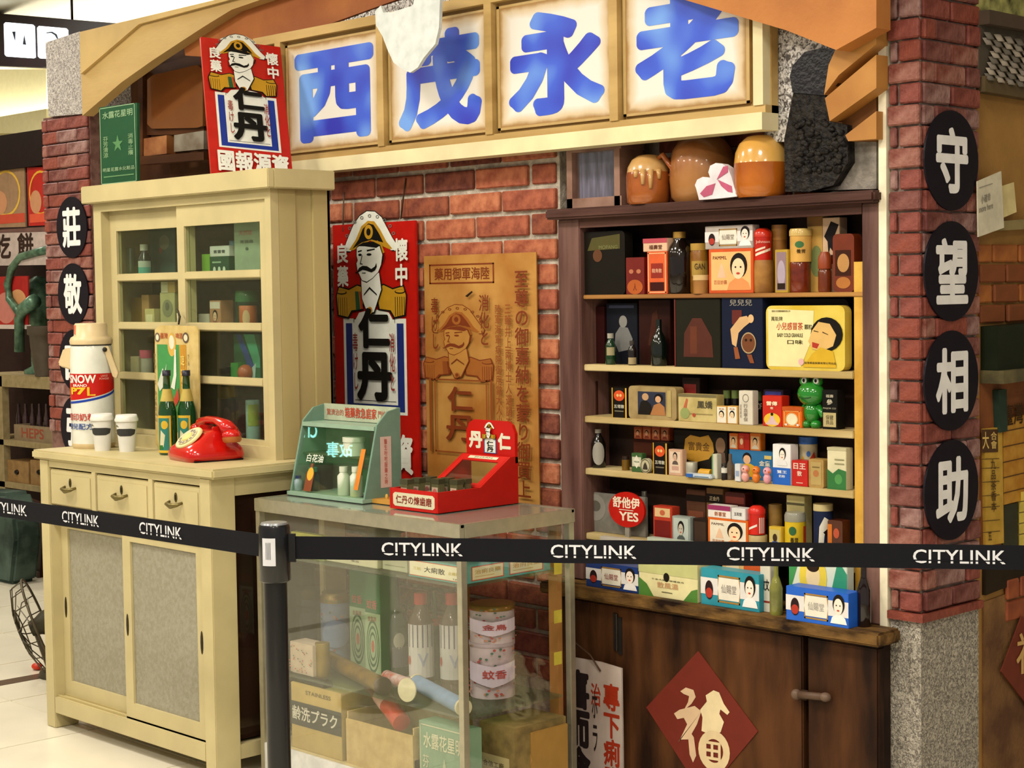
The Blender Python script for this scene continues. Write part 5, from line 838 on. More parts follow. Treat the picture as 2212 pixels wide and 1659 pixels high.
# ================================================================ THINGS ON THE SIDEBOARD
CR = R @ V((1, 0, 0)); CR.z = 0; CR.normalize()      # picture-right on the floor plane
TC = V((-CR.y, CR.x, 0)) * -1                         # towards the viewer
c = oz(203, 966, ZC); s = scale_at(c); r = 46 * s; h = oy(206, 698, c.y).z - ZC
th = thing('air_pot', 'white and red insulated flask with cream lid, spout and carrying handle', 'flask', c)
PC = M('cdb78c', .35, var=.04); WHT = M('d8d8cc', .25, var=.04, coat=.3)
MB().lathe(c, [(r * .93, 0), (r, .02 * h), (r, .04 * h)], PC, 32).build('base_ring', PC, th)
MB().lathe(c, [(r, .04 * h), (r, .60 * h), (r * .99, .70 * h), (r * .95, .80 * h), (r * .92, .82 * h)], WHT, 32).build('body', WHT, th)
MB().lathe(c, [(r * .94, .822 * h), (r * .94, .832 * h)], M('4a4438', .5), 32).build('seam', M('4a4438', .5), th)
MB().lathe(c, [(r * .97, .832 * h), (r * .99, .86 * h), (r * .93, .885 * h), (r * .78, .90 * h), (r * .76, .985 * h), (r * .70, 1.0 * h)], PC, 32).build('lid', PC, th)
tl = -CR
MB().prism([c + tl * (r * .7) + V((0, 0, .80 * h)) + TC * .025, c + tl * (r * 1.25) + V((0, 0, .80 * h)) + TC * .02, c + tl * (r * 1.52) + V((0, 0, .68 * h)) + TC * .018, c + tl * (r * 1.42) + V((0, 0, .655 * h)) + TC * .018, c + tl * (r * .75) + V((0, 0, .62 * h)) + TC * .025], TC * -.05, PC).build('spout', PC, th, bevel=.004)
MB().prism([c + CR * (r * .72) + V((0, 0, .81 * h)) + TC * r * .55, c + CR * (r * .95) + V((0, 0, .82 * h)) + TC * r * .5, c + CR * (r * 1.38) + V((0, 0, .60 * h)) + TC * r * .45, c + CR * (r * 1.28) + V((0, 0, .555 * h)) + TC * r * .45, c + CR * (r * 1.12) + V((0, 0, .57 * h)) + TC * r * .5], TC * .012, PC).build('handle', PC, th, bevel=.002)
p = c + CR * r * .8 + TC * (r * .55 + .012) + V((0, 0, .79 * h)); MB().ball(p, .008, .008, .008).build('handle_pivot', M('2c2820', .4), th)
p = c - CR * r * .66 + TC * r * .40 + V((0, 0, .915 * h)); MB().obox(p, CR * .028, TC * .008, V((0, 0, .03))).build('release_button', M('c86a48', .4), th)
vd = math.atan2(TC.y, TC.x)
def fn(x, y, off): a = vd + (x - .5) * math.pi; return c + V(((r + off) * math.cos(a), (r + off) * math.sin(a), h * y))
crv = lambda x: .385 + .09 * x ** 2
n = 14; red = [(i / n, .60) for i in range(n, -1, -1)] + [(i / n, crv(i / n)) for i in range(n + 1)]
b = MB()
def band(f0, f1, col, off):
    q = []; n = 24
    for i in range(n + 1): q += [fn(i / n, f0(i / n), off), fn(i / n, f1(i / n), off)]
    return MB().add(q, [(2 * i, 2 * i + 2, 2 * i + 3, 2 * i + 1) for i in range(n)], M(col, .3, var=.04), True)
band(crv, lambda x: .60, 'b8180e', .0008).build('red_band', None, th); band(lambda x: crv(x) - .028, lambda x: crv(x) - .01, '1c3c9a', .0008).build('blue_stripe', None, th)
pr(th, c, V((1, 0, 0)), V((0, 0, 1)), [('t', 'SNOW', .17, .525, .63, .592, .03, 'e8e4d8'), ('t', 'BRAND', .26, .497, .5, .518, .02, 'e8e4d8'), ('t', 'P7', .2, .435, .48, .492, .05, 'e0b020'), ('t', 'L', .5, .425, .62, .495, .02, 'e0b020'), ('t', 'LARGE\nPOWDER', .68, .55, .84, .59, 'e0a090'), ('t', '雪印奶粉', .12, .225, .62, .285, .02, 'b03024'), ('t', '嬰兒配方', .12, .155, .58, .205, .02, '2c4a90')], fn=fn, name='lettering')
for px, py, lab in ((221, 972, 'white lidded paper cup with a dark band beside the flask'), (274, 974, 'white lidded paper cup with a dark band nearer the beer bottles')):
    c = oz(px, py, ZC) + TC * .02 + CR * .006; s = scale_at(c); h = 80 * s; t = thing('paper_cup', lab, 'cup', c); PCUP = M('d2d0c8', .5, var=.03)
    MB().lathe(c, [(16.5 * s, 0), (22.5 * s, .80 * h), (22.5 * s, .82 * h)], PCUP, 24).build('cup_body', PCUP, t)
    MB().lathe(c, [(25 * s, .82 * h), (25.5 * s, .87 * h), (23.5 * s, .93 * h), (22 * s, 1.0 * h), (20 * s, .98 * h)], M('d8d6cc', .35, var=.03), 24).build('cup_lid', M('d8d6cc', .35, var=.03), t)
    def fn(x, y, off, c=c, s=s, h=h): a = vd + (x - .5) * math.pi; rr = (16.5 + 6 * y / .8) * s + off; return c + V((rr * math.cos(a), rr * math.sin(a), h * y))
    pr(t, c, V((1, 0, 0)), V((0, 0, 1)), [('p', [(.1, .60), (.3, .63), (.7, .63), (.9, .60), (.86, .48), (.7, .43), (.3, .43), (.14, .48)], '3a3a38'), ('p', [(.08, .68), (.2, .74), (.3, .68)], '6a6a50')], fn=fn)
# telephone
c = V((-4.612, 3.097, ZC)); ph = thing('telephone', 'bright red rotary telephone with cream dial on the sideboard', 'telephone', c, (0, 0, math.radians(80)))
PR = M('b8100a', .2, var=.04, coat=.6); s = 1.0; ph.scale = (1.06, 1.12, .84)
b = MB(); secs = [(-.120, .050, .062, .0), (-.112, .062, .075, 0), (-.05, .070, .085, 0), (.04, .078, .088, 0), (.112, .080, .084, 0), (.122, .060, .076, 0)]
# shell as stacked outlines: x range and half width by height
lay = [(.0, -.120, .122, .084), (.018, -.126, .126, .088), (.040, -.120, .122, .083), (.052, -.105, .112, .074), (.075, -.065, .080, .062), (.095, -.028, .062, .056), (.104, -.006, .050, .050)]
vs, fs = [], []; n = 28; lay = [(z * 1.08, a * .76, e * .74, w * 1.06) for z, a, e, w in lay]
for z, a, e, w in lay:
    for i in range(n):
        t = 2 * math.pi * i / n; cc, ss = math.cos(t), math.sin(t); q = .38
        vs.append(V(((a + e) / 2 + (e - a) / 2 * math.copysign(abs(cc) ** q, cc), w * math.copysign(abs(ss) ** q, ss), z)) * s)
for j in range(len(lay) - 1): fs += [(j * n + i, j * n + (i + 1) % n, (j + 1) * n + (i + 1) % n, (j + 1) * n + i) for i in range(n)]
fs += [list(range(n - 1, -1, -1)), list(range((len(lay) - 1) * n, len(lay) * n))]
MB().add(vs, fs, PR, True).build('shell', PR, ph, True)
nrm = V((-.72, 0, .70)).normalized(); dc = V((-.053, 0, .0835)) * s
CRD = M('d0bf86', .4, var=.04)
dl = MB().lathe(dc - nrm * .002, [(.050 * s, 0), (.050 * s, .006), (.046 * s, .008)], CRD, 32, nrm).build('dial', CRD, ph, True)
MB().lathe(dc + nrm * .0062, [(.037 * s, 0), (.037 * s, .0025)], M('b8ac84', .4), 32, nrm).build('number_ring', M('a89c78', .4), dl, True)
MB().lathe(dc + nrm * .0085, [(.021 * s, 0), (.019 * s, .003)], M('c8b45c', .4), 24, nrm).build('dial_centre', M('c8b45c', .4), dl, True)
u = V((0, 1, 0)); w = nrm.cross(u)
for k in range(10):
    a = .5 + k * .5; MB().lathe(dc + nrm * .0085 + (u * math.cos(a) + w * math.sin(a)) * .029 * s, [(.0055 * s, 0), (.0055 * s, .0008)], M('6a604a', .5), 10, nrm).build('finger_hole', M('6a604a', .5), dl, True)
hs_ = [V((.03, .105, .112)), V((.03, .085, .131)), V((.03, .04, .144)), V((.03, -.02, .144)), V((.03, -.075, .132)), V((.03, -.104, .108))]
hn = MB().tube([p * s for p in hs_], [.018 * s, .020 * s, .015 * s, .015 * s, .022 * s, .026 * s], PR, 16).build('handset', PR, ph, True)
for p, d in ((V((.03, .108, .106)), V((0, .1, -1))), (V((.03, -.110, .098)), V((.0, -.15, -1)))):
    MB().ball(p * s, .028 * s, .028 * s, .024 * s, PR).build('receiver_cup', PR, hn, True); MB().lathe(p * s + d * .008, [(.0285 * s, 0), (.027 * s, .014 * s), (.022 * s, .02 * s)], M('a8602c', .35), 20, d).build('receiver_band', M('a8602c', .35), hn, True)
for sy in (-1, 1): MB().box(.0 * s, .045 * s, (sy * .046 - .008) * s, (sy * .046 + .008) * s, .09 * s, .126 * s).build('cradle', PR, ph, True, .003)
MB().prism([V((x, -.090, z)) * s for x, z in ((-.078, .001), (.076, .001), (.076, .006), (-.078, .006))], V((0, .18 * s, 0))).build('foot_plate', M('1a1210', .6), ph, True)

# ================================================================ RED OFFICER BOARD AND GREEN SIGN ON TOP OF THE CABINET
k = 1.5058e-3 * .985; BL = oy(457, 376, 3.235)
Uv = R @ (V((170, -8, -80)) * k); Vv = R @ (V((-47, 327, -128)) * k); Nv = Uv.cross(Vv).normalized()
bd = tag(MB().obox(BL, Uv, Nv * -.016, Vv, RED).build('officer_board', RED, bevel=.002), 'red painted board with moustached officer leaning on top of the cream cabinet', 'sign')
pr(bd, BL, Uv, Vv, enamel(FULL, 'b3180f', '16308a', None, 'c', split=.20))
hat = [(.20, .955), (.24, 1.0), (.36, 1.035), (.47, 1.05), (.57, 1.045), (.66, 1.02), (.74, .965), (.74, .95), (.2, .95)]
MB().prism([BL + Uv * a + Vv * b for a, b in hat], Nv * -.014, M('dfe0d4', .4)).build('hat_crest', M('dfe0d4', .4), bd)
yg = 3.30
gs = tag(wp('green_sign', [(214, 232), (296, 222), (297, 392), (218, 402)], yg, .01, M('174a2c', .4, var=.05)), 'small dark green sign with pale characters and a star on top of the cabinet', 'sign')
A = oy(218, 402, yg); zq = zt_c - .03
pr(gs, A, V((oy(297, 392, yg).x - A.x, 0, 0)), V((0, 0, oy(216, 232, yg).z - A.z)), [('o', .02, .015, .98, .985, .015, .01, '8aa884'), ('t', '水露花星明', .1, .84, .92, .93, '8aa880'), ('t', '★', .36, .42, .64, .62, '4f7f50'), ('t', vt('芬芳清涼'), .1, .35, .24, .62, '7a9a70'), ('t', vt('消毒止癢'), .78, .35, .92, .62, '7a9a70'), ('t', '明星花露水化粧品', .08, .17, .94, .22, '8aa880'), ('r', .1, .1, .92, .115, '5f8a5c')])

# ================================================================ GLASS COUNTER CASE
ZG = .855; gx0, gx1, gy0, gy1 = -4.284, -3.364, 3.047, 3.475
gc = thing('glass_counter', 'aluminium framed glass counter case with two glass shelves', 'display case', (-3.82, 3.26, 0))
MB().box(gx0, gx1, gy0, gy1, ZG - .008, ZG).build('top_glass', M('7c8478', .12, coat=.5, var=.04), gc)
for a in ((gx0, gx1, gy0 - .004, gy0 + .012), (gx0, gx1, gy1 - .012, gy1 + .004), (gx0 - .004, gx0 + .012, gy0 + .012, gy1 - .012), (gx1 - .012, gx1 + .004, gy0 + .012, gy1 - .012)): MB().box(a[0], a[1], a[2], a[3], ZG - .036, ZG + .002).build('top_rail', ALU, gc, bevel=.001)
zb0 = .115
for x in (gx0, gx1 - .02):
    for y in (gy0, gy1 - .02): MB().box(x, x + .02, y, y + .02, 0, ZG - .036).build('post', ALU, gc, bevel=.001)
MB().box(gx0 + .02, gx1 - .02, gy0, gy0 + .012, 0, zb0).build('plinth', M('c9c8c2', .4), gc); MB().box(gx1 - .012, gx1, gy0 + .02, gy1 - .02, 0, zb0).build('plinth', M('b8a48a', .4), gc)
MB().box(gx0 + .005, gx1 - .013, gy0 + .013, gy1 - .005, zb0 - .02, zb0).build('floor_board', M('b8a878', .5), gc)
MB().box(gx0 + .021, gx1 - .021, gy0 + .006, gy0 + .010, zb0, ZG - .037).build('front_glass', GLD, gc); MB().box(gx1 - .010, gx1 - .006, gy0 + .021, gy1 - .021, zb0, ZG - .037).build('side_glass', GL, gc); MB().box(gx0 + .006, gx0 + .010, gy0 + .021, gy1 - .021, zb0, ZG - .037).build('side_glass', GL, gc)
for x in (gx1 - .075, (gx0 + gx1) / 2, gx0 + .04): MB().box(x, x + .035, gy1 - .03, gy1 - .012, zb0, ZG - .037).build('back_stile', M('9a6a34', .5, scale=10, h2='b88446', stretch=(1, 1, .15)), gc)
zA, zB = .690, oy(1062, 1502, 3.30).z
for z in (zA, zB): MB().box(gx0 + .022, gx1 - .022, gy0 + (.02 if z == zA else .03), gy1 - .035, z - .007, z).build('glass_shelf', glass('shelf_glass', .08, .05, 'd8e8d8', 'b8c0a0'), gc)
for y, z in ((1225, 1), (1330, 1), (1420, 1)):
    p = ox(1213, y, gx1); MB().box(gx1 + .0002, gx1 + .0012, p.y - .03, p.y, p.z - .018, p.z + .018).build('yellow_tape', M('b8a83c', .6), gc)
def gb(name, label, cat, px0, px1, ytop, zb, yf, dp, col, shapes=(), sshapes=None):
    z = bx(name, label, cat, px0, px1, ytop, zb, col, shapes, yf=yf, dp=dp); return z
# top shelf
GRNB = lambda t: [('o', .02, .1, .98, .92, .012, .04, 'b04a34'), ('r', .03, .14, .97, .88, 'cfcba8'), ('t', t, .3, .36, .68, .68, .02, '2a2a24'), ('t', '三帖', .1, .42, .24, .6, 'b8a84c'), ('t', 'T.M.', .82, .18, .92, .26, '2a2a24'), ('t', '止痛散', .74, .42, .94, .6, 'b8a84c')]
zz = gb('medicine_carton', 'long teal edged carton with red framed cream labels on the top glass shelf', 'box', 882, 1000, 1214, zA, gy0 + .028, .33, '5a9488', GRNB('大痢散'))
mc = bpy.data.objects['medicine_carton']; x1 = max((mc.matrix_world @ v.co).x for v in mc.data.vertices) + 0; X1 = oy(1000, 1240, gy0 + .028).x
for y0, y1 in ((.03, .15), (.17, .30)): pr(mc, V((X1, gy0 + .028 + y0, zA)), V((0, y1 - y0, 0)), V((0, 0, zz - zA)), [('r', .0, .12, 1, .88, 'b04a34'), ('r', .03, .17, .97, .83, 'c8c098'), ('t', '治痢良藥', .1, .45, .9, .7, 'a88a4c'), ('r', .1, .3, .7, .34, 'b89a60')], 'side_label')
gb('medicine_carton', 'cream flat carton on the top glass shelf next to the queue post', 'box', 705, 815, 1192, zA, gy0 + .05, .12, 'bcb894', [('t', '百寶丹', .4, .55, .7, .8, 'b05a44'), ('t', '專治', .5, .25, .65, .38, '6a6450')])
gb('medicine_carton', 'cream carton with green cord between two flat cartons', 'box', 826, 880, 1200, zA, gy0 + .06, .12, 'b4b494', [('r', .1, .3, .9, .34, '8a8a6c')])
gb('folded_packet', 'pale green flat packet at the far end of the top glass shelf', 'packet', 635, 700, 1207, zA, gy0 + .05, .1, '9aa064')
c = oy(830, 1140, 3.3); tag(MB().lathe(V((c.x, 3.30, zA)), [(.04, 0), (.05, .005), (.05, .06), (.115, .085), (.12, .095), (.11, .095)], M('6a5c44', .4, coat=.3), 28).build('serving_tray', M('6a5c44', .4, coat=.3)), 'dim brown round footed dish under the counter top', 'dish')
p, q = oy(629, 1148, 3.1), oy(695, 1160, 3.1); tag(MB().obox(V((p.x, 3.1, zA)), V((q.x - p.x, 0, 0)), V((0, .02, 0)), V((0, 0, .07)), M('b0b03c', .5)).build('yellow_ruler', M('b0b03c', .5)), 'yellow-green plastic strip standing in the end of the glass case', 'strip')
# middle shelf
FLOR = lambda n, sd: [('e', random.Random(sd + i).random(), random.Random(sd * 3 + i).uniform(.03, .97), .025, .02, ('a84a44', 'b87a5c', '4a6a58')[i % 3]) for i in range(n)]
jar('floral_canister', 'blue floral canister with a brass lid on the middle glass shelf', 'canister', 691, 757, 1278, zB, 3.30, [('body', M('7c8aa4', .35), [(1, 0), (1, .86)]), ('lid', M('8a7444', .35, .5), [(1.02, .86), (1.02, .94), (.9, .96), (.9, 1)])], shapes=FLOR(26, 5) + [('e', .5, .42, .35, .2, '8a9cc0')])
COIL = [('r', 0, 0, 1, .62, '9ab48c'), ('c', .5, .3, .42, .26, .12, '1c5a34'), ('c', .5, .3, .32, .2, .14, '1c5a34'), ('c', .5, .3, .22, .14, .2, '1c5a34'), ('e', .5, .3, .1, .06, 'b05a44'), ('t', '蚊香', .15, .66, .8, .75, 'b05a4a'), ('t', '金鳥牌', .2, .54, .75, .59, '8a5a3c')]
gb('coil_box', 'green and white mosquito coil carton beside the blue floral canister', 'box', 756, 790, 1232, zB, 3.27, .06, '1e6a3c', COIL)
gb('coil_box', 'green and white mosquito coil carton beside the dark green bottle', 'box', 789, 822, 1240, zB, 3.22, .06, '1e6a3c', COIL)
jar('wine_bottle', 'dark green wine bottle with a white label on the middle glass shelf', 'bottle', 822, 882, 1240, zB, 3.29, [('body', M('14402c', .1, coat=.6), [(.9, 0), (1, .03), (1, .48), (.7, .62), (.38, .72), (.36, .98)])], shapes=[('e', .6, .36, .16, .08, 'b8b8a4'), ('r', .4, .1, 1, .3, '6a6a70')])
for px, lab in ((880, 'clear soda bottle with red cap and striped label beside the dark green bottle'), (948, 'clear soda bottle with red cap and striped label beside the floral tins')):
    jar('soda_bottle', lab, 'bottle', px, px + 56, 1280, zB, 3.24 + (px - 880) * .0006, [('body', M('5c4a3a', .15, coat=.5), [(.9, 0), (1, .03), (1, .68), (.7, .78), (.42, .86), (.42, .88)]), ('cap', M('b01c12', .3), [(.5, .88), (.5, 1)])], shapes=[('r', 0, .12, 1, .68, 'c4c0b8')] + [('r', .08 + .15 * k, .44, .11 + .15 * k, .68, '2a2c5a') for k in range(6)] + [('t', 'V', .4, .24, .7, .38, '9a9cb0'), ('e', .1, .3, .05, .05, 'b03a2c')])
jar('oil_bottle', 'small green bottle with red band between two soda bottles', 'bottle', 930, 948, 1278, zB, 3.33, [('body', M('3a4a2c', .2, coat=.5), [(1, 0), (1, .6), (.5, .75), (.5, 1)])], shapes=[('r', 0, .62, 1, .7, 'b03a2c')])
zt1 = oy(1062, 1382, 3.31).z
for za, yt, lab, tx in ((zB, 1382, 'lower white floral tin with red characters in the glass case', '蚊香'), (zt1, 1302, 'upper white floral tin with a brass lid in the glass case', '金鳥')):
    segs = [('body', M('b9a9a8', .4), [(1, 0), (1, .93 if za == zB else .86)]), ('lid', M('8a6a2c', .35, .5) if za != zB else M('a89898', .4), [(1.03, .93 if za == zB else .86), (1.03, 1), (.9, 1)])]
    jar('floral_tin', lab, 'tin', 1014, 1111, yt, za, 3.31, segs, shapes=FLOR(60, 9 + int(za * 10)) + [('p', [(.1, .35), (.5, .22), (.9, .35), (.9, .68), (.5, .6), (.1, .68)], 'c4b6c0'), ('t', tx, .35, .38, .72, .54, .02, 'a84038')])
def roll(name, label, cat, p0, p1, r, z, m, caps=None, y0=3.12, y1=3.12):
    a = oy(*p0, y0); b_ = oy(*p1, y1); a.z = b_.z = z + r; d = b_ - a; t = thing(name, label, cat, (a + b_) / 2 - V((0, 0, r)))
    MB().lathe(a, [(r, 0), (r, d.length)], m, 18, d).build('tube', m, t)
    for e, dd in ((a, -1), (b_, 1)): MB().lathe(e, [(r * 1.08, -.004), (r * 1.08, .006)], caps or m, 18, d * dd).build('end_cap', caps or m, t)
    return t
roll('torch', 'brass coloured torch lying across the middle glass shelf', 'torch', (712, 1415), (826, 1470), .024, zB, M('8a6c24', .35, .4, h2='6a5020'), M('5a5044', .4), 3.22, 3.10)
roll('blue_tube', 'pale blue card tube with cream end lying on the middle glass shelf', 'tube', (900, 1440), (1000, 1500), .022, zB, M('6c86a0', .5), M('c4bc94', .5), 3.20, 3.09)
roll('candy_roll', 'white and red wrapped roll behind the blue tube', 'roll', (836, 1400), (884, 1412), .018, zB, M('b8a49c', .4, h2='b0604c', scale=40), None, 3.2, 3.18)
c = oy(880, 1462, 3.088); tag(MB().lathe(V((c.x, 3.088, zB + .034)), [(.033, 0), (.033, .004)], M('c9c39c', .4), 24, V((.15, -1, .1))).build('round_card', M('c9c39c', .4)), 'round cream card standing at the front of the middle shelf', 'card')
gb('floral_box', 'small red floral patterned carton at the far end of the middle shelf', 'box', 627, 676, 1390, zB, gy0 + .05, .06, 'b8a890', FLOR(40, 21))
c = oy(694, 1415, 3.12); jar('brass_cup', 'brass round canister lying next to the floral carton', 'canister', 680, 712, 1388, zB, 3.13, [('body', M('8a7434', .35, .5), can)])
# bottom
roll('black_umbrella', 'black rolled umbrella lying on the labelled carton', 'umbrella', (632, 1464), (706, 1476), .016, oy(690, 1482, 3.12).z, M('16140f', .35, coat=.4), None, 3.10, 3.10)
gb('shipping_carton', 'tan carton with a dark label of white Japanese lettering in the glass case', 'box', 630, 738, 1486, zb0, gy0 + .03, .2, 'b09a5c', [('r', 0, .36, 1, .72, '3e403c'), ('t', '齢洗プラク', .02, .44, .92, .66, .02, 'c8c6b4'), ('t', 'STAINLESS', .3, .86, .8, .92, '6a5c38')])
zo = oy(820, 1560, gy0 + .05).z
ob = thing('open_carton', 'low open tan carton holding a red bottle in the glass case', 'box', oy(820, 1640, gy0 + .03))
X0, X1_ = oy(748, 1600, gy0 + .03).x, oy(892, 1620, gy0 + .03).x; CT = M('b29a60', .7, h2='c2ab72')
MB().box(X0, X1_, gy0 + .03, gy0 + .035, zb0, zb0 + .13).build('front_flap', CT, ob); MB().box(X0, X1_, gy0 + .25, gy0 + .255, zb0, zb0 + .2).build('back_flap', CT, ob)
for x in (X0, X1_ - .005): MB().box(x, x + .005, gy0 + .035, gy0 + .25, zb0, zb0 + .15).build('side_flap', CT, ob)
MB().box(X0, X1_, gy0 + .035, gy0 + .25, zb0, zb0 + .06).build('filling', CT, ob)
a, b_ = oy(784, 1526, 3.2), oy(868, 1598, 3.1); a.z = zb0 + .24; b_.z = zb0 + .15; d = b_ - a
RBM = M('b0402c', .3); tt = thing('sauce_bottle', 'red plastic bottle lying tilted in the open carton', 'bottle', b_)
MB().lathe(a, [(.008, 0), (.010, .03), (.010, .045), (.024, .07), (.026, d.length * .5), (.026, d.length)], RBM, 18, d).build('bottle_body', RBM, tt); MB().lathe(a + d * .5, [(.0268, 0), (.0268, d.length * .18)], M('c89a8c', .4), 18, d).build('label_band', M('c08070', .4), tt)
roll('white_roll', 'crumpled white paper roll behind the red bottle', 'roll', (850, 1558), (925, 1540), .014, zb0 + .2, M('a8a494', .6), None, 3.24, 3.3)
gb('perfume_carton', 'green carton with a pale star and white characters at the case corner', 'box', 906, 1006, 1568, zb0, gy0 + .03, .06, '7a9a7c', [('o', .03, .02, .97, .96, .015, .02, 'b8bc9c'), ('t', '水露花星明', .1, .6, .95, .85, .02, 'c8caa8'), ('t', '★', .4, .1, .7, .5, 'a8b490'), ('t', vt('芬芳'), .08, .08, .22, .5, 'b8bc9c')])
gb('wooden_crate', 'old wooden crate with a cream paper label behind the corner post', 'box', 1036, 1112, 1566, zb0, gy0 + .16, .2, M('6a5a34', .6, h2='8a7444'), [('r', .02, .0, .85, .5, 'b8a878'), ('t', '合信工廠', .1, .3, .7, .4, '4a3c24'), ('t', '台灣製造', .1, .08, .8, .24, .02, '2a241a')])
gb('olive_carton', 'olive carton with an orange peaked flap beside the crate', 'box', 1122, 1150, 1580, zb0, gy0 + .22, .14, 'a07a3c', [('p', [(0, .5), (.5, .95), (1, .5), (.5, .1)], 'b88a4c')])

# ================================================================ ON THE COUNTER: GREEN MEDICINE CASE, RED DISPLAY BOX
zg = ZG + .0025
mx0, my0 = gx0 + .012, 3.165; mx1 = oy(786, 1078, my0).x; my1 = ox(868, 1056, mx1).y
hh = .272; GR = M('6c8a78', .4, var=.06); GRL = M('8aa48e', .4, var=.05)
mk = thing('medicine_cabinet', 'small sage green first aid case with glass front and red lettering', 'cabinet', ((mx0 + mx1) / 2, (my0 + my1) / 2, zg))
lean = .055; wd = mx1 - mx0
zr_ = .220      # height of front glass top
for x in (mx0, mx1 - .008): MB().prism([V((x, my0, zg)), V((x, my1, zg)), V((x, my1, zg + hh)), V((x, my0 + lean + .04, zg + hh - .01)), V((x, my0 + lean, zg + zr_ + .005))], V((.008, 0, 0))).build('side_panel', GR, mk, bevel=.001)
MB().box(mx0 - .004, mx1 + .002, my0 - .006, my1, zg, zg + .012).build('base_board', GRL, mk, bevel=.001)
MB().box(mx0 + .008, mx1 - .008, my0 + lean - .006, my1, zg + zr_ - .012, zg + zr_).build('top_shelf', GRL, mk)
MB().box(mx0 + .008, mx1 - .008, my1 - .006, my1, zg + .012, zg + hh).build('back_board', M('7c8a78', .4), mk)
hb_ = MB().box(mx0 + .008, mx1 - .008, my1 - .010, my1 - .006, zg + zr_ + .002, zg + hh).build('header_board', M('a8ae94', .45), mk)
pr(hb_, V((mx0 + .008, my1 - .010, zg + zr_ + .002)), V((wd - .016, 0, 0)), V((0, 0, hh - zr_ - .002)), [('t', '驚濟治的', .04, .3, .28, .7, 'a8604c'), ('t', '箱藥救急庭家', .3, .2, .74, .85, .02, 'b03a24'), ('t', '門診處', .76, .3, .92, .75, 'a8604c')], 'lettering')
fu_ = V((0, lean, zr_ - .012)); MB().obox(V((mx0 + .012, my0 + .004, zg + .012)), V((wd - .024, 0, 0)), V((0, .003, 0)), fu_ - V((0, 0, .012)), GLC).build('glass_front', GLC, mk)
MB().box(mx0 + .008, mx1 - .008, my0 + .05, my1 - .006, zg + .122, zg + .127).build('inner_shelf', GLW, mk)
P0 = V((mx1 + .0002, my0 + .055, zg + .04)); pr(mk, P0, V((0, my1 - my0 - .085, 0)), V((0, 0, .15)), [('r', .15, 0, .85, 1, 'cfb4a8'), ('t', vt('醫生吩咐服藥之時'), .4, .06, .6, .95, 'b05040')], 'side_label')
fo = V((mx0 + .012, my0 + .0035, zg + .012)); fU, fV = V((wd - .024, 0, 0)), V((0, lean, zr_ - .024))
pr(mk, fo, fU, fV, [('p', [(.16, .02), (.27, .02), (.27, .3), (.235, .36), (.23, .44), (.2, .44), (.195, .36), (.16, .3)], '7a3c1c'), ('e', .215, .28, .045, .1, 'd0a02c'), ('t', '白花油', .12, .46, .36, .58, .02, 'd0d4c4')], 'front_decal'); pr(mk, fo, fU, fV, [('r', .86, .12, .92, .72, 'c8741c')], 'orange_label')
def mj(name, lab, x, y, r, h, z, m, lidm, cat='jar', bottle_=True):
    c = V((oy(x, 1010, y).x, y, z)); t = thing(name, lab, cat, c); prof = [(r * .96, 0), (r, .03 * h), (r, .68 * h), (r * .62, .78 * h), (r * .62, .82 * h)] if bottle_ else [(r, 0), (r, .75 * h)]
    MB().lathe(c, prof, m, 18).build('body', m, t); MB().lathe(c, [(r * (.68 if bottle_ else 1.06), prof[-1][1]), (r * (.68 if bottle_ else 1.06), h)], lidm, 18).build('cap', lidm, t); return t
WP = M('c8ccb8', .35, var=.04)
ym = (my0 + my1) / 2 + .01; zf = zg + .0125
mj('pill_bottle', 'white plastic pill bottle in the first aid case, next to the taller one', 742, my0 + .032, .019, .085, zf, WP, WP, 'bottle'); mj('pill_bottle', 'taller white plastic pill bottle with yellow label in the first aid case', 769, my0 + .035, .019, .088, zf, M('c4ccc0', .3, h2='c8c49a'), WP, 'bottle')
mj('cream_tub', 'round white tub on the inner shelf of the first aid case', 766, my0 + .075, .033, .055, zg + .1275, WP, WP, 'tub', False)
mj('ink_bottle', 'dark teal-capped bottle in the first aid case', 676, my0 + .05, .02, .07, zf, M('123430', .2), M('2a8a78', .35), 'bottle'); mj('round_canister', 'black round canister at the back of the first aid case', 700, my0 + .10, .026, .078, zf, M('141a18', .3), M('2a3028', .4), 'canister', False)
mj('pill_bottle', 'short bottle with navy cap at the end of the first aid case', 644, my0 + .022, .013, .045, zf, M('8a9aa0', .3), M('24305a', .35), 'bottle')
tag(MB().obox(V((mx0 + wd * .5, my1 - .03, zf)), V((wd * .14, 0, 0)), V((0, .01, 0)), V((0, .008, .07)), M('1c6a3c', .4)).build('green_packet', M('1c6a3c', .4)), 'green packet leaning at the back of the first aid case', 'packet')
tag(MB().obox(V((mx0 + wd * .3, ym + .01, zg + .1275)), V((wd * .22, 0, 0)), V((0, .03, 0)), V((0, 0, .03)), M('a8ac90', .5)).build('gauze_packet', M('a8ac90', .5)), 'pale gauze packet on the inner shelf of the first aid case', 'packet')
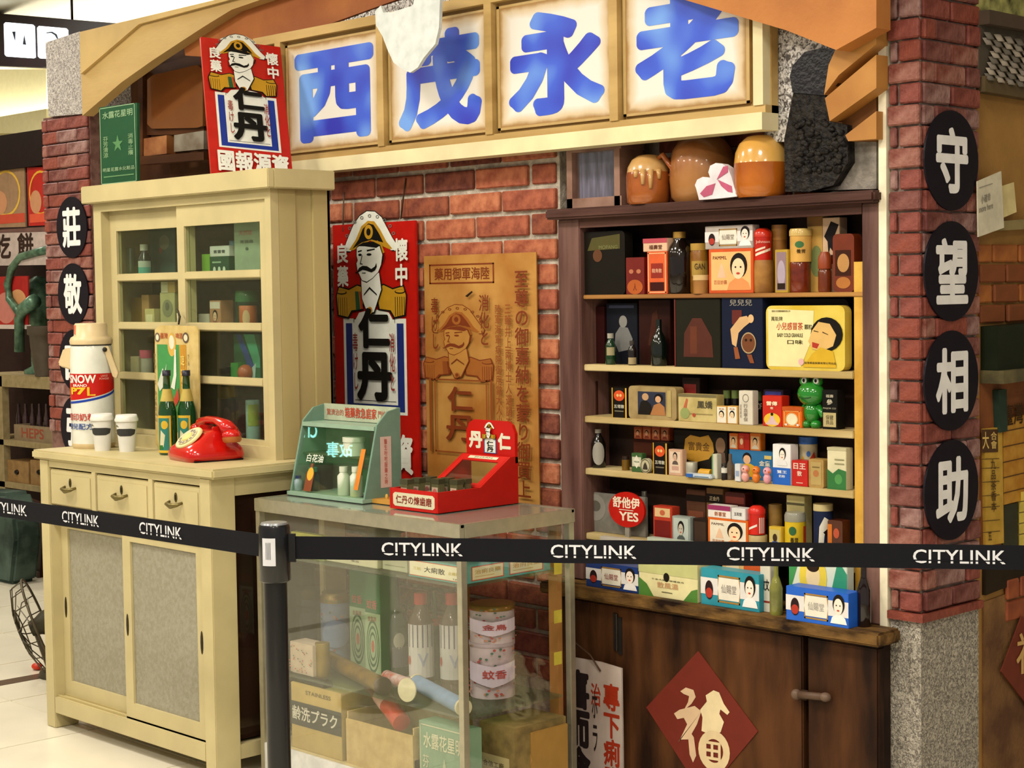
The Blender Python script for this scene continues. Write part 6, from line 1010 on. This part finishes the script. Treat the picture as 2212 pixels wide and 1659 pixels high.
# red display box
A, Bp, Cq = oz(842, 1097, zg), oz(946, 1110, zg), oz(1142, 1079, zg)
rx0, rx1, ry0 = A.x, Bp.x, (A.y + Bp.y) / 2; ry1 = gy1 - .012; rw = rx1 - rx0
RB = M('b8140c', .35, var=.05); lo_, hi_ = .058, .135
rbx = thing('toothpaste_display', 'red counter display box with cream label and officer emblem on its back board', 'display box', ((rx0 + rx1) / 2, (ry0 + ry1) / 2, zg))
ysl = ry0 + (ry1 - ry0) * .52
for x in (rx0, rx1 - .008): MB().prism([V((x, ry0, zg)), V((x, ry1, zg)), V((x, ry1, zg + hi_)), V((x, ry1 - .03, zg + hi_)), V((x, ysl, zg + lo_)), V((x, ry0, zg + lo_))], V((.008, 0, 0))).build('side_panel', RB, rbx, bevel=.001)
fp = MB().box(rx0 + .008, rx1 - .008, ry0, ry0 + .008, zg, zg + lo_).build('front_panel', RB, rbx)
pr(fp, V((rx0, ry0, zg)), V((rw, 0, 0)), V((0, 0, lo_)), [('p', [(.08, .25), (.12, .15), (.9, .15), (.94, .25), (.94, .72), (.9, .82), (.12, .82), (.08, .72)], 'd0c8a8'), ('t', '仁丹の煉歯磨', .14, .28, .88, .70, .025, '7a2418')], 'label_print')
MB().box(rx0 + .008, rx1 - .008, ry0 + .008, ry1, zg, zg + .02).build('floor_panel', M('c8bca0', .5), rbx)
for k in (1, 2): MB().box(rx0 + rw * k / 3 - .002, rx0 + rw * k / 3 + .002, ry0 + .008, ysl, zg + .02, zg + .045).build('partition', M('c8bca0', .5), rbx)
sl = V((0, ry1 - .03 - ysl, hi_ - lo_)); so = V((rx0 + .008, ysl, zg + lo_ - .004)); sU = V((rw - .016, 0, 0))
for a0, a1, b0, b1 in ((0, 1, 0, .12), (0, 1, .82, 1), (0, .1, .12, .82), (.9, 1, .12, .82)): MB().obox(so + sU * a0 + sl * b0, sU * (a1 - a0), sl * (b1 - b0), V((0, 0, .004))).build('slope_frame', RB, rbx)
MB().obox(so + sU * .1 + sl * .12, sU * .8, sl * .7, V((0, 0, .002)), GLC).build('slope_window', GLC, rbx)
pr(rbx, so + sl * .84 + V((0, 0, .0042)), sU, sl * .14, [('r', .18, .2, .82, .8, 'd0c8a8'), ('t', 'JINTAN', .3, .35, .7, .65, '3a2a20')], 'slope_label')
zt0 = zg + hi_; bk = [(0, 0), (1, 0), (1, .72), (.94, .92), (.84, 1), (.16, 1), (.06, .92), (0, .72)]; bh = .10
bp2 = MB().prism([V((rx0 + rw * a, ry1 - .012, zt0 - .02 + (bh + .02) * b)) for a, b in bk], V((0, .012, 0))).build('back_board', RB, rbx, bevel=.001)
pr(bp2, V((rx0, ry1 - .012, zt0)), V((rw, 0, 0)), V((0, 0, bh)), [('t', '丹', .06, .16, .34, .66, .05, 'd8d4bc'), ('t', '仁', .66, .16, .92, .66, .05, 'd8d4bc'), ('r', .37, .04, .63, .5, '24488a'), ('r', .39, .06, .61, .5, 'd8d8cc'), ('t', '仁\n丹', .43, .08, .57, .40, .04, '14120f')] + officer(FULL, .36, .46, .64, .95), 'emblem_print')
for k, (fx, fy) in enumerate(((.20, .10), (.20, .24), (.20, .38), (.5, .30), (.5, .42), (.78, .36), (.78, .46))):
    x = rx0 + rw * fx; y = ry0 + (ry1 - ry0) * fy; o = MB().box(x - .016, x + .016, y - .012, y + .012, zg + .0205, zg + .082).build('tooth_powder_tin', M('5c5a3c', .4, .3, h2='767450'), None, False, .002)
    tag(o, 'small olive grey square tin standing in the red display box', 'tin', 'small tins in the red display box'); pr(o, V((x - .016, y - .012, zg + .0205)), V((.032, 0, 0)), V((0, 0, .0615)), [('r', .1, .1, .9, .62, 'b09a84'), ('e', .5, .36, .3, .2, 'a8605c')]); MB().box(x - .0165, x + .0165, y - .0125, y + .0125, zg + .0685, zg + .0825).build('lid', M('4c4c34', .35, .3), o)
A, Bp, Cq = oz(770, 1082, zg), oz(842, 1092, zg), oz(845, 1068, zg)
wbk = tag(MB().box(A.x, Bp.x + .02, A.y, A.y + .07, zg, zg + .012).build('wooden_game_board', M('a8742c', .4, scale=10, h2='c08c3c', stretch=(.2, 1, 1))), 'small orange wooden board with pegs between the green case and the red box', 'board')
for fx, fy in ((.35, .6), (.6, .5), (.75, .8), (.55, .85)): MB().lathe(V((A.x + (Bp.x - A.x) * fx, A.y + .07 * fy, zg + .012)), [(.004, 0), (.005, .006), (.003, .012)], M('d0a850', .3), 10).build('peg', M('d0a850', .3), wbk)

# ================================================================ QUEUE BARRIER
PB0 = oz(592, 1135, .965); px_, py_ = PB0.x, PB0.y
BP = M('0f0f12', .3, coat=.3, var=.04); TAPE = M('131318', .6, var=.06, scale=200)
qs = thing('queue_barrier', 'black retractable belt queue post with printed belts on both sides', 'barrier post', (px_, py_, 0))
c = V((px_, py_, 0))
MB().lathe(c, [(.17, 0), (.17, .012), (.15, .02), (.04, .03)], BP, 32).build('base', BP, qs); MB().lathe(c, [(.026, .02), (.026, .86)], BP, 24).build('pole', BP, qs)
cas = MB().lathe(c, [(.030, .842), (.0345, .846), (.0345, .962), (.032, .968)], BP, 28).build('cassette', BP, qs)
MB().lathe(c, [(.030, .968), (.028, .972)], M('8a8c90', .3, .5), 24).build('cap', M('8a8c90', .3, .5), cas)
vd2 = math.atan2(TC.y, TC.x)
def fnc(x, y, off): a = vd2 + (x - .5) * math.pi; return c + V(((.0345 + off) * math.cos(a), (.0345 + off) * math.sin(a), .846 + .116 * y))
pr(cas, c, V((1, 0, 0)), V((0, 0, 1)), [('r', .28, .3, .56, .82, 'd0d0d4')] + [('r', .36 + .03 * k, .42, .372 + .03 * k, .74, '4a4a50') for k in range(4)], fn=fnc, name='sticker')
def belt(px1, py1, texts, far):
    E1 = oz(px1, py1, .942); d = V((E1.x - px_, E1.y - py_, 0)).normalized(); P0 = V((px_, py_, 0)) + d * .033; L = (V((E1.x, E1.y, 0)) - P0).length + .5
    n = V((d.y, -d.x, 0)); n = n if n.dot(TC) > 0 else -n
    e = P0 + d * (L + .03); t = thing('belt_post', far, 'barrier post', V((e.x, e.y, 0))); MB().lathe(V((e.x, e.y, 0)), [(.17, 0), (.17, .012), (.15, .02), (.04, .03)], BP, 32).build('base', BP, t); MB().lathe(V((e.x, e.y, 0)), [(.026, .02), (.026, .85)], BP, 24).build('pole', BP, t); MB().lathe(V((e.x, e.y, 0)), [(.03, .842), (.0345, .846), (.0345, .962), (.03, .97)], BP, 28).build('cassette', BP, t)
    bl = MB().obox(P0 + V((0, 0, .892)), d * L, n * .0015, V((0, 0, .050)), TAPE).build('belt', TAPE, qs)
    MB().obox(P0 + V((0, 0, .886)) - d * .004, d * .02, n * .006, V((0, 0, .062)), BP).build('belt_clip', BP, qs)
    for x0, x1 in texts:
        a, e = onp(x0, 1195, P0, n), onp(x1, 1195, P0, n); a.z = e.z = 0; a -= V((0, 0, 0))
        O = V((a.x, a.y, .903)) + n * .0016; U = V((e.x - a.x, e.y - a.y, 0))
        pr(bl, O, U, V((0, 0, .0285)), [('t', 'CITYLINK', 0, 0, 1, 1, .012, 'd8d8dc'), ('r', -.02, .17, 1.02, .27, TAPE)], 'lettering')
belt(2212, 1178, [(825, 1000), (1190, 1375), (1570, 1760), (1972, 2172)], 'black queue post holding the belt end beside the ochre side wall')
belt(0, 1075, [(-22, 62), (138, 217), (304, 395)], 'black queue post holding the belt end past the sideboard')

# ================================================================ LEFT BACKGROUND
YK = 4.62
def bgp(name, pts, y, d, m, parent=None): return wp(name, pts, y, d, m, parent)
bs = thing('stall_shelving', 'dim cream shelving of the neighbouring stall behind the brick pillar', 'shelving', oy(60, 1240, YK))
zf0 = 0
xk0, xk1 = oy(-60, 800, YK).x, oy(215, 800, YK).x
STM = M('7c6c48', .6, h2='8c7c58')
MB().box(xk0 - 1.6, xk1, YK + .3, YK + .33, 0, oy(50, 285, YK).z).build('back_panel', M('2c1c18', .8), bs)
for y0, y1 in ((812, 838), (954, 966), (1046, 1058)):
    MB().box(xk0, xk1, YK, YK + .3, oy(50, y1, YK).z, oy(50, y0, YK).z).build('shelf_board', STM, bs)
MB().box(oy(-2, 900, YK).x - .03, oy(6, 900, YK).x, YK, YK + .04, 0, oy(50, 815, YK).z).build('post', STM, bs); MB().box(xk0, xk1, YK + .02, YK + .06, oy(50, 505, YK).z, oy(50, 492, YK).z).build('lintel', M('6a4c44', .6), bs)
MB().box(xk0, xk1, YK - .01, YK + .2, oy(50, 362, YK).z, oy(50, 286, YK).z).build('dark_valance', M('1c1210', .7), bs)
for pts, lab, cols in (([(-20, 362), (52, 358), (55, 490), (-20, 492)], 'faded tan poster with a yellow arc behind the brick pillar', ('8a6c50', 'c8a038', 'b0402c')), ([(58, 362), (120, 360), (120, 486), (62, 488)], 'red poster with a golden arc beside the tan one', ('a01c14', 'c8982c', 'c04a30'))):
    o = tag(bgp('wall_poster', pts, YK + .01, .008, M(cols[0], .6)), lab, 'poster'); A = oy(*pts[3], YK + .01)
    pr(o, A, V((oy(*pts[2], YK).x - A.x, 0, 0)), V((0, 0, oy(*pts[0], YK).z - A.z)), [('c', .45, .55, .4, .38, .1, cols[1]), ('e', .28, .4, .2, .2, 'b07c58'), ('r', .05, .05, .95, .2, cols[2])])
o = tag(bgp('stall_banner', [(-20, 504), (125, 500), (125, 572), (-20, 574)], YK + .0, .01, M('a89890', .6)), 'pale banner with dark brush characters above the green pump', 'banner')
A = oy(-20, 574, YK); pr(o, A, V((oy(125, 572, YK).x - A.x, 0, 0)), V((0, 0, oy(-20, 504, YK).z - A.z)), [('t', '吃', .08, .2, .32, .95, .03, '2c1c18'), ('t', '餅', .42, .25, .66, .95, .03, '2c1c18')])
o = tag(bgp('wall_poster', [(-20, 598), (60, 596), (60, 708), (-20, 710)], YK + .02, .008, M('9a1c18', .6)), 'red floral picture panel low behind the pump handle', 'poster')
A = oy(-20, 710, YK + .02); pr(o, A, V((oy(60, 708, YK).x - A.x, 0, 0)), V((0, 0, oy(-20, 598, YK).z - A.z)), [('e', .4, .4, .25, .3, 'b06a60'), ('e', .7, .55, .2, .2, 'c08a5c'), ('r', 0, 0, 1, .08, 'b8a8a0')])
PG_ = M('36503e', .35, .3, h2='5c7c64'); zk = oy(60, 812, YK).z
pm = thing('hand_pump', 'old green cast iron hand pump with a curved handle on the stall shelf', 'pump', V((oy(85, 790, YK + .2).x, YK + .2, zk)))
pc_ = oy(85, 700, YK + .2)
MB().lathe(V((pc_.x, YK + .2, zk)), [(.09, 0), (.09, .02), (.05, .04), (.05, .25), (.075, .28), (.095, .36), (.09, .46), (.05, .52), (.02, .54)], PG_, 20).build('pump_body', PG_, pm)
MB().tube([oy(*q, YK + .0) for q in ((110, 538), (80, 545), (45, 555), (25, 580), (16, 615), (20, 645), (34, 665), (44, 680))], .022, PG_).build('handle', PG_, pm); MB().tube([oy(75, 650, YK), oy(50, 668, YK), oy(42, 690, YK), oy(42, 760, YK)], [.04, .035, .03, .028], PG_).build('spout', PG_, pm)
bk_ = thing('tin_bucket', 'small grey bucket hanging under the pump spout', 'bucket', oy(65, 806, YK - .03)); cB = oy(62, 760, YK - .05)
MB().lathe(V((cB.x, YK + .05, zk)), [(.06, 0), (.08, .16), (.085, .22), (.095, .225), (.095, .27)], M('4a4034', .5, .3), 20).build('bucket_body', M('4a4034', .5, .3), bk_)
for i, px in enumerate((40, 55, 70, 85, 100)):
    jar('soda_bottle', 'dim soda bottle standing in the crate on the stall shelf', 'bottle', px - 6, px + 6, 872, oy(50, 945, YK).z, YK + .12, [('body', M('2c1c1c', .2, coat=.4, h2='4a3434'), [(1, 0), (1, .55), (.5, .75), (.45, 1)])], group='bottles in the stall crate')
ck_ = thing('bottle_crate', 'pale wooden bottle crate with red lettering on the stall shelf', 'crate', oy(75, 956, YK)); zc0 = oy(50, 954, YK).z; X0, X1_ = oy(20, 940, YK).x, oy(128, 940, YK).x; zc1 = oy(50, 920, YK).z; CRM = M('7c6a50', .6)
fp = MB().box(X0, X1_, YK + .03, YK + .045, zc0, zc1).build('front_board', CRM, ck_); MB().box(X0, X1_, YK + .22, YK + .235, zc0, zc1).build('back_board', CRM, ck_); MB().box(X0, X0 + .012, YK + .045, YK + .22, zc0, zc1).build('end_board', CRM, ck_); MB().box(X1_ - .012, X1_, YK + .045, YK + .22, zc0, zc1).build('end_board', CRM, ck_); MB().box(X0 + .012, X1_ - .012, YK + .045, YK + .22, zc0, oy(50, 945, YK).z).build('bottom_board', CRM, ck_)
pr(fp, V((X0, YK + .03, zc0)), V((X1_ - X0, 0, 0)), V((0, 0, zc1 - zc0)), [('t', 'HEPS', .15, .2, .6, .85, .02, '8a3c28')], 'lettering')
for px0, px1, lab in ((16, 62, 'tan wooden drawer box with dark knob on the stall shelf, fully seen'), (66, 108, 'tan wooden drawer box partly hidden by the sideboard')):
    z0_ = oy(50, 1046, YK).z; bx('drawer_box', lab, 'drawer box', px0, px1, 996, z0_, M('7a5c34', .6, h2='8c6c40'), yf=YK + .02, dp=.2); ob_ = [o for o in bpy.data.objects if o.name.startswith('drawer_box')][-1]
    c = oy((px0 + px1) / 2 - 2, 1020, YK + .02); MB().ball(c, .022, .014, .014).build('knob', M('1c1410', .4), ob_)
lm = tag(MB().prism([oz(22, 1222, 0), oz(86, 1248, 0), oy(95, 1090, 4.57), oy(50, 1075, 4.57)], V((.0, .03, .0))).build('leaning_board', M('241412', .5, scale=10, h2='341c16')), 'dark framed wooden panel leaning at the foot of the stall', 'panel')
A = oz(22, 1222, 0); B_ = oz(86, 1248, 0); MB().obox(A + V((0, -.012, 0)), B_ - A, V((0, .012, 0)), V((0, .0, .03))).build('bottom_frame', M('5c483c', .5), lm)
SKP = [oy(*p, 4.26) for p in [(-60, 1060), (10, 1066), (30, 1120), (34, 1170), (30, 1205)]]; SKP += [V((SKP[-1].x - .04, 4.26, 0)), V((SKP[0].x, 4.26, 0))]
tag(MB().prism(SKP, V((-.02, .16, 0)), M('24302a', .7, scale=6, h2='4a5a50')).build('draped_sack', M('24302a', .7, scale=6, h2='4a5a50'), bevel=.02), 'dark green draped sack at the foot of the stall shelving', 'sack')
struct(MB().prism([oy(*p, 6.0) for p in [(-80, 150), (100, 150), (100, 288), (-80, 288)]], V((0, .4, 0))).build('trim_10', M('d8d0a4', .7, var=.03)))
struct(MB().prism([oy(*p, 6.5) for p in [(-80, 60), (420, 60), (420, 215), (-80, 215)]], V((0, .3, 0))).build('trim_11', M('e2dcc4', .7, var=.02)))
hsn = thing('hanging_sign', 'black ceiling-hung direction sign with two lit white pictogram panels', 'sign', oy(60, 130, 5.4))
bgp('casing', [(-60, 24), (250, 50), (250, 112), (90, 146), (-60, 140)], 5.4, .12, M('1c1416', .5), hsn)
for (x0, y0, x1, y1) in ((8, 48, 74, 126), (80, 56, 146, 130)):
    pn = bgp('lit_panel', [(x0, y0 + 4), (x0 + 4, y0), (x1 - 4, y0 + 5), (x1, y0 + 9), (x1 + 2, y1 - 2), (x1 - 2, y1), (x0 + 6, y1 - 4), (x0 + 2, y1 - 8)], 5.395, .01, M('e8f4ff', .5, emit=1.6), hsn)
for q in ([(26, 68), (33, 68), (32, 88)], [(52, 76), (56, 97), (49, 96)]): bgp('pictogram', q, 5.391, .002, M('20242c', .6), hsn)
bgp('pictogram', [(100, 70), (112, 68), (122, 74), (126, 86), (124, 86), (118, 76), (110, 71), (100, 72)], 5.391, .002, M('20242c', .6), hsn)
MB().tube([oy(156, 45, 5.45), V((oy(156, 45, 5.45).x, 5.45, CEIL))], .008).build('hanger_rod', M('1c1416', .5), hsn)
# wire fan guard behind the sideboard foot
cf = oy(88, 1350, 3.30); fw = thing('desk_fan', 'old fan with rusty wire cage standing on the floor behind the sideboard', 'fan', V((cf.x, cf.y, 0)))
WR = M('4c4434', .45, .6); ax = V((CR.x * .9 - TC.x * .2, CR.y * .9 - TC.y * .2, .35)).normalized(); u = ax.orthogonal().normalized(); w = ax.cross(u); Rf = .19
def circ(rr, d, n=28): return [cf + ax * d + (u * math.cos(2 * math.pi * i / n) + w * math.sin(2 * math.pi * i / n)) * rr for i in range(n + 1)]
MB().tube(circ(Rf, 0), .005).build('rim', WR, fw)
for k in range(16):
    a = 2 * math.pi * k / 16; e = u * math.cos(a) + w * math.sin(a); MB().tube([cf + e * Rf, cf + e * Rf * .92 - ax * .05, cf + e * Rf * .5 - ax * .075, cf - ax * .08], .0025, None, 6).build('cage_wire', WR, fw)
MB().tube(circ(Rf * .5, -.074), .0025).build('cage_ring', WR, fw)
for k in range(3):
    a = 2 * math.pi * k / 3; e = u * math.cos(a) + w * math.sin(a); g = ax.cross(e); MB().prism([cf + e * .02 - ax * .03, cf + e * .15 + g * .05 - ax * .02, cf + e * .16 - g * .03 - ax * .04, cf + e * .03 - g * .02 - ax * .035], ax * .003).build('blade', M('6a6454', .4), fw)
MB().lathe(cf - ax * .04, [(.03, 0), (.035, .03), (.05, .06), (.05, .14), (.03, .18)], M('3c382c', .4), 20, ax).build('motor', M('3c382c', .4), fw)
MB().tube([cf + ax * .06, V((cf.x + ax.x * .08, cf.y + ax.y * .08, .05))], .014).lathe(V((cf.x + ax.x * .08, cf.y + ax.y * .08, 0)), [(.09, 0), (.085, .02), (.03, .05)], M('3c382c', .4), 20).build('stand', M('3c382c', .4), fw)
c = oz(80, 1447, 0); tag(MB().ball(V((c.x, c.y, .014)), .026, .02, .014, M('c03010', .4)).build('red_plug', M('c03010', .4)), 'small red plug lying on the floor by the sideboard foot', 'plug')

# lit sign of the mall hanging behind the viewer; it mirrors in the glass of the first aid case
gn = V((0, -(zr_ - .024), lean)).normalized()
def mirror(px, py, P=None, N=None, t=6.0):
    p = onp(px, py, fo, gn); d = (p - EYE).normalized(); r = d - gn * (2 * d.dot(gn))
    return (p + r * t, r) if P is None else p + r * ((P - p).dot(N) / r.dot(N))
P0, r0 = mirror(712, 960); r0.z = 0; r0.normalize()
c4 = [mirror(*q, P0, r0) for q in ((800, 1000), (618, 1000), (618, 905), (800, 905))]
ns = thing('lit_wall_sign', 'green lit sign with pale cyan lettering hanging from the ceiling opposite the stall', 'sign', (c4[0] + c4[1]) / 2)
GN = M('0c5a24', .5, emit=1.5); CYAN = M('9cf4f0', .5, emit=11)
MB().prism(c4, r0 * .06, GN).build('panel', GN, ns)
for x, ss in ((0, 1),):
    top = (c4[2] + c4[3]) / 2; MB().tube([top + r0 * .03, V((top.x, top.y, CEIL))], .01).build('hanger_rod', M('2a2a2a', .5), ns)
def ml(t, x0, y0, x1, y1, nm):
    O = mirror(x1, y1, P0, r0); U = mirror(x0, y1, P0, r0) - O; W2 = mirror(x1, y0, P0, r0) - O; pr(ns, O - r0 * .001, U, W2, [('t', t, 0, 0, 1, 1, .02, CYAN)], nm)
ml('CIT', 650, 916, 684, 946, 'lettering'); ml('故事', 704, 954, 760, 988, 'lettering')
